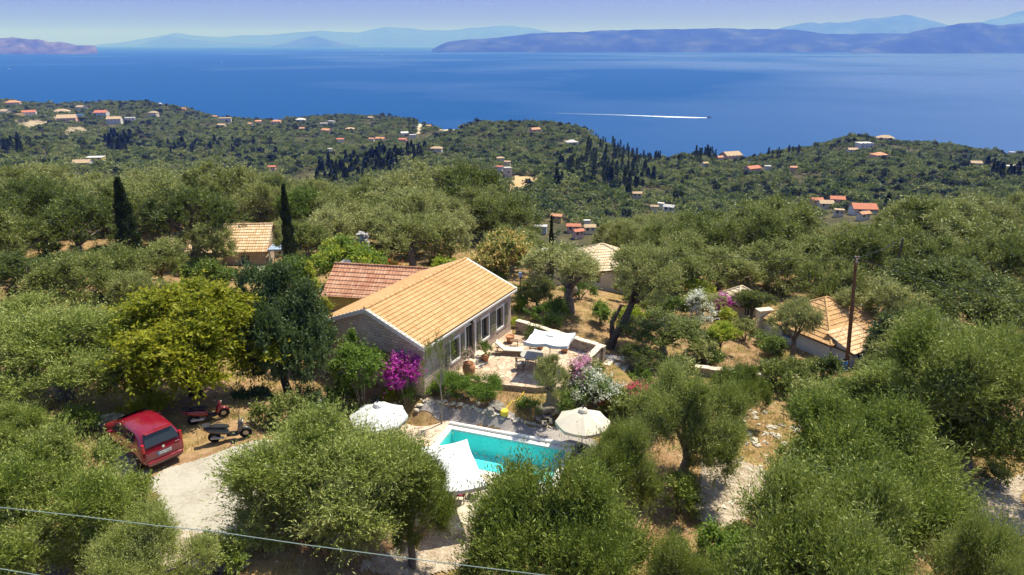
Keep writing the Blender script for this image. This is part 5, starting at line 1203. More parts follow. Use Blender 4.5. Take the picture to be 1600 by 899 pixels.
# ---------------------------------------------------------------- pool
PA = R(-19.1); PD = Vector((math.cos(PA), math.sin(PA), 0)); PN = Vector((-PD.y, PD.x, 0)); PC = Vector((-.79, 32.36, 0)); PX, PY = 3.42, 1.62
def pl(u, v, z=0): q = PC+PD*u+PN*v; return Vector((q.x, q.y, z))
def pool():
    t = NT("pool_plaster"); n = t.noise(t.coord(dist=.15, dscale=3), 5, 3); 
    vo = t.n("ShaderNodeTexVoronoi", feature='SMOOTH_F1'); vo.inputs["Scale"].default_value = 3.5; t.l(t.coord(dist=.3, dscale=4), vo.inputs["Vector"])
    t.bsdf(t.ramp(n, [(.3, (.34,.76,.74)), (.7, (.46,.84,.81))]), .7, .2); plaster = t.m
    t = NT("pool_water"); fr = t.n("ShaderNodeFresnel"); fr.inputs[0].default_value = 1.33; tr = t.n("ShaderNodeBsdfTransparent"); tr.inputs[0].default_value = (.42,.86,.90,1)
    gl = t.n("ShaderNodeBsdfGlossy"); gl.inputs["Roughness"].default_value = .04; nz = t.noise(t.coord(), 6, 3); bp = t.n("ShaderNodeBump"); bp.inputs["Strength"].default_value = .35; bp.inputs["Distance"].default_value = .03
    t.l(nz, bp.inputs["Height"]); t.l(bp.outputs[0], gl.inputs["Normal"]); t.l(bp.outputs[0], fr.inputs["Normal"]); mx = t.n("ShaderNodeMixShader"); t.l(fr.outputs[0], mx.inputs[0]); t.l(tr.outputs[0], mx.inputs[1]); t.l(gl.outputs[0], mx.inputs[2]); t.l(mx.outputs[0], t.out.inputs[0]); water = t.m
    o = thing('swimming_pool', "turquoise rectangular swimming pool with a white coping", 'swimming pool', PC, PA)
    mb = MB(); X, Y, D = PX, PY, -1.3
    mb.add([(-X,-Y,-.04),(X,-Y,-.04),(X,Y,-.04),(-X,Y,-.04),(-X,-Y,D),(X,-Y,D),(X,Y,D),(-X,Y,D)], [(4,5,6,7),(0,1,5,4),(1,2,6,5),(2,3,7,6),(3,0,4,7)]); mb.obj('basin', plaster, o)
    s = MB()
    for k in range(3): s.box((X-.3-.3*k*1.0, .0, D+.5-.18*k), (.6 if k == 0 else .3, 2*Y-.01, 1.0-.36*k))
    s.obj('pool_steps', M['white'], o)
    c = MB(); w = .34
    c.box((0,Y+w/2,-.03), (2*X+2*w,w,.12)); c.box((0,-Y-w/2,-.03), (2*X+2*w,w,.12)); c.box((-X-w/2,0,-.03), (w,2*Y-.002,.12)); c.box((X+w/2,0,-.03), (w,2*Y-.002,.12)); bevel(c.obj('coping', M['white'], o), .02)
    c = MB(); c.box((0,Y+w+.12,.05), (2*X+2*w,.2,.24)); bevel(c.obj('upstand', M['white'], o), .015)
    wv = MB(); n = 40
    for i in range(n+1):
        for j in range(n+1):
            x, y = -X+2*X*i/n, -Y+2*Y*j/n; wv.v.append((x, y, -.13+.006*math.sin(x*7+y*3)+.005*math.sin(y*9-x*2)))
    wv.f = [(i*(n+1)+j, (i+1)*(n+1)+j, (i+1)*(n+1)+j+1, i*(n+1)+j+1) for i in range(n) for j in range(n)]; wv.mi = [0]*len(wv.f); wv.obj('water', water, o, True)
pool()
k = .34
sheet('pool_deck', [pl(-PX-k,PY+k+.1), pl(-PX-k,-PY-k), pl(-PX-4.2,-PY-k), pl(-PX-4.2,PY-.5), pl(-PX-2.2,PY+k+.9), pl(-PX-.6,PY+k+.6)], .02, M['paving'])
sheet('pool_surround', [pl(-PX-4.2,-PY-k-.002), pl(PX+1.6,-PY-k-.002), pl(PX+1.6,-PY-2.2), pl(-1.0,-PY-5.0), pl(-5.2,-PY-6.2), pl(-PX-4.2,-PY-4)], .018, M['paving_cream'])
drape('gravel_path', [(668,627),(700,634),(760,646),(820,661),(880,674),(930,690),(935,712),(900,715),(872,696),(697,664),(690,660),(652,645)], M['gravelgrey'], .03, .12)
# parking place
zs = 4.46
drape('parking_slab', [(250,838),(248,800),(228,752),(262,735),(300,722),(340,706),(400,690),(440,690),(430,740),(390,800),(385,836)], M['slab'], .03, .09)
drape('rubble_path', [(225,899),(235,842),(300,836),(400,838),(400,899)], M['rubble'], .03, .15, rough=.04)
drape('rubble_path', [(180,745),(165,700),(185,670),(215,720),(240,735),(240,760)], M['rubble'], .02, .15, rough=.04)
drape('rubble_path', [(1090,735),(1110,712),(1150,716),(1190,735),(1205,760),(1185,790),(1160,820),(1110,835),(1085,800)], M['rubble'], .03, .12, rough=.05)
drape('rubble_path', [(620,850),(680,815),(760,830),(700,899),(560,899)], M['rubble'], .03, .12, rough=.05)
drape('rubble_path', [(1440,760),(1600,740),(1600,840),(1480,830)], M['rubble'], .03, .15, rough=.06)
# ---------------------------------------------------------------- shrubs and flowers
def shrub(name, label, px, py, wpx, hpx, mat, base=None, nl=9, nspray=700, per=9, ll=.13, lw=.045, slen=.35, cat='shrub', flower=None, ffrac=.3, up=.4, flowertop=True, seed=None, zc=.5, group=None, stems=True, curl=.8, bark='twig', y=None, fill=.15):
    """px, py = foot of the shrub in the picture; wpx, hpx its size there"""
    b = onground(px, py) if y is None else Vector((atY(px, py, y).x, y, h1(atY(px, py, y).x, y))); dep = b.y*c_-(b.z-CZ)*s_; Rr = wpx/2*dep/FPX; top = atY(px, py-hpx, b.y); H = max(.25, top.z-b.z)
    seed = seed or int(px*7+py); rs = np.random.RandomState(seed % 99991)
    o = thing(name, label, cat, b, 0, group)
    k = max(Rr, .05); lb = make_lobes(rs, nl, k*.95, H*zc, H*(1-zc)*.95, (.3, .5), min(1.2, H/(k*2.2)), .68)
    V = foliage(seed % 9973, lb, np.array([0, 0, H*.35]), nspray, per, ll, lw, slen, up, curl, fill)
    V[:, 2] = np.maximum(V[:, 2], .03)
    fr = 0
    if flower:
        def fr(c, rs): 
            n = np.sin(c[:, 0]*6/k*1.1+seed)*np.sin(c[:, 1]*5/k+c[:, 2]*4)
            d = np.linalg.norm((c-np.array([0, 0, H*.5]))/np.array([k, k, H*.5]), axis=1)
            return (rs.rand(len(c)) < ffrac*(1+.7*n)*np.clip(d*1.5-.3, 0, 1.3))
    part("foliage", leaf_mesh("foliage", V, M[mat], M[flower] if flower else None, fr, seed % 997), o)
    if stems:
        mb = MB()
        for l in lb[:7]: mb.tube([(l[0]*.08, l[1]*.08, -.15), (l[0]*.5, l[1]*.5, l[2]*.55), tuple(l[:3])], [.045*k**.5, .03*k**.5, .012], 5)
        mb.obj("stems", M[bark], o, True)
    TREES.append((b.x, b.y, Rr)); return o
shrub('shrub', "bright green tall shrub with bare lower stems in front of the stone gable", 568, 632, 100, 108, 'brightgreen', nl=16, nspray=1900, slen=.4, ll=.15, lw=.075, zc=.62, y=36.3)
shrub('shrub', "dark green low bush under the bright green tall shrub", 535, 638, 62, 44, 'shrubgreen', nspray=800)
shrub('bougainvillea', "magenta bougainvillea against the stone house", 634, 612, 74, 66, 'magenta', nl=14, nspray=2000, per=9, ll=.11, lw=.085, flower='brightgreen', ffrac=.10, zc=.55, y=36.6)
shrub('shrub', "round clipped green shrub at the house corner, left of two", 697, 622, 64, 38, 'brightgreen', nspray=2200, ll=.10, lw=.03, nl=7, zc=.45, curl=.5)
shrub('shrub', "round clipped green shrub below the terrace steps, right of two", 757, 621, 60, 34, 'brightgreen', nspray=2200, ll=.10, lw=.03, nl=7, zc=.45, curl=.5)
shrub('shrub', "small light green plant between the magenta bush and the gravel", 640, 629, 18, 18, 'brightgreen', nspray=200, nl=4)
shrub('shrub', "small weedy plant below the magenta bush", 612, 634, 26, 18, 'yellowgreen', nspray=200, nl=4)
shrub('shrub', "fresh green bush right under the sapling's stem", 672, 616, 24, 16, 'brightgreen', nspray=240, nl=4)
shrub('oleander', "pink oleander at the foot of the terrace wall", 905, 600, 54, 42, 'shrubgreen', flower='pink', ffrac=.85, nspray=900, nl=10, ll=.12, lw=.06, y=38.6)
shrub('oleander', "large white-flowering oleander between the pool and the terrace corner", 932, 640, 100, 58, 'shrubgreen', flower='whiteflower', ffrac=.55, nspray=1900, nl=14, ll=.13, lw=.055)
shrub('oleander', "rose-red oleander right of the white one", 997, 646, 44, 50, 'shrubgreen', flower='rose', ffrac=.95, nspray=1000, nl=9, ll=.12, lw=.07)
shrub('shrub', "deep green bush at the right of the round olive's trunk", 885, 648, 40, 34, 'shrubgreen', nspray=500, nl=6)
shrub('shrub', "low dark plant left of the round olive's trunk", 828, 648, 30, 22, 'shrubgreen', nspray=260, nl=5)
shrub('yucca', "spiky bright green yucca above the upright olive", 1045, 592, 50, 36, 'brightgreen', nspray=150, per=9, ll=.55, lw=.05, slen=.12, nl=5, up=.9, curl=.35, cat='yucca', stems=True)
shrub('hedge', "low trimmed green hedge by the gate pillar", 1196, 541, 52, 20, 'shrubgreen', nspray=900, ll=.09, lw=.04, nl=8, zc=.4, cat='hedge')
shrub('shrub', "round green bush under the trees right of the upright olive trunk", 938, 512, 40, 34, 'brightgreen', nspray=700, nl=8, ll=.15, lw=.08)
shrub('shrub', "wide yellow-green bush behind the two-trunk olive", 985, 520, 60, 34, 'lime', nspray=900, nl=9, ll=.15, lw=.08)
shrub('shrub', "green bush behind the gnarled pale trunk", 848, 502, 46, 28, 'brightgreen', nspray=700, nl=8, ll=.15, lw=.08)
shrub('shrub', "dark green bush left of the upright olive trunk", 875, 500, 34, 30, 'shrubgreen', nspray=500, nl=7, ll=.15, lw=.08)
shrub('shrub', "bright green bush at the house's far corner", 812, 490, 24, 24, 'brightgreen', nspray=300, nl=5, ll=.15, lw=.08)
shrub('shrub', "small yellow shrub at the far end of the parapet", 804, 517, 18, 14, 'lime', nspray=200, nl=4, y=47.5)
shrub('shrub', "grey lavender-like bush behind the terrace parasol", 832, 520, 34, 14, 'olive_mid', nspray=400, nl=6, y=44.8)
shrub('shrub', "yellow-green bush behind the white-flowering tree", 1085, 468, 56, 36, 'lime', nspray=700, nl=8, ll=.2, lw=.1, y=60)
shrub('oleander', "white-flowering tall oleander left of the magenta creeper", 1092, 500, 50, 48, 'olive_mid', flower='whiteflower', ffrac=.8, nspray=800, nl=9, ll=.18, lw=.08, y=53)
shrub('bougainvillea', "magenta creeper left of the gatehouse roof", 1122, 476, 34, 20, 'magenta', nspray=400, nl=6, ll=.18, lw=.12, y=57)
shrub('bougainvillea', "magenta bougainvillea behind the utility pole", 1348, 512, 24, 26, 'magenta', nspray=400, nl=6, ll=.18, lw=.12, y=53.5)
shrub('vine', "broad lime green grapevine spread over the pergola behind the annex", 545, 425, 130, 44, 'lime', nl=20, nspray=2600, ll=.22, lw=.14, flower='brightgreen', ffrac=.55, slen=.5, cat='vine', y=59, zc=.55)
shrub('bougainvillea', "red-flowering creeper right of the vines", 618, 420, 34, 26, 'shrubgreen', flower='redflower', ffrac=.5, nspray=500, nl=6, ll=.16, lw=.1, y=58)
shrub('shrub', "green climbing plant on the annex roof corner", 610, 452, 66, 20, 'brightgreen', nspray=500, nl=7, y=50.4)
shrub('shrub', "lime green bush above the annex's left end", 480, 428, 40, 30, 'lime', nspray=700, nl=8, ll=.18, lw=.1, y=53)
shrub('shrub', "white-blossomed bush at the villa's foot", 410, 446, 44, 24, 'brightgreen', flower='whiteflower', ffrac=.35, nspray=800, nl=9, ll=.18, lw=.1, y=62)
shrub('shrub', "green bush under the villa windows", 352, 446, 50, 18, 'shrubgreen', nspray=700, nl=8, ll=.18, lw=.1, y=63)
shrub('shrub', "green bush right of the golden-blossom tree's foot", 690, 420, 60, 22, 'lime', nspray=700, nl=8, ll=.2, lw=.12, y=60)
shrub('shrub', "grassy shrub on the dry slope above the small round olive", 1165, 600, 40, 22, 'olive', nspray=300, nl=5)
shrub('shrub', "bushy scrub between the round olive and the right-hand trees", 1225, 600, 70, 34, 'olive_mid', nspray=900, nl=9)
shrub('shrub', "olive scrub behind the yucca", 1105, 572, 50, 26, 'shrubgreen', nspray=500, nl=6)
shrub('shrub', "young olive bush left of the lowest right-hand tree", 1060, 800, 90, 60, 'olive', nspray=800, nl=9, per=12)
shrub('shrub', "olive suckers at the left foot of the tall right-hand tree", 1250, 725, 60, 40, 'olive', nspray=700, nl=8, per=12)
shrub('shrub', "dark bush in the shade behind the motor scooter", 470, 650, 70, 46, 'darkgreen', nspray=800, nl=8)
shrub('shrub', "shaded bush left of the red car", 120, 680, 70, 40, 'shrubgreen', nspray=900, nl=9)
shrub('shrub', "dry yellow-green bush behind the red car", 235, 648, 70, 26, 'yellowgreen', nspray=800, nl=8)
shrub('shrub', "olive scrub left of the yellow-green trees", 130, 600, 110, 80, 'olive_mid', nspray=1500, nl=12, y=33)
shrub('shrub', "olive suckers beside the parking slab, below the red car", 215, 790, 60, 40, 'olive', nspray=600, nl=7, per=12)
shrub('shrub', "low olive scrub at the bottom end of the parking slab", 340, 900, 90, 50, 'olive', nspray=600, nl=7, per=12)
for k_, a_ in enumerate([
 ("green bush between the white-blossomed bush and the dark tree", 440, 470, 56, 26, 'shrubgreen', 53), ("yellow-green bush at the foot of the annex wall", 505, 490, 40, 26, 'yellowgreen', 47.5),
 ("deep green bush right of the pale gnarled trunk", 862, 515, 34, 20, 'shrubgreen', 47.5), ("wide green bush below the cream pyramid-roofed house", 905, 478, 60, 34, 'shrubgreen', 58),
 ("grey-green bush right of the cream pyramid-roofed house", 985, 478, 60, 36, 'olive_mid', 60), ("green scrub between the twiggy olive and the lemon tree", 1100, 545, 56, 32, 'olive_mid', 46.5),
 ("low olive scrub right of the lemon tree", 1165, 520, 44, 26, 'olive_mid', 51), ("yellow-green bush in front of the gatehouse", 1135, 500, 30, 18, 'lime', 53.5),
 ("dark green scrub on the left of the white-flowering tall oleander", 1055, 500, 56, 34, 'shrubgreen', 53), ("grey olive scrub left of the utility pole's foot", 1290, 590, 50, 26, 'olive_mid', 42.5),
 ("green scrub right of the blue barrel", 1370, 585, 60, 34, 'olive_mid', 42), ("deep green bush under the golden-blossom tree", 770, 425, 60, 26, 'shrubgreen', 57),
 ("bushy green scrub behind the scooters", 395, 650, 60, 34, 'darkgreen', 31.5), ("low green scrub above the left end of the pool deck", 560, 655, 50, 20, 'shrubgreen', 34.0)]):
    lb_, px_, py_, w_, h_, m_, y_ = a_; shrub('shrub', lb_, px_, py_, w_, h_, m_, y=y_, nspray=int(14*w_), nl=8, ll=.17, lw=.07)
def scrub():
    protos = []
    for k, m_ in enumerate(('olive_mid','shrubgreen','olive_mid','brightgreen')):
        rs = np.random.RandomState(900+k); lb = make_lobes(rs, 8, 1.2, .7, .55, (.3,.5), .8, .75); V = foliage(910+k, lb, np.array([0,0,.4]), 620, 8, .19, .07, .38, .45, .8, .15); V[:, 2] = np.maximum(V[:, 2], .02)
        mb = MB()
        for l in lb[:6]: mb.tube([(l[0]*.1,l[1]*.1,-.2),(l[0]*.5,l[1]*.5,l[2]*.5),tuple(l[:3])], [.05,.03,.012], 5)
        protos.append((leaf_mesh('foliage', V, M[m_]), mb.mesh('stems', M['twig'], True)))
    rr = random.Random(77); n = 0; t_ = 0; spots = [(x, y) for x, y in [(80,400),(120,395),(200,400),(250,425),(60,430),(300,430),(330,440),(130,420),(180,435),(20,425),(230,440),(280,415),(470,470),(960,640),(975,660),(1010,690),(1150,850),(1120,880),(1165,880),(1100,899),(1210,610),(1255,640),(1000,600),(1020,640),(440,670),(520,650),(470,690),(1560,760),(1500,830),(1270,580),(1210,560),(1150,630),(925,600)]]
    while n < 150 and t_ < 4000:
        t_ += 1
        if spots: px_, py_ = spots.pop(); b = onground(px_, py_)
        else:
            y = rr.uniform(40, 105); x = rr.uniform(-.8, .8)*y; b = Vector((x, y, h1(x, y))); px_, py_ = proj(x, y, b.z)
            if 500 < px_ < 960 and py_ > 440: continue
            if any((x-a)**2+(y-c)**2 < (r*.45)**2 for a, c, r in TREES): continue
            if any(a-6 < px_ < c+6 and b0-3 < py_ < d+12 for a, b0, c, d in [(498,400,820,640),(1225,455,1380,575),(345,345,430,424),(1128,440,1215,540),(905,380,965,470)]): continue
        s_ = rr.uniform(.55, 1.25); k = rr.randrange(4); side = 'left' if px_ < 600 else 'right'
        o = thing('scrub_bush', "low scrubby bush growing between the olive trees on the %s-hand side of the stone house" % side, 'bush', b-Vector((0,0,.03)), rr.uniform(0,6.28), "scrub bushes on the %s" % side, (s_,s_,s_*rr.uniform(.75,1.1)))
        part('foliage', protos[k][0], o); part('stems', protos[k][1], o); n += 1
scrub()
# gnarled pale trunk near the house corner
b = onground(822, 508); k = [o for o in bpy.data.objects if o.get('label', '').startswith('grey olive tree with a pale gnarled')][0]
t = MB(); rel = Vector((b.x-k.location.x, b.y-k.location.y, b.z-k.location.z)); isc = Vector((1/k.scale[0], 1/k.scale[1], 1/k.scale[2]))
def rl(x, y, z): v = rel+Vector((x, y, z)); return (v.x*isc.x, v.y*isc.y, v.z*isc.z)
t.tube([rl(-.4,0,-.4), rl(-.3,0,.1), rl(0,.1,.9), rl(.35,.3,1.8), rl(.3,.6,2.6), rl(.5,1.2,3.4)], [v*isc.x for v in (.5,.42,.36,.30,.24,.14)], 10, wob=.35); tr = t.obj('bole', M['twig'], k, True)
# thick old bole of the small round olive
b = onground(866, 642); o = thing('old_stump', "thick grey old olive bole under the small round olive", 'stump', b); t = MB()
t.tube([(.1,0,-.3),(.05,0,.1),(-.05,0,.7),(-.1,.1,1.3),(-.05,.1,1.8)], [.55,.42,.26,.22,.16], 12, wob=.4); t.rock((-.5,-.2,.05), (.7,.5,.3), 9, 14); t.rock((.4,-.3,.0), (.5,.4,.25), 19, 12); t.obj('bole', M['twig'], o, True)
# agave
def agave(px, py, s, label):
    b = onground(px, py); o = thing('agave', label, 'agave', b); mb = MB(); rr = random.Random(px)
    for k in range(26):
        an = k*2.4; el = .25+1.05*(k/26); L = s*rr.uniform(.8, 1.1); d = Vector((math.cos(an)*math.cos(el), math.sin(an)*math.cos(el), math.sin(el))); sd_ = Vector((-math.sin(an), math.cos(an), 0)); pr = []
        for q, wv in ((0,.09),(.35,.13),(.7,.08),(1,.005)):
            c = d*L*q+Vector((0,0,-.25*L*q*q*math.cos(el))); pr.append((c-sd_*wv*s, c+Vector((0,0,-.04*s)), c+sd_*wv*s))
        vs = [tuple(v) for r in pr for v in r]; mb.add(vs, [(i*3+j, i*3+j+1, i*3+j+4, i*3+j+3) for i in range(3) for j in range(2)])
    mb.obj('leaves', M['agave'], o)
agave(486, 640, 1.1, "large grey-green agave left of the dark low bush"); agave(592, 632, .6, "small agave at the foot of the bright green shrub")

# ---------------------------------------------------------------- parasols
def parasol_oct(label, c, top, r, h, ns=8, mat='canvas', drop=.55, val=.16, tilt=0.):
    zg = h1(c[0], c[1])+.03; o = thing('parasol', label, 'parasol', (c[0], c[1], zg)); H = h
    mb = MB(); n = ns; R_ = [(.02, 0), (.35, -drop*.30), (.7, -drop*.66), (1., -drop)]
    vs = [(0, 0, H)]; per = n*4
    for q, (rr, dz) in enumerate(R_[1:]):
        for k in range(per):
            a = 2*math.pi*k/per; f = (k % 4)/4; s = math.cos(math.pi/n)/math.cos((f-.5)*2*math.pi/n) if True else 1; sag = -.05*math.sin(math.pi*f)*rr
            vs.append((r*rr*s*math.cos(a), r*rr*s*math.sin(a), H+dz+sag))
    for k in range(per): x, y, z = vs[1+2*per+k]; vs.append((x*1.0, y*1.0, z-val*(1-.25*math.sin(math.pi*((k % 4)/4)))))
    fs = [(0, 1+k, 1+(k+1) % per) for k in range(per)]+[(1+q*per+k, 1+(q+1)*per+k, 1+(q+1)*per+(k+1) % per, 1+q*per+(k+1) % per) for q in range(3) for k in range(per)]
    mb.add(vs, fs); cn = mb.obj('canopy', M[mat], o)
    m = MB(); m.lathe([(.28, H-.08), (.20, H+.05), (.03, H+.13)], n=16); m.obj('vent_cap', M[mat], cn)
    m = MB(); m.tube([(0,0,H+.1),(0,0,H+.24)], .045, 8); m.obj('finial', M['dark'], cn)
    m = MB(); m.tube([(0,0,0),(0,0,H)], .028, 10); m.obj('pole', M['alu'], o)
    for k in range(n):
        a = 2*math.pi*k/n; m = MB(); m.tube([(0,0,H-.02),(r*.97*math.cos(a), r*.97*math.sin(a), H-drop-.02)], .012, 5); m.obj('rib', M['alu'], o)
    m = MB(); m.lathe([(.32,0),(.32,.06),(.08,.1),(.05,.35)], n=18); m.obj('base', M['dark'], o); return o
pa = G(591, 640, 2.25); parasol_oct("white octagonal parasol at the left end of the pool deck", pa, None, 1.6, 2.6, drop=.72)
pb = G(911, 648, 2.15); parasol_oct("cream octagonal parasol at the right end of the gravel path", pb, None, 1.5, 2.5, mat='cream', drop=.7, val=.2)
def parasol_sq(label, c, rz, half, z, drop, name_zg=None, tiltx=0., tilty=0., arm=None):
    zg = name_zg if name_zg is not None else h1(c[0], c[1]); o = thing('parasol', label, 'parasol', (c[0], c[1], zg), rz); H = z-zg; n = 12; vs = []
    for i in range(n+1):
        for j in range(n+1):
            x, y = -1+2*i/n, -1+2*j/n; m_ = max(abs(x), abs(y)); dd = min(abs(abs(x)-abs(y)), 1)
            zz = -drop*m_-.10*math.sin(math.pi*min(1, dd))*m_ + tiltx*x+tilty*y
            e = 1-.035*(1-abs(y)**2)*(abs(x)) if True else 1; e2 = 1-.035*(1-abs(x)**2)*abs(y); vs.append((x*half*e, y*half*e2, H+drop+zz))
    mb = MB(); fs = [(i*(n+1)+j, (i+1)*(n+1)+j, (i+1)*(n+1)+j+1, i*(n+1)+j+1) for i in range(n) for j in range(n)]
    edge = [i*(n+1) for i in range(n+1)]+[n*(n+1)+j for j in range(1, n+1)]+[i*(n+1)+n for i in range(n-1, -1, -1)]+[j for j in range(n-1, 0, -1)]
    b0 = len(vs)
    for q, k in enumerate(edge): x, y, zz = vs[k]; vs.append((x*1.004, y*1.004, zz-.2-.02*math.sin(q*1.1)))
    L = len(edge); fs += [(edge[k], edge[(k+1) % L], b0+(k+1) % L, b0+k) for k in range(L)]
    mb.add(vs, fs); cn = mb.obj('canopy', M['canvas'], o)
    m = MB(); m.box((0,0,H+drop+.03), (.5,.5,.03)); m.obj('vent_cap', M['canvas'], cn)
    for sx, sy in ((1,1),(1,-1),(-1,1),(-1,-1)):
        m = MB(); m.tube([(0,0,H+drop-.06),(sx*half*.97, sy*half*.97, H-.06+tiltx*sx+tilty*sy)], .018, 5); m.obj('rib', M['alu'], o)
    if arm:
        m = MB(); m.tube([(arm[0],arm[1],0),(arm[0],arm[1],H+.5)], .045, 10); m.obj('pole', M['alu'], o); m = MB(); m.tube([(arm[0],arm[1],H+.45),(0,0,H+drop-.05)], .035, 8); m.obj('arm', M['alu'], o)
        m = MB(); m.box((arm[0],arm[1],.05), (.8,.8,.1)); m.obj('base', M['dark'], o)
    else:
        m = MB(); m.tube([(0,0,0),(0,0,H+drop-.05)], .03, 10); m.obj('pole', M['alu'], o); m = MB(); m.lathe([(.34,0),(.34,.07),(.08,.1)], n=16); m.obj('base', M['dark'], o)
    return o
c1 = (G(730,686,2.5)+G(762,758,2.5))/2; dirr = (G(762,758,2.5)-G(730,686,2.5)).normalized(); left_ = Vector((dirr.y, -dirr.x, 0)); hh = (G(762,758,2.5)-G(730,686,2.5)).length/2
cc = c1+left_*hh; parasol_sq("large white square parasol over the dining set, near side of the pool", (cc.x, cc.y), math.atan2(dirr.y, dirr.x), hh, 2.5, .55, .02)
P4 = [G(835,510,3.75), G(902,516,3.75), G(884,540,3.75), G(819,531,3.75)]; c4 = sum(P4, Vector())/4; d4 = (P4[1]-P4[0]+P4[2]-P4[3])/2
parasol_sq("white tilted square parasol over the terrace", (c4.x, c4.y), math.atan2(d4.y, d4.x), d4.length/2*1.0, 3.62, .16, TZ, .02, -.12)

# ---------------------------------------------------------------- furniture
def lounger(label, loc, rz):
    o = thing('sun_lounger', label, 'sun lounger', loc, rz)
    for y in (-.32, .32):
        m = MB(); m.box((0,y,.28), (1.9,.05,.06)); m.obj('frame_rail', M['wood'], o)
    for x in (-.85,.75):
        for y in (-.32,.32): m = MB(); m.box((x,y,.125), (.05,.05,.25)); m.obj('leg', M['wood'], o)
    m = MB(); m.box((.3,0,.35), (1.3,.66,.09)); bevel(m.obj('cushion', M['cream'], o), .03)
    m = MB(); a = R(38); m.add([(-.36,-.33,.32),(-.36,.33,.32),(-.95,.33,.84),(-.95,-.33,.84),(-.30,-.33,.39),(-.30,.33,.39),(-.89,.33,.91),(-.89,-.33,.91)], [(0,1,2,3),(7,6,5,4),(0,4,5,1),(1,5,6,2),(2,6,7,3),(3,7,4,0)]); bevel(m.obj('backrest', M['cream'], o), .02)
    
    for y in (-.3,.3): m = MB(); m.tube([(-.8,y,.3),(-.9,y,.78)], .015, 5); m.obj('prop', M['wood'], o)
    return o
lp = G(796, 553, TZ); lounger("cream-cushioned sun lounger on the terrace by the house wall", lp, R(-8))
def chair(label, loc, rz, cush='wood', fr='wood', group=None):
    o = thing('garden_chair', label, 'chair', loc, rz, group)
    for x in (-.22,.22):
        for y in (-.22,.22): m = MB(); m.box((x,y,.22 if x > 0 else .45), (.045,.045,.44 if x > 0 else .9)); m.obj('leg', M[fr], o)
    m = MB(); m.box((0,0,.45), (.5,.5,.05)); m.obj('seat', M[cush], o)
    m = MB(); 
    for z in (.6,.72,.84): m.box((-.22,0,z), (.03,.44,.07))
    m.obj('backrest', M[fr], o)
    for y in (-.245,.245): m = MB(); m.box((0,y,.66), (.5,.045,.035)); m.obj('armrest', M[fr], o)
    return o
def round_table(label, loc, r=.6, mat='wood', h=.74, cat='table'):
    o = thing('table', label, cat, loc); m = MB(); m.lathe([(r,h-.035),(r,h)], n=28); m.obj('tabletop', M[mat], o)
    for k in range(4): a = k*1.571+.5; m = MB(); m.tube([(r*.75*math.cos(a), r*.75*math.sin(a), 0),(r*.45*math.cos(a), r*.45*math.sin(a), h-.035)], .025, 6); m.obj('leg', M['wood'], o)
    return o
tl = G(831, 570, TZ); round_table("round grey table between the wooden chairs on the terrace", tl, .75, 'render_grey')
M['greycloth'] = m_plain("grey_cushion", (.28,.26,.25), .9, .1)
chair("dark wooden armchair with a grey cushion left of the round terrace table", G(812,577,TZ), R(10), 'greycloth'); chair("dark wooden armchair behind the round terrace table", tl+Vector((.1,1.0,0)), R(-95), 'cream')
st = G(803.5, 541, TZ); o = thing('side_table', "small wooden side table behind the sun lounger", 'side table', st); m = MB(); m.box((0,0,.42), (.55,.4,.04)); m.obj('tabletop', M['wood'], o)
for x in (-.22,.22):
    for y in (-.15,.15): m = MB(); m.box((x,y,.2), (.04,.04,.4)); m.obj('leg', M['wood'], o)
# dining set under the big parasol
tb = G(722, 770, .02); o = thing('dining_table', "dark slatted table under the big white parasol", 'dining table', tb+Vector((-.9,.7,0)), R(-14)); m = MB(); 
for k in range(7): m.box((0,-.42+.14*k,.74), (1.7,.12,.035))
m.obj('tabletop', M['wood'], o)
for x in (-.75,.75):
    for y in (-.38,.38): m = MB(); m.box((x,y,.36), (.06,.06,.72)); m.obj('leg', M['wood'], o)
M['maroon'] = m_plain("maroon_cushion", (.22,.03,.04), .9, .1)
chair("dark chair with a maroon cushion in front of the dining table", G(719,783,.02), R(85), 'maroon'); chair("dark chair with a red cushion at the right end of the dining table", G(742,775,.02), R(165), 'redflower' if False else 'maroon')
# pots
def pot(label, loc, r, h, plant=None, fl=None, pr=.4, cat='pot', ffrac=.4, name='plant_pot', urn=False, foliage_r=None):
    o = thing(name, label, cat, loc); m = MB()
    prof = [(r*.55,0),(r*.85,h*.3),(r,h*.62),(r*.8,h*.9),(r*.62,h*.97),(r*.75,h),(r*.6,h*.985),(r*.55,h*.9)] if urn else [(r*.62,0),(r*.9,h*.8),(r*1.0,h*.82),(r*1.02,h),(r*.88,h),(r*.85,h*.86)]
    m.lathe(prof, n=22); m.obj('vessel', M['terracotta'], o, True)
    if plant:
        rs = np.random.RandomState(int(abs(loc[0])*97)+3); k = foliage_r or r*1.7; lb = make_lobes(rs, 6, k, h+k*.6, k*.6, (.35,.5)); V = foliage(5, lb, np.array([0,0,h]), 260, 8, .09, .05, .22, .5, .8, .2)
        V[:, 2] = np.maximum(V[:, 2], h*.93)
        f = (lambda c, r_: r_.rand(len(c)) < ffrac) if fl else 0
        me = leaf_mesh('plant', V, M[plant], M[fl] if fl else None, f, 3); part('plant', me, o)
    return o
pot("tall terracotta urn with a pink-flowering plant by the house steps", G(733,588,TZ), .42, .95, 'shrubgreen', 'pink', urn=True, name='urn', cat='urn', foliage_r=.6)
pot("terracotta pot with a round green bush beside the door steps", G(758.5,565,TZ), .28, .42, 'shrubgreen', foliage_r=.6)
pot("terracotta pot at the far corner of the terrace", G(797,535,TZ), .32, .5)
pot("terracotta pot under the left of the terrace parasol", G(844,545,TZ), .27, .38)
pot("terracotta pot under the right of the terrace parasol", G(882,550,TZ), .30, .36)
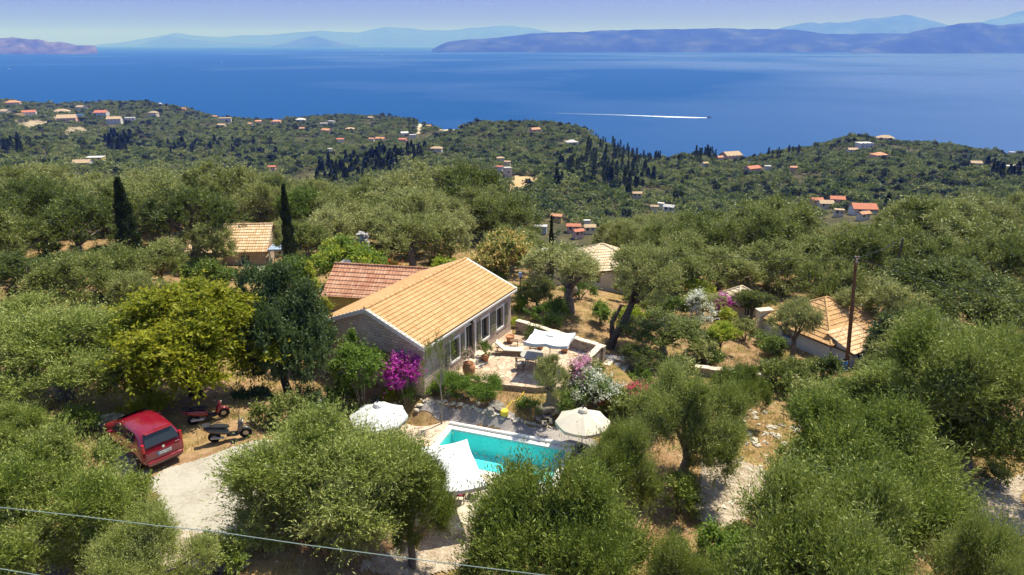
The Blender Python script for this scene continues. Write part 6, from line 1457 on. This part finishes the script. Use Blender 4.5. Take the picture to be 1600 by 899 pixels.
pot("terracotta pot with bright red flowers behind the cream parasol", onground(943,645), .26, .35, 'shrubgreen', 'redflower', ffrac=.6, foliage_r=.4)
pot("terracotta pot at the foot of the rose-red oleander", onground(992,655), .28, .4)
m = MB(); pfw = onground(788, 655); o = thing('hose_reel', "yellow garden hose reel with its hose, on the soil above the gravel", 'hose reel', pfw)
m.lathe([(.2,0),(.24,.05),(.24,.28),(.2,.33)], n=16); m.obj('drum', M['yellow'], o); m = MB()
hq = [onground(a, b_) for a, b_ in ((788,650),(793,640),(800,632),(808,628),(815,622),(821,612))]; m.tube([(q-pfw)+Vector((0,0,.08)) for q in hq], .022, 6); m.tube([(.0,0,.3),(-.1,.3,.35),(-.15,.6,.25),(-.2,.9,.1)], .02, 6); m.obj('hose', M['yellow'], o)

# ---------------------------------------------------------------- rocks
def rocks(label, group, pts, smin, smax, mat, name, seed, cat='rock'):
    rr = random.Random(seed); protos = []
    for k in range(5): mb = MB(); mb.rock((0,0,0), (1, rr.uniform(.6,.9), rr.uniform(.45,.7)), seed*10+k, 10); protos.append(mb.mesh(name, M[mat], False))
    for i, p in enumerate(pts):
        s = rr.uniform(smin, smax); o = bpy.data.objects.new(name, protos[i % 5]); COL.objects.link(o); o.location = p+Vector((0,0,s*.12)); o.rotation_euler = (0,0,rr.uniform(0,6.28)); o.scale = (s,s,s); tag(o, label, cat, group)
def along(px, step):
    out = []
    for (a, b) in zip(px[:-1], px[1:]):
        n = max(1, int(math.hypot(b[0]-a[0], b[1]-a[1])/step))
        for k in range(n): out.append(onground(a[0]+(b[0]-a[0])*k/n, a[1]+(b[1]-a[1])*k/n))
    return out
rocks("pale edging stone in the row along the upper side of the gravel path", "edging stones of the gravel path", along([(652,645),(658,634),(668,627),(700,633),(740,641),(775,651),(800,659),(830,664),(860,670),(885,675)], 4.6), .10, .19, 'limestone', 'edging_stone', 3, 'stone')
rocks("grey boulder beside the yellow hose reel", "boulders above the gravel path", [onground(*p) for p in ((775,636),(768,648),(783,640))], .28, .42, 'rock', 'boulder', 5, 'boulder')
rocks("rugged grey boulder around the foot of the round olive", "boulders at the round olive's foot", [onground(*p) for p in ((840,656),(852,652),(862,662),(876,660),(850,664))], .2, .38, 'rock', 'boulder', 6, 'boulder')
rr = random.Random(8)
rocks("pale loose stone scattered on the dry slope right of the upright olive", "loose stones on the dry slope", [onground(rr.uniform(1160,1255), rr.uniform(640,700)) for k in range(34)], .08, .3, 'limestone', 'loose_stone', 7, 'stone')
rocks("pale stone among the rubble of the path below the upright olive", "stones on the rubble path", [onground(rr.uniform(1095,1200), rr.uniform(715,815)) for k in range(46)], .08, .22, 'limestone', 'loose_stone', 9, 'stone')
rocks("pale stone of the rough border above the parking place", "border stones above the parking place", along([(150,668),(178,654),(200,655)], 7)+[onground(rr.uniform(455,560), rr.uniform(648,662)) for k in range(16)], .16, .36, 'limestone', 'border_stone', 10, 'stone')
rocks("large flat pale stone on the ground near the dining set", "flat stones near the dining set", [onground(a, b_) for a, b_ in ((682,822),(692,824),(703,827),(713,830))], .3, .45, 'limestone', 'flat_stone', 11, 'stone')
rocks("pale stone lying between the shrubs and the gravel path", "loose stones by the house", [onground(rr.uniform(600,780), rr.uniform(618,640)) for k in range(36)], .04, .12, 'limestone', 'loose_stone', 12, 'stone')

# ---------------------------------------------------------------- car
def car():
    L, Wd = 3.9, .84
    # stations from rear (x=0) to front: x, z bottom, z sill, z belt, z roof, half belt width, half roof width
    S = [(-.02,.34,.45,.78,.80,.66,.60),(.03,.26,.42,.86,.90,.74,.60),(.10,.24,.42,.94,1.10,.79,.60),(.22,.24,.42,.96,1.32,.81,.60),(.40,.24,.42,.955,1.455,.82,.60),(.80,.22,.42,.95,1.49,.83,.61),(1.3,.2,.42,.94,1.50,.84,.62),(1.9,.2,.42,.92,1.475,.84,.61),(2.3,.2,.42,.91,1.40,.84,.60),(2.65,.2,.42,.90,1.22,.84,.61),(3.0,.2,.42,.89,.96,.83,.64),(3.3,.22,.42,.84,.90,.81,.62),(3.6,.24,.42,.76,.80,.76,.56),(3.82,.28,.44,.66,.69,.66,.45),(3.9,.34,.46,.58,.60,.54,.34)]
    def sec(s):
        x, zb, zs, zl, zr, wb, wr = s
        return [(x,0,zb),(x,wb*.93,zb),(x,wb,zs),(x,wb*1.01,(zs+zl)/2),(x,wb*.985,zl),(x,(wb+wr)/2*1.01,(zl+zr)/2+.02),(x,wr*1.02,zr-.05*min(1,(zr-zl)*3)),(x,wr*.86,zr),(x,0,zr+.025)]
    o = thing('parked_car', "red hatchback car parked under the yellow-green feathery tree", 'car')
    m = MB(); n = 9
    for sgn in (1, -1):
        vs = [(p[0], p[1]*sgn, p[2]) for s in S for p in sec(s)]
        fs = [(i*n+j, (i+1)*n+j, (i+1)*n+j+1, i*n+j+1)[::sgn] for i in range(len(S)-1) for j in range(n-1)]+[tuple(range(n))[::sgn], tuple((len(S)-1)*n+j for j in range(n))[::-sgn]]
        m.add(vs, fs)
    me = m.mesh('body', M['redpaint'], True); import bmesh; bm = bmesh.new(); bm.from_mesh(me); bmesh.ops.remove_doubles(bm, verts=bm.verts, dist=.002); bmesh.ops.recalc_face_normals(bm, faces=bm.faces); bm.to_mesh(me); bm.free()
    bd = part('body', me, o); sm = bd.modifiers.new('s', 'SUBSURF'); sm.levels = 1; sm.render_levels = 1
    def sp(x, f, off=.012):     # point on the glasshouse side, f from belt to roof
        xs = [s[0] for s in S]; v = [float(np.interp(x, xs, [s[k] for s in S])) for k in range(7)]; a = (v[5]*.985, v[3]); b = ((v[5]+v[6])/2*1.01, (v[3]+v[4])/2+.02); c = (v[6]*1.02, v[4]-.05)
        y, z = (a[0]+(b[0]-a[0])*f*2, a[1]+(b[1]-a[1])*f*2) if f < .5 else (b[0]+(c[0]-b[0])*(f-.5)*2, b[1]+(c[1]-b[1])*(f-.5)*2)
        return y+off, z+.005
    for sgn in (1, -1):
        for (xa, xb, xt, xu) in ((.62,1.32,.72,1.32),(1.42,2.62,1.42,2.2)):
            q = MB(); N = 6
            for i in range(N+1):
                for f in (.14,.5,.86):
                    t = i/N; x = (xa+(xb-xa)*t)*(1-(f-.14)/.72)+(xt+(xu-xt)*t)*((f-.14)/.72); y, z = sp(x, f); q.v.append((x, y*sgn, z))
            q.f = [(i*3+j, (i+1)*3+j, (i+1)*3+j+1, i*3+j+1)[::sgn] for i in range(N) for j in range(2)]; q.mi = [0]*len(q.f); q.obj('side_window', M['glass'], o, True)
    q = MB(); q.add([(.085,-.60,1.0),(.085,.60,1.0),(.335,.51,1.40),(.335,-.51,1.40)], [(3,2,1,0)]); q.v = [(x-.075, y*1.05, z+.03) for x, y, z in q.v]; rw = q.obj('rear_window', M['glass'], o)
    q = MB(); q.add([(2.98,-.60,.99),(2.98,.60,.99),(2.32,.52,1.43),(2.32,-.52,1.43)], [(0,1,2,3)]); q.v = [(x+.02, y, z+.03) for x, y, z in q.v]; q.obj('windscreen', M['glass'], o)
    q = MB(); q.box((.27,0,1.475), (.22,1.0,.03)); bevel(q.obj('spoiler', M['redpaint'], o), .01)
    for sgn in (1, -1):
        q = MB(); q.box((.07,sgn*.705,1.02), (.12,.10,.36), 0); bevel(q.obj('tail_lamp', M['redlens'], o), .02)
        q = MB(); q.box((3.70,sgn*.56,.68), (.24,.22,.14), sgn*.5); bevel(q.obj('headlight', M['chrome'], o), .02)
        q = MB(); q.box((2.42,sgn*.93,.98), (.12,.16,.12)); bevel(q.obj('wing_mirror', M['redpaint'], o), .02)
        for x in (1.0,1.75): q = MB(); q.box((x,sgn*.852,.82), (.16,.02,.03)); q.obj('door_handle', M['redpaint'], o)
        q = MB(); q.box((1.35,sgn*.848,.60), (1.5,.012,.05)); q.obj('side_moulding', M['blackplastic'], o)
        for x in (.68, 3.17):
            q = MB(); N = 24; r = .29
            prof = [(r*.62,-.09),(r*.95,-.09),(r,-.06),(r,.06),(r*.95,.09),(r*.62,.09)]
            vs = [(x+a*math.cos(2*math.pi*k/N), sgn*.76+b, r+a*math.sin(2*math.pi*k/N)) for a, b in prof for k in range(N)]
            q.add(vs, [(i*N+k, i*N+(k+1) % N, (i+1)*N+(k+1) % N, (i+1)*N+k) for i in range(5) for k in range(N)]); wh = q.obj('wheel', M['rubber'], o, True)
            q = MB(); q.add([(x, sgn*.80, r)]+[(x+r*.62*math.cos(2*math.pi*k/N), sgn*.845, r+r*.62*math.sin(2*math.pi*k/N)) for k in range(N)], [(0, 1+k, 1+(k+1) % N) for k in range(N)])
            for k in range(5): a = 2*math.pi*k/5; q.box((x+.09*math.cos(a), sgn*.84, r+.09*math.sin(a)), (.04,.02,.04))
            q.obj('rim', M['alu'], wh)
            q = MB(); N = 20; vs = [(x+a*math.cos(math.pi*k/(N-1)), sgn*.842, r+.01+a*math.sin(math.pi*k/(N-1))) for a in (.30,.36) for k in range(N)]; q.add(vs, [(k,k+1,N+k+1,N+k) for k in range(N-1)]); q.obj('wheel_arch', M['blackplastic'], o)
    q = MB(); q.box((-.035,0,.36), (.10,1.34,.16)); bevel(q.obj('bumper', M['redpaint'], o), .03)
    q = MB(); q.box((.0,0,.27), (.12,1.2,.07)); q.obj('bumper_skirt', M['blackplastic'], o)
    q = MB(); q.box((-.035,.0,.66), (.02,.52,.115)); q.box((-.047,.235,.66), (.006,.045,.11), m=1); pt = q.obj('number_plate', [M['plate'], M['blue']], o)
    cu = bpy.data.curves.new('plate_text', 'FONT'); cu.body = "KYX 7240"; cu.size = .105; cu.align_x = 'CENTER'; cu.align_y = 'CENTER'; cu.extrude = .001
    cu.materials.append(M['rubber']); to = bpy.data.objects.new('t', cu); COL.objects.link(to); bpy.context.view_layer.update(); tm = bpy.data.meshes.new_from_object(to); bpy.data.objects.remove(to)
    te = bpy.data.objects.new('lettering', tm); COL.objects.link(te); te.parent = pt; te.location = (-.0475, -.02, .66); te.rotation_euler = (R(90), 0, R(-90))
    q = MB(); N = 20; q.add([(-.013,.0+.055*math.cos(2*math.pi*k/N),.87+.055*math.sin(2*math.pi*k/N)) for k in range(N)]+[(.03,.055*math.cos(2*math.pi*k/N),.87+.055*math.sin(2*math.pi*k/N)) for k in range(N)], [tuple(range(N))]+[(k,(k+1)%N,N+(k+1)%N,N+k) for k in range(N)]); q.obj('emblem', M['chrome'], o)
    q = MB(); q.tube([(.02,-.28,1.02),(.01,.05,1.07)], .012, 5); q.obj('rear_wiper', M['blackplastic'], o)
    q = MB(); q.tube([(.55,0,1.5),(.35,0,1.68)], .008, 4); q.obj('aerial', M['blackplastic'], o)
    q = MB(); q.box((-.03,0,.775), (.03,.5,.03)); q.obj('tailgate_handle', M['redpaint'], o)
    q = MB(); 
    for k in range(5): q.box((-.012,-.60+k*.035,.87), (.012,.02,.028))
    q.obj('model_lettering', M['chrome'], o)
    return o
cr = car(); zc_ = 4.45; ra, rb2 = G(240, 727, zc_+.3), G(297, 712, zc_+.3); mid = (ra+rb2)/2; cr.scale = (1.08,)*3; cr.location = (mid.x-.25, mid.y, 4.50); cr.rotation_euler = (0, 0, math.atan2(.64, -.77))

# ---------------------------------------------------------------- scooters
def scooter(label, loc, rz, body, lean=.16):
    o = thing('motor_scooter', label, 'motor scooter', loc, rz); o.rotation_euler = (lean, 0, rz)
    for x, r in ((-.62,.27),(.68,.28)):
        q = MB(); N = 22; prof = [(r*.4,-.04),(r*.93,-.055),(r,0),(r*.93,.055),(r*.4,.04)]; vs = [(x+a*math.cos(2*math.pi*k/N), b, r+a*math.sin(2*math.pi*k/N)) for a, b in prof for k in range(N)]
        q.add(vs, [(i*N+k, i*N+(k+1) % N, (i+1)*N+(k+1) % N, (i+1)*N+k) for i in range(4) for k in range(N)]); w_ = q.obj('wheel', M['rubber'], o, True)
        q = MB(); q.tube([(x,-.045,r),(x,.045,r)], r*.42, 14); q.obj('rim', M['alu'], w_)
    def hull(name, secs, mat):      # secs: (x, z0, z1, halfwidth)
        q = MB(); vs = []
        for (x, z0, z1, hw) in secs:
            zc, hz = (z0+z1)/2, (z1-z0)/2
            for k in range(10): a = 2*math.pi*k/10; vs.append((x, hw*math.cos(a), zc+hz*math.sin(a)))
        n = len(secs); q.add(vs, [(i*10+k, (i+1)*10+k, (i+1)*10+(k+1) % 10, i*10+(k+1) % 10) for i in range(n-1) for k in range(10)]+[tuple(range(10)), tuple((n-1)*10+k for k in range(10))[::-1]]); q.obj(name, mat, o, True)
    hull('tail_body', [(-.98,.74,.82,.05),(-.8,.56,.84,.14),(-.4,.40,.80,.18),(-.05,.34,.62,.16),(.02,.34,.5,.12)], body)
    hull('floorboard', [(-.1,.26,.38,.17),(.3,.25,.35,.18),(.42,.28,.42,.17)], M['blackplastic'])
    hull('leg_shield', [(.36,.3,.5,.18),(.46,.35,.95,.2),(.56,.45,1.0,.15),(.64,.7,.98,.07)], body)
    hull('front_mudguard', [(.42,.42,.50,.05),(.62,.52,.62,.09),(.8,.5,.6,.08),(.95,.36,.42,.03)], body)
    hull('seat', [(-.82,.82,.90,.1),(-.5,.80,.92,.16),(-.15,.74,.86,.15),(.05,.70,.80,.08)], M['rubber'])
    q = MB(); q.tube([(.66,0,.3),(.52,0,.98)], .035, 8); q.obj('fork', M['alu'], o)
    q = MB(); q.tube([(.42,-.34,1.06),(.5,-.12,1.02),(.5,.12,1.02),(.42,.34,1.06)], .018, 8); q.obj('handlebar', M['blackplastic'], o)
    for s in (1,-1): q = MB(); q.tube([(.48,s*.22,1.04),(.5,s*.3,1.22)], .008, 5); q.box((.5,s*.33,1.25), (.02,.12,.07)); q.obj('mirror', M['blackplastic'], o)
    q = MB(); q.box((.62,0,.96), (.06,.18,.12)); bevel(q.obj('headlight', M['chrome'], o), .02); q = MB(); q.box((-.97,0,.76), (.04,.16,.07)); q.obj('tail_lamp', M['redlens'], o)
    q = MB(); q.tube([(-.2,-.16,.28),(-.75,-.19,.36)], .055, 10); q.obj('exhaust', M['alu'], o); q = MB(); q.box((-.88,0,.96), (.3,.28,.03)); q.obj('luggage_rack', M['dark'], o)
    q = MB(); q.tube([(-.1,.12,.3),(-.12,.3,.02)], .014, 6); q.obj('kickstand', M['alu'], o); return o
M['scootgrey'] = m_plain("dark_grey_scooter_paint", (.07,.065,.06), .3, .5, var=.1, bump=0, coat=.5)
b = onground(360, 688); b2 = onground(316, 668)
scooter("dark grey motor scooter parked right of the red car", b+Vector((0,0,.0)), R(18), M['scootgrey'])
scooter("second motor scooter with red panels, half hidden behind the dark grey one", b2+Vector((.1,.5,.0)), R(30), M['redpaint'])

# ---------------------------------------------------------------- poles, wires, lamps, dish
pb_ = onground(1323, 579); ptop = atY(1338, 401, pb_.y); o = thing('utility_pole', "tall brown wooden utility pole in front of the white-walled house", 'utility pole', pb_)
d = ptop-pb_; m = MB(); m.tube([(0,0,-.4), tuple(d*.5), tuple(d)], [.15,.13,.10], 12); m.obj('pole', m_plain("brown_pole_wood", (.20,.10,.05), .9, .1, var=.35, scale=6), o)
m = MB(); m.box(tuple(d-Vector((.0,.16,.25))), (.12,.1,.3)); m.obj('bracket', M['alu'], o)
for k in range(2): m = MB(); m.lathe([(.05,0),(.06,.06),(.03,.12)], tuple(d+Vector((-.12+.24*k,-.1,-.05))), 10); m.obj('insulator', M['render_grey'], o)
fb = atY(1400, 440, 66); fz = h1(fb.x, 66); ft = atY(1411, 372, 66); o = thing('utility_pole', "thin leaning wooden pole among the olives above the white-walled house", 'utility pole', (fb.x-.4, 66, fz)); m = MB(); m.tube([(0,0,-.3),(ft.x-fb.x+.4, 0, ft.z-fz)], [.13,.09], 10); m.obj('pole', M['bark'], o)
def wire(label, pts, r=.012, sag=.4, mat='dark'):
    a, b = pts; o = thing('power_cable', label, 'cable', a); m = MB(); n = 24; P = []
    for k in range(n+1): t = k/n; q = (b-a)*t; P.append((q.x, q.y, q.z-sag*4*t*(1-t)))
    m.tube(P, r, 5); m.obj('cable', M[mat], o)
wire("thin dark wire from the utility pole to the left over the grove", (ptop+Vector((-.1,0,-.15)), atY(1060, 396, 60)), .018, .25)
wire("thin dark wire running right from the utility pole to the picture edge", (ptop+Vector((.1,0,-.15)), atY(1640, 478, 36)), .016, .3)
wire("thin wire from the utility pole to the leaning pole", (ptop+Vector((0,0,-.1)), Vector((ft.x, 66, ft.z-.1))), .016, .2)
wire("thin wire over the gatehouse to the white-walled house", (atY(1110,452,60), atY(1262,470,53)), .02, .2)
M['greencable'] = m_plain("grey_green_cable", (.20,.26,.23), .6, .3, var=.05, bump=0)
def cable(label, pix, yv, r):
    P = [atY(px, py, y) for (px, py), y in zip(pix, yv)]; o = thing('power_cable', label, 'cable', P[0]); m = MB(); m.tube([tuple(p-P[0]) for p in P], r, 6); m.obj('cable', M['greencable'], o)
cable("long grey-green overhead cable crossing the bottom of the view", [(-60,788),(0,793),(120,806),(240,821),(330,830),(480,852),(640,873),(850,899),(1000,918)], [11.4,11.3,11.1,10.9,10.8,10.5,10.2,9.8,9.6], .009)
cable("short grey-green overhead cable cutting the bottom left corner", [(-80,870),(0,889),(60,899),(160,916)], [9.2,9.1,9.0,8.9], .008)
db = atY(541, 418, 56.5); dz = h1(db.x, 56.5); o = thing('satellite_dish', "white satellite dish above the annex roof", 'satellite dish', (db.x, 56.5, dz)); H = db.z-dz
m = MB(); m.tube([(0,0,-.1),(0,0,H)], .04, 8); m.obj('mast', M['alu'], o); m = MB(); N = 20; vs = [(0,0,0)]
for q in (1,2,3):
    for k in range(N): a = 2*math.pi*k/N; r_ = .16*q; vs.append((r_*math.cos(a), -(r_**2)*.6, r_*math.sin(a)))
m.add(vs, [(0,1+k,1+(k+1)%N) for k in range(N)]+[(1+q*N+k,1+q*N+(k+1)%N,1+(q+1)*N+(k+1)%N,1+(q+1)*N+k) for q in range(2) for k in range(N)])
ds = m.obj('dish', M['white'], o, True); ds.location = (0,-.05,H+.25); ds.rotation_euler = (R(-30),0,R(25)); m = MB(); m.tube([(0,0,-.2),(0,-.5,.05)], .015, 5); m.box((0,-.52,.05), (.07,.1,.07)); q = m.obj('receiver_arm', M['alu'], ds)
for px_, py_, lb_ in ((588,437,"left"),(597,432,"right")):
    a_ = atY(px_, py_, 50.8); o = thing('flue_pipe', "grey cowled flue pipe on the red annex roof, %s of two" % lb_, 'flue', (a_.x, 50.8, a_.z-.75)); m = MB(); m.tube([(0,0,-.3),(0,0,.6)], .09, 12); m.obj('pipe', M['render_grey'], o); m = MB(); m.lathe([(.08,.62),(.17,.66),(.17,.74),(.03,.84)], n=14); m.obj('cowl', M['bluegrey'], o)
a_ = atY(813, 429, 51.5); lz = h1(a_.x, 51.5); o = thing('garden_lamp', "black lantern on a post behind the stone house's far corner", 'lamp post', (a_.x, 51.5, lz)); m = MB(); m.tube([(0,0,-.1),(0,0,a_.z-lz-.2)], .04, 8); m.obj('post', M['dark'], o); m = MB(); m.box((0,0,a_.z-lz), (.28,.28,.36), taper=.8); m.obj('lantern', M['bluegrey'], o)
bb = onground(1320, 580); o = thing('water_barrel', "blue barrel at the foot of the utility pole", 'barrel', bb+Vector((-.3,-.2,0))); m = MB(); m.lathe([(.26,0),(.29,.05),(.29,.28),(.30,.3),(.29,.32),(.29,.58),(.30,.6),(.29,.62),(.29,.86),(.26,.9)], n=20); m.obj('drum', M['blue'], o, True); m = MB(); m.lathe([(.26,.901),(.27,.93),(.05,.94)], n=20); m.obj('lid', M['dark'], o)

# ---------------------------------------------------------------- boats
def boat(px, py):
    b = G(px, py, SEA); o = thing('motorboat', "white motorboat speeding to the right ahead of its foaming wake", 'motorboat', b+Vector((0,0,.3)), R(-4)); L = 11.
    m = MB(); S = [(-L*.5,1.5,1.3),(-L*.2,1.7,1.4),(L*.2,1.5,1.6),(L*.4,.8,1.9),(L*.5,.05,2.1)]; vs = []
    for (x, hw, z) in S: vs += [(x,-hw*.6,-.4),(x,-hw,z),(x,hw,z),(x,hw*.6,-.4)]
    m.add(vs, [(i*4+k,(i+1)*4+k,(i+1)*4+(k+1)%4,i*4+(k+1)%4) for i in range(4) for k in range(4)]+[(0,1,2,3)]); m.obj('hull', M['render_grey'], o)
    m = MB(); m.box((-.5,0,2.2), (4,2.2,1.5), taper=.8); m.obj('cabin', M['dark'], o); m = MB(); m.box((-.5,0,3.05), (4,2.2,.15)); m.obj('canopy', M['dark'], o)
boat(1108, 184)
M['foam'] = speck("sea_foam", [(.55,.62,.70), (.75,.80,.84), (.85,.87,.88)], .15, .6, .4)
def wake():
    mb = MB(); rr = random.Random(3); pix = [(1104,184.2),(1080,183.8),(1040,182.6),(1000,181),(960,179.6),(900,178),(850,176.4)]; wd = [2.0,4.2,4.2,2.2,.9,.35,.12]
    prev = None; n = 90
    for k in range(n+1):
        t = k/n*(len(pix)-1); i = min(int(t), len(pix)-2); f = t-i; px = pix[i][0]*(1-f)+pix[i+1][0]*f; py = pix[i][1]*(1-f)+pix[i+1][1]*f; w_ = (wd[i]*(1-f)+wd[i+1]*f)*rr.uniform(.75,1.2)*1.7
        c = G(px, py, SEA+.15); mb.v += [(c.x, c.y-w_*1.6, SEA+.12), (c.x, c.y, SEA+.45*min(1,w_/4)+.12), (c.x, c.y+w_*1.6, SEA+.12)]
        if k: b = k*3; mb.f += [(b-3,b,b+1,b-2),(b-2,b+1,b+2,b-1)]; mb.mi += [0,0]
    tag(mb.obj('wake', M['foam']), kind='stuff')
wake()
def sail(px, py, s, label):
    b = G(px, py, SEA); o = thing('sailboat', label, 'sailboat', b); m = MB(); m.box((0,0,.6*s), (6*s,2*s,1.4*s), taper=1.15); m.obj('hull', M['white'], o)
    m = MB(); m.add([(-2.6*s,0,1.8*s),(2.8*s,0,1.8*s),(.3*s,.25*s,11*s),(-2.6*s,.12*s,1.8*s),(2.8*s,.12*s,1.8*s)], [(0,1,2),(3,2,4),(0,3,4,1)]); m.obj('sail', M['white'], o)
sail(346, 99, 2.2, "white sailboat out on the sea, left of two"); sail(597, 88, 2.6, "white sailboat out on the sea, right of two")
for px_, py_, l_ in ((14,108,"tiny white boat near the left edge of the sea"),(976,87,"tiny white boat far out below the mainland coast")):
    b = G(px_, py_, SEA); o = thing('small_boat', l_, 'boat', b); m = MB(); m.box((0,0,.8), (12,4,2.2), taper=1.1); m.obj('hull', M['white'], o); m = MB(); m.box((-1,0,2.8), (5,3,2)); m.obj('cabin', M['white'], o)

# ---------------------------------------------------------------- grass and litter
def tufts():
    rs = np.random.RandomState(21); n = 26000; y = 17+41*rs.rand(n)**.9; x = (rs.rand(n)*2-1)*y*.8; z = hgt(x, y, False)
    d = np.array([mn.noise(Vector((a*.35, b*.35, 1.)))+.5*mn.noise(Vector((a*1.3, b*1.3, 4.))) for a, b in zip(x, y)]); keep = d > -.02
    def box(P): nonlocal_ = inpoly(x, y, [(p[0], p[1]) for p in P]); return nonlocal_
    for P in (tp, [pl(-PX-5,PY+1.4), pl(PX+1.6,PY+1.4), pl(PX+1.8,-PY-2.4), pl(-PX-5,-PY-6.5)], [G(668,626,.5),G(890,674,0),G(940,705,0),G(700,690,0),G(650,650,.3)], [hp(-.3,.4,0),hp(11.4,.4,0),hp(11.4,-8,0),hp(-.3,-8,0)]): keep &= ~box(P)
    for q in SLABS: keep &= ~box(q)
    x, y, z = x[keep], y[keep], z[keep]; m = len(x); per = 7; b = np.repeat(np.stack([x, y, z], 1), per, 0); N = len(b); b[:, :2] += rs.normal(size=(N, 2))*.12
    L = rs.uniform(.10, .30, (N, 1)); dr = unit(np.stack([rs.normal(size=N)*.6, rs.normal(size=N)*.6, np.ones(N)], 1)); sd2 = unit(np.cross(dr, rs.normal(size=(N, 3))))*.014
    V = np.stack([b-sd2, b+sd2, b+dr*L+sd2*.3, b+dr*L-sd2*.3], 1).reshape(-1, 3); me = leaf_mesh('dry_grass', V, M['drygrass']); o = bpy.data.objects.new('dry_grass', me); COL.objects.link(o); tag(o, kind='stuff')
SLABS = []
for P in ([(228,880),(245,800),(228,752),(262,735),(300,722),(340,706),(400,690),(440,690),(430,740),(390,800),(385,880)], [(1090,735),(1110,712),(1150,716),(1190,735),(1205,760),(1185,790),(1160,820),(1110,835),(1085,800)]): SLABS.append([onground(*p) for p in P])
tufts()
